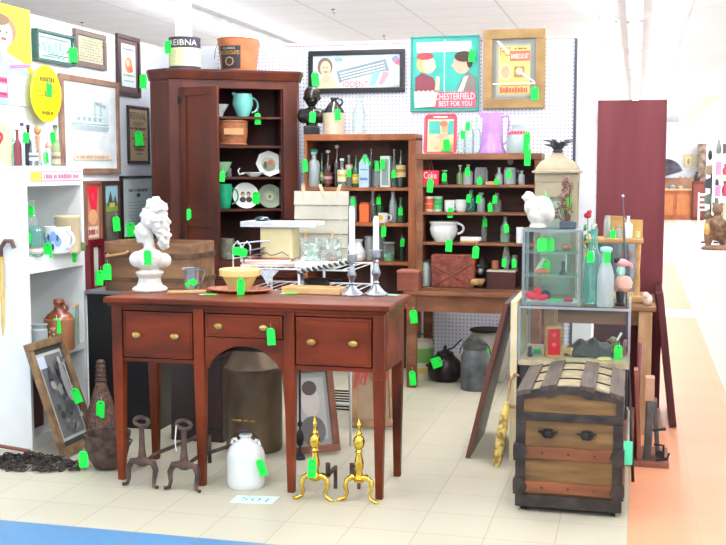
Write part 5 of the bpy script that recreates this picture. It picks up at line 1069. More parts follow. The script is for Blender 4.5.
t = thing('fire_tool', 'slim black iron fire tool standing between the milk can and the left brass andiron', 'tool', (XA(300, 5.62, .1), 5.62, 0)); b = MB(blackiron); b.tube([(0,0,.0), (0,0,.6)], .007, 6); b.ball((0,0,.12), (.022,.02,.05)); b.ball((0,0,.2), (.014,.014,.02)); b.lathe([(.03,0), (.025,.02), (.01,.04)], seg=14); part(b, 'shaft', t)
# cast iron pot and wicker bottle
p = PZ(109, 473); t = thing('cast_iron_pot', 'round rusty cast iron pot with a tag on the floor at the left sideboard leg', 'pot', (XA(108, 5.2, .1), 5.2, .001)); r = .118
b = MB(iron); b.lathe([(.05,.0), (.075,.012), (.1,.05), (r*.97,.11), (r*.98,.16), (r*1.05,.185), (r*1.06,.195), (r*1.0,.193), (r*.9,.16), (r*.9,.11), (.07,.03), (0,.02)], seg=36, cap=False); b.lathe([(0,0), (.05,0)], seg=36, cap=False); part(b, 'body', t)
for s in (-1, 1): b = MB(iron); b.tube([(s*r*.95,0,.175), (s*r*1.22,0,.16), (s*r*1.05,0,.13)], .006, 6); part(b, 'ear', t)
tag(t, (-.1, -.09, .13), .05, .09)
t = thing('wicker_bottle', 'tall brown wicker-covered bottle with beads and a tag behind the cast iron pot', 'bottle', (XA(98, 5.62, .3), 5.66, .001)); wk = mat('brown_wicker', '#7d5f50', .8, col2='#4e372d', scale=60, bump=.8)
b = MB(wk); b.lathe([(.085,0), (.1,.03), (.095,.16), (.05,.3), (.032,.36), (.03,.4), (.026,.48), (.02,.5)], seg=24); part(b, 'body', t); b = MB(mat('dark_beads', '#4a2c28', .4))
for i in range(5): b.ball((0,-.0,.38+.026*i), (.036-.002*i,.036-.002*i,.013))
part(b, 'beads', t); tag(t, (.04, -.08, .3), .05, .1)

# ------------------------------------------------------------------ left: white shelf unit
FX, FY0, FY1, WH = -3.33, 5.41, 6.07, 1.633
t = thing('shelf_unit', 'white painted shelf unit open on its right side, at the left edge', 'shelves', ((FX-3.8)/2, (FY0+FY1)/2, 0), 0); hx, hy = (FX+3.8)/2, (FY1-FY0)/2
for s in (-1, 1): b = MB(white); b.bb(-hx, hx, s*hy-(.025 if s > 0 else 0), s*hy+(.025 if s < 0 else 0), 0, WH-.02); part(b, 'side_panel', t, bevel=.002)
b = MB(white); b.bb(-hx, -hx+.015, -hy+.025, hy-.025, 0, WH-.02); part(b, 'back_panel', t)
b = MB(white); b.bb(-hx-.004, hx+.004, -hy-.004, hy+.004, WH-.02, WH); part(b, 'top', t, bevel=.002)
SHZ = (1.115, .545, .07)
for z, hh in ((1.115, .095), (.545, .05), (.07, .07)):
    b = MB(white); b.bb(-hx+.016, hx-.018, -hy+.026, hy-.026, z-.02, z); part(b, 'shelf', t); b = MB(white); b.bb(hx-.017, hx, -hy+.026, hy-.026, z-hh, z+.001); part(b, 'rail', t, bevel=.001)
b = MB(white); b.bb(hx-.017, hx, -hy+.026, hy-.026, WH-.115, WH-.021); part(b, 'rail', t, bevel=.001)
b = MB(white); b.bb(-hx+.016, -hx+.03, .06, .1, 0, WH-.03); part(b, 'batten', t)
b = MB(P('#f08ab0')); b.M = Matrix.Translation((hx+.002, 0, 0)) @ Matrix.Rotation(PI/2, 4, 'Z'); b.bb(-hy+.06, hy-.03, -.001, .001, WH-.09, WH-.03); b.m(P('#ffd24a')); b.rect(-hy+.06, WH-.085, -hy+.17, WH-.035, -.0015); b.m(P('#ffe3ee')); b.rect(-hy+.18, WH-.083, hy-.035, WH-.037, -.0015); b.m(P('#c95a80')); b.scrib(-hy+.2, WH-.075, hy-.05, WH-.045, -.002); part(b, 'name_strip', t, flat=True)
def on_sh(px, Y, z): return (XA(px, Y, z), Y, z+.001)
Z0 = WH
def sh(px, Y): return on_sh(px, Y, Z0)
x = XA(3, 5.52, Z0); t = thing('carton', 'cream and yellow carton with a red heart at the left end of the shelf top', 'carton', (x, 5.52, Z0+.001)); b = MB(P('#f3ecb0')); b.bb(-.04, .04, -.03, .03, 0, .24); b.m(P('#8fe39a')); b.bb(-.041, .0, -.031, .031, .2, .24); b.m(P('#e0404e')); b.oval(-.002, .165, .03, .03, -.0312).poly([(-.03,.155), (.028,.155), (0,.11)], -.0313); b.m(P('#ffe8e8')); b.text('Ho', -.02, .155, .015, .175, -.032); part(b, 'body', t)
bottle('soda_bottle', 'reddish brown bottle with a pale cap on the white shelf', 18, 5.55, Z0, 8, 38, 'beer', mat('cola_liquid', '#8a3f48', .2), cap='#cfe8dc', group=None); 
bottle('soda_bottle', 'clear soda bottle with a black cap between the two darker bottles', 23, 5.63, Z0, 7, 42, 'beer', clear, cap='#33383a')
bottle('soda_bottle', 'nearly black soda bottle on the white shelf', 29, 5.57, Z0, 7, 40, 'beer', mat('black_liquid', '#2c2030', .2), cap='#33383a', tg=.9)
t = thing('pepper_mill', 'turned wooden bottle figure with a round orange head on the white shelf', 'figurine', sh(38.5, 5.65)); b = MB(mat('pink_wood', '#d9a48e', .5)); b.lathe([(.02,0), (.022,.02), (.014,.06), (.013,.14), (.018,.17), (.01,.18)], seg=18); part(b, 'body', t); b = MB(mat('orange_head', '#e0a860', .5, col2='#b07a4a')); b.ball((0,0,.205), (.021,.021,.027)); part(b, 'head', t); b = MB(pewter); b.lathe([(.0,0), (.028,.0), (.024,.012), (.02,.03)], seg=16); part(b, 'foot', t)
bottle('glass_bottle', 'clear slender bottle with white lettering in front of the wooden figure', 34, 5.56, Z0, 9, 26, 'milk', clear, lab=(.2,.5,'#dfe6ee','#6a6a80'))
bottle('goblet', 'small clear goblet right of the wooden figure', 43.5, 5.6, Z0, 5, 28, 'milk', clear, cat='glass')
bottle('glass_bottle', 'slim bottle with orange label and tag, left of the green-topped bottle', 49, 5.68, Z0, 6, 36, 'beer', clear, lab=(.5,.62,'#e89a70','#f0c0a0'), tg=.45)
bottle('glass_bottle', 'green-topped bottle at the right end of the white shelf', 56, 5.78, Z0, 9, 40, 'beer', glass('pale_yellowgreen', '#c6d9a8', .6), cap='#3c6a50', lab=(.05,.35,'#d8b9a0','#8a7a6a'), tg=.9)
bottle('glass_jar', 'wide pale blue jar at the far left of the shelf top', 11, 5.7, Z0, 9, 28, 'jar', aqua, cat='jar', tg=1)
# upper compartment
Z1 = SHZ[0]
t = mug('tankard', 'large white tankard with blue painted flowers in the white shelf', 'tankard', on_sh(58, 5.74, Z1), -.3, .078, .16, ceram, hr=.009, r2=.07)
b = MB(P('#8fb0e6')); 
for i in range(6): a = -PI/2+(.35*i-.9); b.M = Matrix.Rotation(a+PI/2, 4, 'Z'); b.oval(0, .085+.02*math.sin(i*2), .02, .03, -.0785)
b.M = Matrix(); b.m(P('#3a4f86')); 
for i in range(5): b.M = Matrix.Rotation(.35*i-.6, 4, 'Z'); b.oval(0, .07+.03*math.cos(i*3), .008, .02, -.079)
part(b, 'decoration', t, flat=True); tag(t, (.01, -.09, .09), .05, .09)
b = MB(mat('tan_round_box', '#cdbb98', .6)); b.lathe([(.075,0), (.075,.19), (.078,.195), (.078,.215), (.07,.22)], seg=28); single(b, 'round_box', 'round tan box behind the flowered tankard', 'box', on_sh(68, 5.86, Z1))
bottle('glass_tumbler', 'pale blue glass jar with two hanging tags at the left of the upper compartment', 35, 5.52, Z1, 16, 30, 'jar', aqua, tg=.9, cat='jar', lab=(.1,.3,'#c9a78a','#dfe6e4'))
bottle('glass_tumbler', 'tall clear vase behind the pale blue jar in the upper compartment', 33, 5.6, Z1, 12, 55, 'milk', clear, tg=.95, cat='vase')
x_ = on_sh(78, 5.97, Z1); b = MB(mat('olive_tin', '#6a7a52', .5)); b.lathe([(.045,0), (.047,.04), (.045,.05)], seg=24); o = single(b, 'round_tin', 'small olive tin with a tag at the right of the upper compartment', 'tin', x_); tag(o, (0, -.055, .02), .05, .07, 0)
# middle compartment
Z2 = SHZ[1]
brw = mat('brown_stoneware', '#9a5534', .25, col2='#7a3d24', coat=.5, scale=6)
t = thing('stoneware_jug', 'brown glazed stoneware jug with relief grapes in the white shelf', 'jug', on_sh(60, 5.7, Z2), -.3)
b = MB(mat('tan_stoneware', '#a9734f', .4, col2='#8e5a3a')); b.lathe([(.082,0), (.085,.01), (.09,.17), (.09,.185), (.085,.19)], seg=32); part(b, 'body', t); b = MB(brw); b.lathe([(.084,.19), (.07,.21), (.035,.235), (.027,.25), (.03,.275), (.034,.28), (.03,.3), (.012,.305)], seg=28); part(b, 'neck', t)
b = MB(brw); b.tube(loop((.03,0,.255), .04, .03), .009, 8); part(b, 'handle', t); b = MB(mat('relief', '#c9a184', .5)); rnd = random.Random(4)
for i in range(26): x = rnd.uniform(-.035,.045); z = rnd.uniform(.04,.15); b.ball((x, -math.sqrt(.09**2-x*x)+.002, z), .009, seg=8, rings=6)
part(b, 'relief', t); tag(t, (.05, -.07, .22), .05, .09)
bottle('glass_jar', 'clear preserving jar left of the brown stoneware jug', 40, 5.53, Z2, 16, 30, 'jar', frost, cat='jar', cap='#9aa6a2')
t = thing('glass_bowl', 'small green glass dish at the front of the middle compartment', 'dish', on_sh(42, 5.47+.01, Z2)); b = MB(glass('green_dish', '#b8d8a0', .5)); cup(b, .035, .02); part(b, 'body', t)
b = MB(mat('pale_teal_panel', '#a8cfc8', .3)); b.bb(-.008, .008, -.07, .07, 0, .24); b.m(tan); b.bb(-.01, .01, .07, .078, 0, .245); b.bb(-.01, .01, -.07, .078, .24, .247); single(b, 'framed_glass', 'pale teal glass panel in a thin frame standing in the middle compartment', 'panel', on_sh(76, 5.855, Z2), .35)
b = MB(mat('dark_red_books', '#5a2420', .6)); b.bb(-.12, .1, -.12, .12, 0, .3); single(b, 'dark_red_box', 'dark red box in the bottom of the white shelf behind the leaning engraving', 'box', (-3.55, 5.62, SHZ[2]+.001), bevel=.004)
# chain pile
b = MB(mat('chain_iron', '#4e453f', .7, .4, col2='#2c2724', scale=30)); rnd = random.Random(5)
cx_, cy_ = PZ(25, 465).x, PZ(25, 465).y
for i in range(190):
    a = rnd.uniform(0, 2*PI); rr = math.sqrt(rnd.random()); x = .33*rr*math.cos(a); y = .13*rr*math.sin(a); z = .012+max(0, .07*(1-rr))*rnd.random()
    b.M = Matrix.Translation((x, y, z)) @ Euler((rnd.uniform(-.6,.6), rnd.uniform(-.6,.6), rnd.uniform(0, PI))).to_matrix().to_4x4()
    b.tube([(.021*math.cos(t_), .012*math.sin(t_), 0) for t_ in [2*PI*k/9 for k in range(9)]], .0045, 5, closed=True)
for v in b.bm.verts: v.co.z = max(v.co.z, .0008)
single(b, 'iron_chain', 'heap of rusty iron chain on the floor before the white shelf', 'chain', (cx_+.02, cy_, 0))
b = MB(mat('red_stick', '#7a4632', .6)); b.tube([(-.25,.02,.1), (.0,0,.085), (.05,0,.08)], .01, 6); single(b, 'wooden_stick', 'short reddish stick lying on the chain heap', 'stick', (cx_-.02, cy_, .0))
p = PZ(9, 446); b = MB(mat('bamboo', '#e8cf8a', .4, col2='#d0ae62', scale=6, stretch=(3,3,.5))); t = thing('bamboo_cane', 'pale bamboo cane leaning on the side of the white shelf', 'cane', (p.x, p.y, 0.001))
tp = Vector((XA(1, 5.385, 1.12), 5.385, 1.12))-Vector((p.x, p.y, 0)); b.tube([tp*(i/24) for i in range(25)], [.0135 if i % 4 else .017 for i in range(25)], 10); part(b, 'shaft', t)
b = MB(mat('cane_handle', '#6a4a3a', .4)); q_ = tp; b.tube([q_, q_+Vector((0,0,.05)), q_+Vector((.03,0,.09)), q_+Vector((.07,0,.09)), q_+Vector((.085,0,.05))], .013, 8); part(b, 'handle', t)
# ------------------------------------------------------------------ trunk
tx0, tx1, ty0, ty1 = -.522, -.03, 4.995, 5.66
t = thing('steamer_trunk', 'dome-topped wooden steamer trunk with dark metal bands and wood slats', 'trunk', ((tx0+tx1)/2, (ty0+ty1)/2, 0)); w, d = (tx1-tx0)/2, (ty1-ty0)/2
tw = mat('trunk_wood', '#8e6c3e', .6, col2='#553c20', scale=9, stretch=(.35,.6,3), detail=7, lo=.3, hi=.7)
tsl = mat('trunk_slat', '#8a4f2c', .5, col2='#5a331b', scale=7, stretch=(.35,.5,2)); tm = mat('trunk_metal', '#4a423c', .5, .35, col2='#2e2825', scale=14, bump=.15)
tcan = mat('trunk_canvas', '#a99a78', .7, col2='#85775a', scale=12); tsg = mat('trunk_grey_slat', '#64564b', .6, col2='#463b33', scale=8, stretch=(2,.4,1))
b = MB(tw); b.bb(-w+.01, w-.01, -d+.01, d-.01, .03, .455); part(b, 'body', t)
b = MB(tm); b.bb(-w, w, -d, d, .025, .085); part(b, 'base_band', t, bevel=.004)
b = MB(tm); b.bb(-w, w, -d, d, .441, .478); part(b, 'rim_band', t, bevel=.003)
for s in (-1, 1):
    b = MB(tm); b.bb(s*w-(.045 if s > 0 else 0), s*w+(.045 if s < 0 else 0), -d+.001, -d+.05, .086, .44); part(b, 'corner_band', t, bevel=.002); b = MB(tm); b.bb(s*w-(.045 if s > 0 else 0), s*w+(.045 if s < 0 else 0), d-.05, d-.001, .086, .44); part(b, 'corner_band', t, bevel=.002)
for z0, z1 in ((.1, .15), (.262, .318)):
    b = MB(tsl); b.bb(-w-.006, w+.006, -d-.012, -d+.012, z0, z1); b.bb(-w-.012, -w+.012, -d, d, z0, z1); b.bb(w-.012, w+.012, -d, d, z0, z1); part(b, 'slat', t, bevel=.003)
    for s in (-1, 1): b = MB(tm); b.prism([(s*(w+.008),z0-.012), (s*(w+.008),z1+.012), (s*(w-.04),z1+.012), (s*(w-.058),(z0+z1)/2), (s*(w-.04),z0-.012)][::(-1 if s > 0 else 1)], -d-.017, -d+.01); part(b, 'slat_clamp', t)
    for x in (-.12, .0, .12): b = MB(tm); b.ball((x, -d-.013, (z0+z1)/2), (.006,.003,.006), seg=8, rings=5); part(b, 'nail_head', t)
def arch(x): return .565+.045*math.cos(PI/2*x/w)
NA = 18
b = MB(tw); xs = [-w+.012+(2*w-.024)*i/NA for i in range(NA+1)]
b.prism([(x, arch(x)-.012) for x in xs]+[(w-.012,.479), (-w+.012,.479)], -d+.012, d-.012)
part(b, 'lid', t)
b = MB(tm); pr = [(-w+2*w*i/NA, arch(-w+2*w*i/NA)) for i in range(NA+1)]
def inz(x): return arch(x)-.036-(.018*max(0, math.cos((abs(x)-.085)*PI/.05)) if abs(abs(x)-.085) < .025 else 0)
inn = [(x*.86, inz(x*.86)) for i, (x, z) in enumerate(pr)]
for y in (-d, d-.03):
    b = MB(tm)
    lo = [b.v((x, y, z)) for x, z in pr+[(w,.479)]+[(w*.86,.479)]+inn[::-1]+[(-w*.86,.479), (-w,.479)]]; hi = [b.v((x, y+.03, z)) for x, z in pr+[(w,.479)]+[(w*.86,.479)]+inn[::-1]+[(-w*.86,.479), (-w,.479)]]
    n = len(pr)
    for i in range(n-1):        # band quads between outer and inner curve
        o0, o1 = lo[i], lo[i+1]; i0, i1 = lo[n+2+n-1-i], lo[n+2+n-2-i]
        b.face([o0, o1, i1, i0]); p0, p1, q0, q1 = hi[i], hi[i+1], hi[n+2+n-1-i], hi[n+2+n-2-i]; b.face([p1, p0, q0, q1]); b.face([o1, o0, p0, p1]); b.face([i0, i1, q1, q0])
    b.prism([(-w,.478), (-w*.86,.478), inn[0], (-w,.565)], y+.0005, y+.03); b.prism([(w,.478), (w,.565), inn[-1], (w*.86,.478)], y+.0005, y+.03)
    part(b, 'lid_edge', t)
def strip(b, x0, x1, y0, y1, up, n=5):
    for i in range(n):
        a, c = x0+(x1-x0)*i/n, x0+(x1-x0)*(i+1)/n
        b.prism([(a, arch(a)-.013), (c, arch(c)-.013), (c, arch(c)+up), (a, arch(a)+up)][::-1], y0, y1)
    return b
b = strip(MB(tcan), -w+.012, w-.012, -d+.03, d-.03, -.004, 16); part(b, 'lid_covering', t)
for x0, x1 in ((-w, -w+.07), (-.135, -.06), (.045, .115), (w-.065, w)): part(strip(MB(tsg), x0, x1, -d-.003, d+.003, .011, 4), 'lid_slat', t, bevel=.002)
for y in (-.12, .12):
    for a_, c_ in ((-w+.07, -.135), (-.06, .045), (.115, w-.065)): part(strip(MB(tm), a_, c_, y-.006, y+.006, .002, 3), 'lid_strap', t)
for x in (-.095, .082):
    b = MB(blackiron); b.prism([(x-.035,.385), (x-.018,.405), (x+.018,.405), (x+.035,.385), (x+.018,.362), (x-.018,.362)][::-1], -d-.006, -d+.012); b.lathe([(.017,0), (.014,.014), (.006,.018)], (x, -d+.0, .383), 12, rot=(PI/2,0,0)); b.box((x+.03,-d-.006,.392), (.03,.012,.008)); b.box((x-.03,-d-.006,.392), (.03,.012,.008)); part(b, 'clasp', t)
for x in (-w+.04, w-.04):
    for y in (-d+.04, d-.04): b = MB(blackiron); b.lathe([(.014,-.012), (.014,.012)], (x, y, .014), 12, rot=(0,PI/2,0)); part(b, 'caster', t)

# ------------------------------------------------------------------ glass showcase behind the trunk
gx0, gx1 = XA(518.5, 5.88, .868), XA(631, 5.88, .868); gy0, gy1, gz0, gz1 = 5.88, 6.45, .57, .868
GX, GY = (gx0+gx1)/2, (gy0+gy1)/2; gw, gd = (gx1-gx0)/2, (gy1-gy0)/2
t = thing('glass_showcase', 'low glass showcase behind the trunk with aluminium edges', 'showcase', (GX, GY, 0)); alu = mat('aluminium', '#b9c2c6', .3, .8)
b = MB(mat('showcase_base', '#3a3336', .5)); b.bb(-gw+.01, gw-.01, -gd+.01, gd-.01, 0, gz0-.03); part(b, 'base', t)
b = MB(mat('showcase_floor', '#c9b896', .6, col2='#9a8a70', scale=4, stretch=(3,.4,1))); b.bb(-gw+.002, gw-.002, -gd+.002, gd-.002, gz0-.029, gz0); part(b, 'floor_board', t)
b = MB(alu)
for x in (-gw, gw-.012):
    for y in (-gd, gd-.012): b.bb(x, x+.012, y, y+.012, gz0+.001, gz1-.013)
for y in (-gd, gd-.012): b.bb(-gw, gw, y, y+.012, gz1-.012, gz1)
for x in (-gw, gw-.012): b.bb(x, x+.012, -gd+.012, gd-.012, gz1-.012, gz1)
part(b, 'frame', t)
b = MB(caseg); b.bb(-gw+.013, gw-.013, -gd+.003, -gd+.007, gz0+.002, gz1-.013); part(b, 'front_pane', t)
b = MB(caseg); b.bb(-gw+.003, -gw+.007, -gd+.013, gd-.013, gz0+.002, gz1-.013); b.bb(gw-.007, gw-.003, -gd+.013, gd-.013, gz0+.002, gz1-.013); part(b, 'side_pane', t)
b = MB(caseg); b.bb(-gw+.013, gw-.013, -gd+.013, gd-.013, gz1-.007, gz1-.001); part(b, 'top_pane', t)
def ins(px, Y): return (XA(px, Y, gz0), Y, gz0+.001)
t = thing('red_glass_lantern', 'small upright lantern with red glass in a pale wooden case, inside the glass showcase', 'lantern', ins(553, 6.02), .25); b = MB(tan); b.bb(-.045, .045, -.03, .03, 0, .012); b.bb(-.045, -.036, -.03, .03, .012, .16); b.bb(.036, .045, -.03, .03, .012, .16); b.bb(-.045, .045, -.03, .03, .16, .172); b.bb(-.036, .036, .02, .03, .012, .16); part(b, 'case', t); b = MB(mat('red_glass', '#e0182c', .2, coat=.4)); b.bb(-.035, .035, -.022, .018, .013, .158); b.m(mat('red_glass_hi', '#ff5a5a', .2)); b.ball((0,-.024,.12), (.012,.004,.014)); b.ball((0,-.024,.07), (.014,.004,.012)); part(b, 'red_panel', t)
b = MB(mat('black_leather', '#33383c', .4, col2='#212427', scale=10)); rnd = random.Random(11); b.grid(lambda u_, v_: (-.14+.28*u_, -.09+.18*v_, .008+.085*math.sin(PI*u_)**.5*math.sin(PI*v_)**.4*(1+.13*math.sin(22*u_+3*v_))), 30, 12)
single(b, 'leather_bag', 'crumpled black leather bag lying inside the glass showcase', 'bag', ins(590, 6.12))
t = thing('bird_figurine', 'small brown bird figurine with a green tag at the right inside the glass showcase', 'figurine', ins(615, 6.06)); b = MB(mat('bird_brown', '#8f8a66', .5, col2='#5b5540', scale=20)); b.ball((0,0,.05), (.03,.025,.04)); b.ball((-.012,0,.1), (.022,.02,.02)); b.tube([(-.03,0,.1), (-.05,0,.095)], [.008,.002], 6); part(b, 'body', t); b = MB(white); b.box((.02,.0,.12), (.012,.01,.05), (0,.5,0)); part(b, 'feather', t); tag(t, (.02, -.03, .1), .045, .09, 0, .05)
for px, Y, dims, c, lb, nm in ((537, 6.1, (.05,.03,.03), '#3fd27a', 'small green trinket left of the red lantern', 'trinket'), (530, 5.99, (.03,.05,.06), '#4a4d5c', 'small dark trinket at the left end inside the glass showcase', 'trinket'), (570, 6.05, (.06,.04,.05), '#c9a86a', 'small tan box between the red lantern and the black leather bag', 'trinket_box'), (604, 5.98, (.09,.04,.015), '#e8e090', 'yellow and green ribbon lying before the bird figurine', 'ribbon'), (625, 6.15, (.03,.05,.09), '#d98a9c', 'pink card standing behind the bird figurine', 'card')):
    b = MB(mat('trinket_'+c[1:], c, .45)); b.lathe([(.5,0), (.55,.2), (.45,.6), (.5,.8), (.3,1)], seg=6 if dims[2] < .05 else 4)
    for v in b.bm.verts: v.co = Vector((v.co.x*dims[0], v.co.y*dims[1], v.co.z*dims[2]))
    single(b, nm, lb, nm.split('_')[0], ins(px, Y), .4, bevel=.002)
# cream board beside the case
x = XA(515.5, 5.84, .9); b = MB(mat('cream_board', '#e8d9b4', .5, col2='#d9c79c', scale=5)); b.bb(-.018, .018, -.0, .56, 0, .895); b.m(tan); b.bb(-.018, .018, -.004, 0, .3, .32)
single(b, 'wooden_board', 'cream wooden board standing on edge against the left side of the glass showcase', 'board', (gx0-.022, 5.86, 0), bevel=.003)
# small display case on top
ux = gz1+.001
cx0, cx1 = XA(521.5, 5.95, ux), XA(580, 5.95, ux); cH = PY(550, 229.5, 5.95).z-ux; cw = (cx1-cx0)/2
t = thing('display_case', 'small metal-framed glass display case with two shelves, on the showcase', 'display case', ((cx0+cx1)/2, 6.07, ux)); DX = (cx0+cx1)/2
gm = mat('case_metal', '#9aa3a6', .35, .7)
b = MB(gm)
for x in (-cw, cw-.014):
    for y in (-.12, .106): b.bb(x, x+.014, y, y+.014, .0, cH)
for z in (0, cH-.014):
    for y in (-.12, .106): b.bb(-cw+.014, cw-.014, y, y+.014, z, z+.014)
    for x in (-cw, cw-.014): b.bb(x, x+.014, -.106, .106, z, z+.014)
part(b, 'frame', t)
b = MB(gm); b.bb(-cw+.014, cw-.014, -.106, .106, cH-.008, cH-.002); part(b, 'top', t)
b = MB(caseg); b.bb(-cw+.015, cw-.015, -.115, -.112, .015, cH-.015); part(b, 'front_pane', t)
b = MB(caseg); b.bb(-cw+.003, -cw+.006, -.105, .105, .015, cH-.015); b.bb(cw-.006, cw-.003, -.105, .105, .015, cH-.015); part(b, 'side_pane', t)
b = MB(caseg); b.bb(-cw+.015, cw-.015, .108, .112, .015, cH-.015); part(b, 'back_pane', t)
shz = [PY(550, 276, 5.95).z-ux, PY(550, 252.5, 5.95).z-ux]
for z in shz: b = MB(glass('shelf_glass', '#c4ece2', .85)); b.bb(-cw+.015, cw-.015, -.1, .104, z-.008, z); part(b, 'shelf', t)
b = MB(mat('case_floor', '#d6e0da', .4)); b.bb(-cw+.015, cw-.015, -.104, .104, .001, .012); part(b, 'floor_board', t)
def dc(px, z, Y=6.05): return (XA(px, Y, ux+z), Y, ux+z+.002)
def blob(name, lb, cat, loc, dims, c, seg=10, rz=0):
    b = MB(mat('item_'+c[1:], c, .4)); b.ball((0,0,dims[2]/2), (dims[0]/2, dims[1]/2, dims[2]/2), seg=seg, rings=7); b.ball((dims[0]*.3,0,dims[2]*.35), (dims[0]*.25, dims[1]*.4, dims[2]*.35), seg=seg, rings=6); b.ball((-dims[0]*.32,0,dims[2]*.3), (dims[0]*.2, dims[1]*.35, dims[2]*.3), seg=seg, rings=6)
    for v in b.bm.verts: v.co.z = max(v.co.z, 0)
    return single(b, name, lb, cat, loc, rz)
t = thing('red_bow', 'bright red bow on the floor of the small display case', 'bow', dc(537, .012, 6.02)); b = MB(mat('bow_red', '#f02048', .4)); b.ball((-.03,0,.028), (.038,.02,.022), (0,.3,0)); b.ball((.03,0,.02), (.036,.02,.016), (0,-.2,0)); b.ball((.0,0,.045), (.022,.018,.034), (0,.5,0)); b.ball((0,-.012,.025), .012); part(b, 'loops', t)
blob('red_trinket', 'dark red trinket at the right on the floor of the small display case', 'trinket', dc(568, .012, 6.02), (.05,.03,.025), '#c03048')
blob('green_trinket', 'flat green trinket beside the red bow', 'trinket', dc(556, .012, 6.01), (.07,.03,.015), '#4fd880')
blob('dark_trinket', 'dark rounded object behind the red bow in the small display case', 'trinket', dc(545, .012, 6.12), (.06,.04,.05), '#3c3644')
blob('starfish', 'orange-red shell on the middle shelf of the small display case', 'shell', dc(542, shz[0]), (.08,.04,.03), '#e8745a')
b = MB(P('#f2f2ea')); b.box((0,0,.045), (.02,.015,.09), (0,.5,0)); single(b, 'white_card', 'slanting white card on the middle shelf of the small display case', 'card', dc(540, shz[0], 6.1))
t = thing('figurine', 'dark little figurine with a white pole on the middle shelf of the small display case', 'figurine', dc(563, shz[0])); b = MB(mat('item_grey', '#4c4a50', .5)); b.lathe([(.022,0), (.018,.01), (.008,.03), (.012,.06), (.006,.075)], seg=12); part(b, 'body', t); b = MB(white); b.tube([(.016,0,.0), (.016,0,.11)], .004, 6); part(b, 'pole', t)
for px, z, Y, lb in ((542, shz[1], 6.0, 'green tagged trinket at the left of the top shelf of the small display case'), (550, shz[1], 6.03, 'lime green tagged trinket in the middle of the top shelf'), (546, shz[0], 6.13, 'green tagged trinket at the back of the middle shelf')):
    t = thing('tagged_trinket', lb, 'trinket', dc(px, z, Y)); b = MB(mat('item_pale', '#b9d8c9', .4)); b.lathe([(.02,0), (.024,.02), (.012,.05), (.014,.06)], seg=12); part(b, 'body', t); tag(t, (0, -.028, .095), .05, .075)
blob('brown_trinket', 'small brown trinket at the right of the display case top shelf', 'trinket', dc(566, shz[1]), (.05,.03,.045), '#b87a5a')
# on the small display case
zt2 = ux+cH+.001
t = thing('plaster_bird', 'white plaster bird figurine on the small display case', 'figurine', (XA(538, 6.03, zt2), 6.04, zt2), .0)
b = MB(plaster); s_ = .00575
b.lathe([(.045,0), (.05,.01), (.045,.02)], seg=20); b.ball((.0,0,.075), (.062,.055,.065)); b.ball((.018,0,.12), (.062,.05,.062)); b.ball((-.03,0,.12), (.05,.045,.055), (0,.4,0)); b.ball((-.052,0,.17), (.034,.032,.035)); b.tube([(-.07,0,.178), (-.088,0,.172), (-.092,0,.162)], [.014,.009,.004], 8); b.ball((.05,.0,.09), (.04,.04,.06), (0,-.3,0)); b.ball((.02,-.03,.1), (.045,.025,.06), (0,-.5,0)); b.ball((-.058,-.012,.195), (.018,.012,.012))
part(b, 'figure', t, remesh=.0055)
t = thing('dried_flower_pot', 'dark square pot of dried pinkish-brown flowers on the small display case', 'plant', (XA(568, 6.08, zt2), 6.08, zt2)); b = MB(mat('slate_pot', '#4a5560', .6)); b.bb(-.045, .045, -.035, .035, 0, .038); part(b, 'pot', t, bevel=.003)
b = MB(mat('dried_stem', '#7a5a48', .8)); b2 = MB(mat('dried_petals', '#b08a80', .8, col2='#6e4a46', scale=40)); rnd = random.Random(6)
for i in range(34):
    h = rnd.uniform(.05, .26); x = rnd.uniform(-.045, .045)*(1.1-h*2.4)+.03*h*3; y = rnd.uniform(-.025, .025); x -= .03
    b.tube([(x*.3,y*.4,.03), (x*.8,y,.03+h*.5), (x,y,.03+h)], .0016, 4)
    for k_ in range(5): b2.ball((x+rnd.uniform(-.012,.012), y+rnd.uniform(-.012,.012), .03+h+rnd.uniform(-.03,.008)), (rnd.uniform(.005,.01), .005, rnd.uniform(.004,.008)), (rnd.random()*3, rnd.random()*3, 0), seg=6, rings=4)
part(b, 'stems', t); part(b2, 'flowers', t)
# lantern behind
x = XA(557, 6.32, 1.4); u = MP(x, 6.32, 1.4); LT = PY(557, 173, 6.25).z-ux
t = thing('floor_lantern', 'tall beige metal lantern with domed roof and black finial behind the display case', 'lantern', (x, 6.33, ux)); lm = mat('lantern_beige', '#b0a38a', .5, col2='#9c8f74', scale=6); LW = 21*u
b = MB(lm); b.bb(-LW, LW, -.1, .1, 0, .03)
for sx in (-1, 1):
    for sy in (-1, 1): b.box((sx*(LW-.02), sy*.083, LT/2), (.035,.03,LT-.06))
b.bb(-LW, LW, -.1, .1, LT-.05, LT); b.bb(-LW+.03, LW-.03, -.095, -.085, LT-.14, LT-.05); part(b, 'frame', t, bevel=.003)
b = MB(lm); 
prf = [(1.12,0), (1.12,.012), (.98,.016), (.95,.03), (.78,.062), (.45,.088), (.3,.104), (.28,.115)]
rings = []
for k_, z in prf: rings.append([b.v((sx*LW*k_, sy*.11*k_, LT+z)) for sx, sy in ((-1,-1), (1,-1), (1,1), (-1,1))])
for a, c in zip(rings, rings[1:]):
    for i in range(4): j = (i+1) % 4; b.face([a[i], a[j], c[j], c[i]])
b.face(rings[0][::-1]); b.face(rings[-1]); part(b, 'roof', t)
b = MB(mat('lantern_pane', '#bcc6b6', .2)); b.bb(-LW+.04, LW-.04, -.078, -.074, .03, LT-.14); part(b, 'pane', t)
b = MB(mat('finial_dark', '#55555c', .45, .4, col2='#33333a', scale=20)); rnd = random.Random(8)
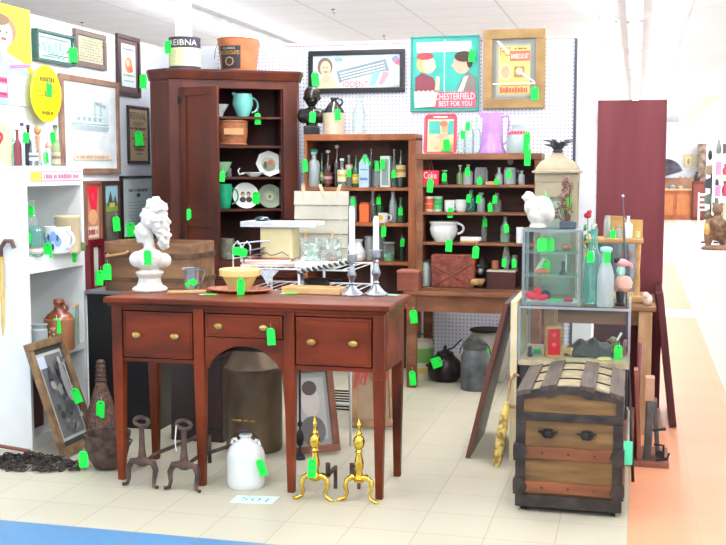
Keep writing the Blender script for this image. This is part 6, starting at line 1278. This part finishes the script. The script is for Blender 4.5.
for i in range(16):
    a = 2*PI*i/16; r_ = .1*(.75+.5*rnd.random()); h_ = .06+.06*rnd.random(); b.tube([(0,0,LT+.115), (.5*r_*math.cos(a), .5*r_*math.sin(a), LT+.115+h_*.6), (r_*math.cos(a), r_*math.sin(a), LT+.115+h_*.65)], [.006,.008,.002], 5)
b.ball((0,0,LT+.125), (.03,.03,.02)); part(b, 'finial', t); tag(t, (-.06, -.125, LT-.1), .05, .1); tag(t, (.06, -.125, LT-.09), .05, .11)
# bottles on the showcase
def onc(px, Y): return XA(px, Y, ux)
bottle('wine_bottle', 'tall aqua bottle with blue lettering on the right of the showcase top', 0, 0, 0, .105, .42, 'wine', aqua, at=(onc(593, 6.03), 6.03, ux), tg=.75)
bottle('frosted_bottle', 'shorter frosted bottle with blue stopper nearest the front edge of the showcase', 0, 0, 0, .09, .32, 'milk', frost, at=(onc(605, 5.95), 5.95, ux), cap='#9fd4e0', tg=1)
bottle('glass_bottle', 'pale glass bottle half hidden behind the tall aqua bottle', 0, 0, 0, .06, .3, 'beer', clear, at=(onc(585.5, 6.2), 6.2, ux))
t = thing('flower_stem', 'single red artificial flower with green leaves beside the white column', 'flower', (onc(586, 6.34), 6.34, ux)); b = MB(greeng); b.lathe([(.02,0), (.025,.05), (.015,.12)], seg=14); part(b, 'vase', t); b = MB(mat('leaf_green', '#4f9a6a', .6)); b.tube([(0,0,.02), (.01,0,.25), (.0,0,.47)], .003, 5)
for i in range(12): a = i*2.1; z = .2+.02*i; b.ball((.025*math.cos(a), .02*math.sin(a), z), (.02,.006,.01), (0,.4,a), seg=8, rings=5)
part(b, 'leaves', t); b = MB(mat('flower_red', '#c83048', .6)); b.ball((0,0,.48), (.022,.022,.018)); b.ball((.01,-.01,.5), (.014,.014,.012)); part(b, 'flower', t)
t = thing('bird_vase', 'figurine of a pink-headed bird on a pink pot with a black base, on the showcase', 'figurine', (onc(620, 6.02), 6.02, ux)); b = MB(black); b.lathe([(.028,0), (.03,.01), (.02,.02), (.026,.07), (.02,.08)], seg=18); part(b, 'base', t); b = MB(mat('pink_ceramic', '#e8b0a0', .3)); b.lathe([(.02,.08), (.045,.1), (.05,.13), (.035,.16), (.02,.165)], c=(.015,0,0), seg=20); part(b, 'pot', t)
b = MB(mat('bird_mint', '#a8e0cc', .35)); b.ball((0,0,.19), (.025,.022,.035)); part(b, 'neck', t); b = MB(mat('bird_pink', '#e89aa0', .35)); b.ball((.005,0,.235), (.035,.025,.024)); b.tube([(.03,0,.235), (.055,0,.225), (.062,0,.205)], [.014,.01,.003], 7); part(b, 'head', t); b = MB(black); b.ball((-.02,0,.25), (.02,.02,.02)); part(b, 'cap', t)
t = thing('fishing_rod', 'thin dark rod leaning against the showcase, its tip above the bottles', 'rod', (XA(637, 5.6, 0)-.02, 5.62, .001)); top = PY(623, 196, 6.55); bb_ = Vector((XA(637, 5.6, 0)-.02, 5.62, .001)); v = top-bb_
b = MB(mat('rod_navy', '#2c3350', .35)); b.tube([v*(i/12) for i in range(4, 13)], [.006]*7+[.004,.003], 6); part(b, 'rod', t); b = MB(black); b.tube([(0,0,0), v*.33], .008, 6); b.tube([v*.42, v*.44], .012, 6); part(b, 'grip', t); b = MB(P('#dfe4ea')); b.ball(v, .008); part(b, 'tip', t)

# ------------------------------------------------------------------ plank table, small shelf on it, panels
pz_ = .79
px0, px1 = -.55, .135
t = thing('plank_table', 'rustic brown plank table behind the showcase', 'table', ((px0+px1)/2, 7.0, 0)); w = (px1-px0)/2
b = MB(crate); b.bb(-w, w, -.35, -.12, pz_-.03, pz_); b.bb(-w, w, -.115, .11, pz_-.03, pz_); b.bb(-w, w, .115, .35, pz_-.03, pz_); part(b, 'top', t, bevel=.003)
for x in (-w+.06, w-.06):
    for y in (-.3, .3): b = MB(mat('pale_leg', '#c9a27c', .6, col2='#a37d58', scale=8, stretch=(2,2,.4))); b.bb(x-.04, x+.04, y-.03, y+.03, 0, pz_-.031); part(b, 'leg', t, bevel=.003)
b = MB(crate); b.bb(-w+.1, w-.1, -.31, -.29, pz_-.12, pz_-.031); part(b, 'apron', t)
hx0, hx1 = XA(580, 6.9, 1.0), XA(641, 6.9, 1.0); hh = PY(620, 239, 6.8).z-pz_
t = thing('tabletop_shelf', 'small wooden tabletop shelf with turned post holding pale bottles', 'shelf', ((hx0+hx1)/2, 6.93, pz_+.001)); w = (hx1-hx0)/2
b = MB(tan); b.bb(-w-.01, w+.01, -.12, .12, hh-.03, hh); part(b, 'top', t, bevel=.008); b = MB(tan); b.bb(-w, w+.05, -.13, .13, 0, .045); part(b, 'base', t, bevel=.008)
for x in (-w+.02, w-.02): b = MB(tan); b.lathe([(.018,.045), (.014,.06), (.018,.1), (.013,.2), (.018,hh-.05), (.016,hh-.03)], (x, -.09, 0), 16); part(b, 'post', t)
b = MB(mat('mirror', '#aeb6b8', .08, .9)); b.bb(-w+.02, w-.02, .09, .1, .046, hh-.031); part(b, 'mirror', t)
zs_ = pz_+hh+.002
xw = XA(623, 6.98, zs_); u = MP(xw, 6.98, zs_)
b = MB(mat('honey_wood', '#d3ad66', .55, col2='#b3874a', scale=6, stretch=(.4,1,2))); pts = [(-19*u,0), (19*u,0), (19*u,17*u), (3*u,17.5*u), (0,20.5*u), (-14*u,21*u), (-19*u,16*u)]; b.prism(pts, -.01, .01); b.bb(-19*u, 19*u, -.04, -.011, 0, .02); single(b, 'wooden_backboard', 'honey-coloured wooden board with curved top behind the pale bottles', 'board', (xw, 7.0, zs_), bevel=.003)
for px, st, g, wp, hp, lb, tgv in ((594, 'wine', clear, 7, 20, 'slim clear bottle with black stripes on the tabletop shelf', 0), (607, 'jar', frost, 6, 22, 'frosty cylinder beside the striped bottle on the tabletop shelf', 0), (612, 'beer', clear, 7, 13, 'small clear bottle with a green tag on the tabletop shelf', .8), (628, 'wine', P('#e9efec'), 9, 22, 'milk-white bottle on the tabletop shelf, right of the board\'s arch', 0), (619, 'apoth', frost, 6, 12, 'short frosty bottle left of the milk-white bottle', 0), (637, 'jar', mat('lime_jar', '#c9cf8a', .4), 6, 7, 'tiny yellow-green jar at the right end of the tabletop shelf', 0)):
    bottle('glass_bottle', lb, px, 6.88, zs_-.001, wp, hp, st, g, tg=tgv, lab=(.3,.34,'#4a4f58','#4a4f58') if px == 594 else None)
xq = XA(648, 6.78, pz_); b = MB(mat('shell_pink', '#e8cfc0', .5)); b.ball((0,0,.035), (.03,.04,.035)); b.ball((-.01,-.02,.06), (.02,.02,.025)); single(b, 'seashell', 'pale pink shell on the right end of the plank table', 'shell', (px1-.05, 6.72, pz_+.001))
b = MB(P('#efe7da')); b.bb(-.04, .04, -.04, .04, 0, .06); single(b, 'white_box', 'small pale box on the plank table just left of the pink shell', 'box', (px1-.14, 6.70+.0, pz_+.001), .2, bevel=.003) if False else None
# tall maroon panel and a leaf leaning
b = MB(maroon); bxa, bxb = XA(595, 7.47, 1), XA(663, 7.47, 1); b.bb(-(bxb-bxa)/2, (bxb-bxa)/2, -.02, .02, 0, PY(630, 100, 7.45).z)
single(b, 'room_divider', 'tall plain maroon wooden panel standing behind the plank table', 'panel', ((bxa+bxb)/2, 7.47, 0), bevel=.003)
pb = Vector((.262, 7.0, 0)); 
b = MB(maroon_d); b.M = Matrix.Rotation(-.12, 4, 'Y'); b.bb(-.022, .022, -.17, .42, .006, .86); single(b, 'table_leaf', 'dark maroon table leaf leaning at the right end of the plank table', 'board', (.262, 7.05, 0), bevel=.003)
# drop leaf table top leaning left of the case
lean = math.atan2(.2, .86)
b = MB(darkw); b.M = Matrix.Rotation(lean, 4, 'Y'); b.bb(-.012, .012, 0, .62, .0, .9); b.m(mat('dark_edge', '#6a3a2a', .4)); b.bb(-.013, .013, -.004, .0, .0, .9); 
single(b, 'folded_table', 'dark brown table top leaning against the left of the glass showcase', 'board', (-.878, 5.86, .004), bevel=.002)
p = PZ(496, 467); t = thing('rolled_umbrella', 'yellow patterned rolled umbrella leaning beside the trunk', 'umbrella', (p.x, p.y, .001)); v = PY(507, 402, 5.82)-Vector((p.x, p.y, 0)); um = mat('umbrella_yellow', '#d9c068', .7, col2='#8a6a3a', scale=26, lo=.42, hi=.55)
b = MB(um); b.tube([v*.0, v*.08, v*.5, v*.92, v], [.012,.024,.028,.022,.01], 12); part(b, 'canopy', t); b = MB(tan); b.tube([v, v*1.35, v*1.35+Vector((.02,0,.03)), v*1.35+Vector((.045,0,.02))], .007, 7); part(b, 'handle', t)
# rack of pieces right of the trunk
p = PZ(646, 467); t = thing('clothes_wringer', 'old wood and iron bench tool on a brown base board right of the trunk', 'tool', (p.x, p.y+.06, 0)); 
b = MB(mat('redbrown_board', '#8f5a48', .55, col2='#6e4234', scale=6)); b.bb(-.115, .12, -.07, .28, .0, .03); part(b, 'base_board', t, bevel=.003)
b = MB(mat('redbrown_plank', '#a06450', .5, col2='#82493a', scale=6, stretch=(2,2,.4))); b.box((-.05,.0,.28), (.022,.1,.5), (0,-.06,0)); part(b, 'upright', t, bevel=.003)
b = MB(mat('pinkish_block', '#c99a80', .6)); b.box((.01,.02,.42), (.05,.09,.13)); part(b, 'block', t, bevel=.003)
b = MB(galv); b.box((.01,.03,.19), (.04,.12,.32), (0,.03,0)); b.box((.05,.06,.2), (.025,.12,.3), (0,-.08,0)); part(b, 'plate', t, bevel=.004)
b = MB(blackiron); b.tube([(.04,-.03,.12), (.09,-.04,.12), (.09,-.04,.05), (.115,-.04,.05)], .007, 6); b.tube([(.03,-.03,.2), (.1,-.03,.21)], .009, 6); b.lathe([(.022,0), (.022,.02)], (.07,-.03,.07), 12, rot=(PI/2,0,0)); b.tube([(.05,-.04,.035), (.11,-.04,.045), (.12,-.04,.08)], .006, 6); part(b, 'crank', t)
t = thing('red_handled_tool', 'pinkish red wooden handle leaning upright behind the bench tool', 'handle', (XA(634, 5.98, 0), 6.0, .001)); b = MB(mat('pink_red_handle', '#8a3a40', .5)); b.tube([(0,0,0), (.02,.06,.66)], .011, 8); part(b, 'shaft', t)
b = MB(mat('aqua_tag_card', '#58e0a8', .6)); b.bb(-.02, .02, -.002, .002, 0, .11); o = single(b, 'hang_tag', 'aqua-green tag hanging beside the right edge of the trunk', 'tag', (tx1+.024, 4.99, .26)); b = MB(P('#e8eee8')); b.tube([(0,0,.11), (.0,.0,.25), (-.012,.0,.27)], .0015, 4); part(b, 'string', o)

# ------------------------------------------------------------------ far end of the room
def far(px, py): return PZ(px, py)
c1 = XA(658, 36.5, 0); c2 = XA(691, 36.5, 0); hy = PY(675, 190.5, 36.5).z
t = thing('counter', 'orange-brown wooden counter with two panels at the far end of the aisle', 'counter', ((c1+c2)/2, 36.7, 0)); w = (c2-c1)/2; cw_ = mat('far_counter', '#b56a3e', .5, col2='#98522c', scale=3)
b = MB(cw_); b.bb(-w, w, -.3, .3, 0, .95); part(b, 'body', t); b = MB(mat('far_counter_top', '#e0b48c', .5)); b.bb(-w-.05, w, -.35, .35, .95, 1.0); part(b, 'top', t)
for x in (-w*.5, w*.5): b = MB(mat('far_panel', '#c67a48', .5)); b.bb(x-.2, x+.2, -.33, -.301, .15, .82); part(b, 'door_panel', t)
b = MB(mat('far_backsplash', '#b08468', .6, col2='#7a5844', scale=2)); b.bb(-1.1, 1.0, -.05, .05, 0, 1.35); single(b, 'back_counter', 'low brown back counter behind the orange-brown counter', 'counter', ((c1+c2)/2, 37.6, 0))
c1, c2 = XA(691.8, 36.2, 0), XA(704, 36.2, 0); w = (c2-c1)/2; t = thing('dark_cabinet', 'dark reddish cabinet beside the far counter', 'cabinet', ((c1+c2)/2, 36.5, 0)); b = MB(mat('far_dark_red', '#6e2c24', .4)); b.bb(-w, w, -.3, .3, 0, 1.25); part(b, 'body', t); b = MB(mat('far_dark_red2', '#8a4038', .4)); b.bb(-w*.8, w*.8, -.33, -.301, .1, 1.15); part(b, 'door', t)
c1, c2 = XA(697.5, 38.3, 1.8), XA(706, 38.3, 1.8); b = MB(mat('far_hutch', '#a08a78', .6, col2='#5f4a40', scale=6)); w = (c2-c1)/2
b.bb(-w, w, -.15, .15, 0, 2.5); single(b, 'tall_cupboard', 'tall narrow brown cupboard against the far wall, behind the dark reddish cabinet', 'cupboard', ((c1+c2)/2, 38.3, 0))
for px, lb in ((688.5, 'left of two small gold-framed pictures on the far wall'), (700, 'right of two small gold-framed pictures on the far wall')):
    x = XA(px, YF-.05, 2); u = MP(x, YF, 2); t = thing('gold_picture', lb, 'picture', (x, YF-.01, PY(px, 167, YF).z)); b = MB(mat('far_gold', '#e6d486', .5)); b.bb(-4*u, 4*u, -.05, 0, 0, 12.5*u); part(b, 'frame', t); b = MB(P('#f2e8c0')); b.rect(-2.8*u, 1.5*u, 2.8*u, 11*u, -.052); b.m(P('#c9a070')); b.oval(0, 5.5*u, 1.2*u, 3*u, -.054); part(b, 'picture', t, flat=True)
x = XA(667, YF-.1, 2); z = PY(667, 176, YF).z; u = MP(x, YF, 2); b = MB(mat('fan_black', '#3c3644', .6, col2='#6a6474', scale=5)); pts = [(17*u*math.cos(a)*1.0, 17*u*math.sin(a)) for a in [PI*(.10+.5*i/12) for i in range(13)]]; b.prism(([(0,0)]+pts)[::-1], -.03, 0); single(b, 'wall_fan', 'large black decorative fan on the far wall', 'fan', (x-1*u, YF-.03, z), flat=False)
rnd = random.Random(12)
for px, py, lb, c in ((675, 180, 'small round grey wall ornament below the black fan', '#b8c2ca'), (680.5, 178, 'small pinkish ornament between the fan and the gold pictures', '#c9a8b4'), (685.5, 179, 'small dark mask ornament under the left gold picture', '#7a6068'), (691.5, 178.5, 'small grey shelf bracket ornament under the right gold picture', '#a8aab0')):
    x = XA(px, YF-.05, 1.5); u = MP(x, YF, 1.5); b = MB(mat('orn_'+c[1:], c, .6)); b.lathe([(2*u,0), (1.4*u,.04), (.4*u,.08)], seg=12, rot=(PI/2,0,0)); b.box((0,-.02,-1.6*u), (2*u,.04,1.6*u)); single(b, 'wall_ornament', lb, 'ornament', (x, YF-.01, PY(px, py, YF).z))
for px, c, lb, hh_ in ((672, '#8a96a0', 'small grey jar on the far counter', .16), (680, '#c9b08a', 'small tan box on the far counter', .12), (697, '#4a3a36', 'small dark jar on the dark reddish cabinet', .3)):
    x = XA(px, 36.5, 1.1); b = MB(mat('far_i_'+c[1:], c, .5)); b.lathe([(.09,0), (.11,hh_*.5), (.05,hh_*.8), (.07,hh_)], seg=12); single(b, 'jar', lb, 'jar', (x, 36.6, 1.001 if px < 690 else 1.251))
# white chair
q = far(706, 216); t = thing('side_chair', 'white slatted chair in front of the far counter', 'chair', (q.x, q.y*.95, 0)); q = t.location; t.location = (XA(705.5, 33, 0), 33, 0)
b = MB(white); b.bb(-.22, .22, -.22, .22, .43, .47); part(b, 'seat', t)
for x in (-.2, .2):
    b = MB(white); b.bb(x-.02, x+.02, -.22, -.18, 0, .43); part(b, 'leg', t); b = MB(white); b.bb(x-.02, x+.02, .18, .22, 0, .95); part(b, 'leg', t)
b = MB(white); 
for z in (.55, .7, .85): b.bb(-.18, .18, .19, .21, z, z+.07)
part(b, 'backrest', t)
# merchandise racks at the right
def rack(px0, px1, Y, H, lb, shelves, cols, seed):
    x0, x1 = XA(px0, Y, .8), XA(px1, Y, .8); w = (x1-x0)/2; t = thing('display_shelves', lb, 'shelves', ((x0+x1)/2, Y, 0)); b = MB(white)
    for x in (-w, w-.03): b.bb(x, x+.03, 0, .5, 0, H)
    part(b, 'upright', t)
    for z in shelves: b = MB(white); b.bb(-w+.03, w-.03, 0, .5, z-.03, z); part(b, 'shelf', t)
    return (x0+x1)/2, w
RX, rw = rack(713, 742, 24.0, 2.1, 'white display shelves with mixed goods, half cut off by the right edge of the photo', (.15, .6, 1.05, 1.5, 1.95), None, 1)
goods = [('folded_textile', 'pink folded textile on the far white shelves', '#ee8fb8', 'cloth'), ('lidded_box', 'dark box on the far white shelves', '#5a5058', 'box'), ('ceramic_vase', 'red vase on the far white shelves', '#c8485c', 'vase'), ('storage_jar', 'cream jar on the far white shelves', '#e8dcc0', 'jar'), ('doll', 'grey-green figurine on the far white shelves', '#7d8a80', 'figurine')]
where = ['at its left end', 'second from the left', 'third from the left', 'fourth from the left']
lev = {.15: 'lowest shelf', .6: 'second lowest shelf', 1.05: 'middle shelf', 1.5: 'second highest shelf', 1.95: 'top board'}
rnd = random.Random(21)
for z in (.6, 1.05, 1.5, 1.95):
    for i in range(4):
        n_, l_, c, ct = goods[(i*2+int(z*10)) % 5]; x = RX-rw+.09+.15*i; hgt = rnd.uniform(.2, .36)
        b = MB(mat('goods_'+c[1:], c, .6))
        if n_ in ('folded_textile', 'lidded_box'): b.bb(-.06, .06, -.12, .12, 0, hgt*.85); b.bb(-.065, .065, -.125, .125, hgt*.85, hgt)
        else: b.lathe([(.04,0), (.065,hgt*.35), (.05,hgt*.6), (.025,hgt*.75), (.04,hgt)], seg=14)
        single(b, n_, l_.split(' on the')[0]+' on the %s of the far shelves, %s' % (lev[z], where[i]), ct, (x, 24.18, z+.002), bevel=.004 if n_ in ('folded_textile', 'lidded_box') else 0)
# carved bear-like figure and lamp post
t = thing('carved_figures', 'brown carved wooden figure group standing before the far white shelves', 'sculpture', (XA(717, 22.9, .5), 22.9, 0)); b = MB(mat('carved_brown', '#8a6a52', .7, col2='#4e3a2e', scale=10, bump=.3)); b.lathe([(.3,0), (.3,.05), (.22,.08)], seg=20); b.ball((0,0,.45), (.17,.15,.28)); b.ball((-.16,-.02,.35), (.1,.1,.3)); b.ball((.12,0,.32), (.1,.1,.27)); b.ball((0,-.03,.82), (.11,.11,.12)); b.ball((-.18,-.03,.7), (.07,.07,.08)); b.tube([(.1,-.05,.6), (.22,-.1,.5), (.18,-.12,.35)], .05, 8); b.tube([(-.1,-.08,.6), (-.02,-.18,.5), (.05,-.16,.4)], .05, 8)
for s in (-1, 1): b.ball((s*.08,0,.93), .035)
part(b, 'figure', t, remesh=.02); b = MB(mat('carved_gold', '#c9a45a', .6)); b.ball((-.2,-.12,.42), (.06,.05,.12)); part(b, 'gilt_panel', t)
t = thing('pole_lamp', 'thin white pole with dark brackets and a small cream shade at the far right', 'lamp', (XA(707.5, 26, 0), 26, 0)); b = MB(white); b.tube([(0,0,0), (0,0,2.3)], .03, 8); part(b, 'pole', t); b = MB(black); b.ball((0,-.05,1.95), (.05,.05,.12)); b.ball((0,-.05,1.6), (.05,.05,.1)); part(b, 'bracket', t); b = MB(mat('cream_shade', '#e8dfa0', .6)); b.lathe([(.22,1.15+.0), (.1,1.4)], (.25,0,.25), 20, cap=False); b.tube([(0,0,1.7), (.25,0,1.7), (.25,0,1.62)], .015, 6); part(b, 'lamp_shade', t)
t = thing('goods_stand', 'dark wire stand of small goods beside the far white shelves', 'stand', (XA(711, 25, .8), 25.0, 0)); b = MB(black); b.tube([(0,0,0), (0,0,1.7)], .025, 8); b.lathe([(.2,0), (.2,.03)], seg=16); part(b, 'pole', t); 
for i, (z, c) in enumerate(((.5,'#3a3f44'), (.85,'#5c6a64'), (1.2,'#33373f'), (1.5,'#8a7a64'))): b = MB(mat('stand_'+c[1:], c, .6)); b.lathe([(.05,z), (.16,z+.02), (.14,z+.2), (.04,z+.24)], seg=14); part(b, 'basket', t)

# ------------------------------------------------------------------ light, world, exposure
wd = bpy.data.worlds.new('ambient_fill'); sc.world = wd; wd.use_nodes = True  # bluish ambient fill added to lift the room, no window behind it
wd.node_tree.nodes['Background'].inputs[0].default_value = (.86, .93, 1, 1); wd.node_tree.nodes['Background'].inputs[1].default_value = .85
sc.view_settings.view_transform = 'Standard'; sc.view_settings.look = 'None'; sc.view_settings.gamma = 1; sc.view_settings.use_curve_mapping = False
sc.view_settings.exposure = .5
sc.cycles.transparent_max_bounces = 24; sc.cycles.max_bounces = 8
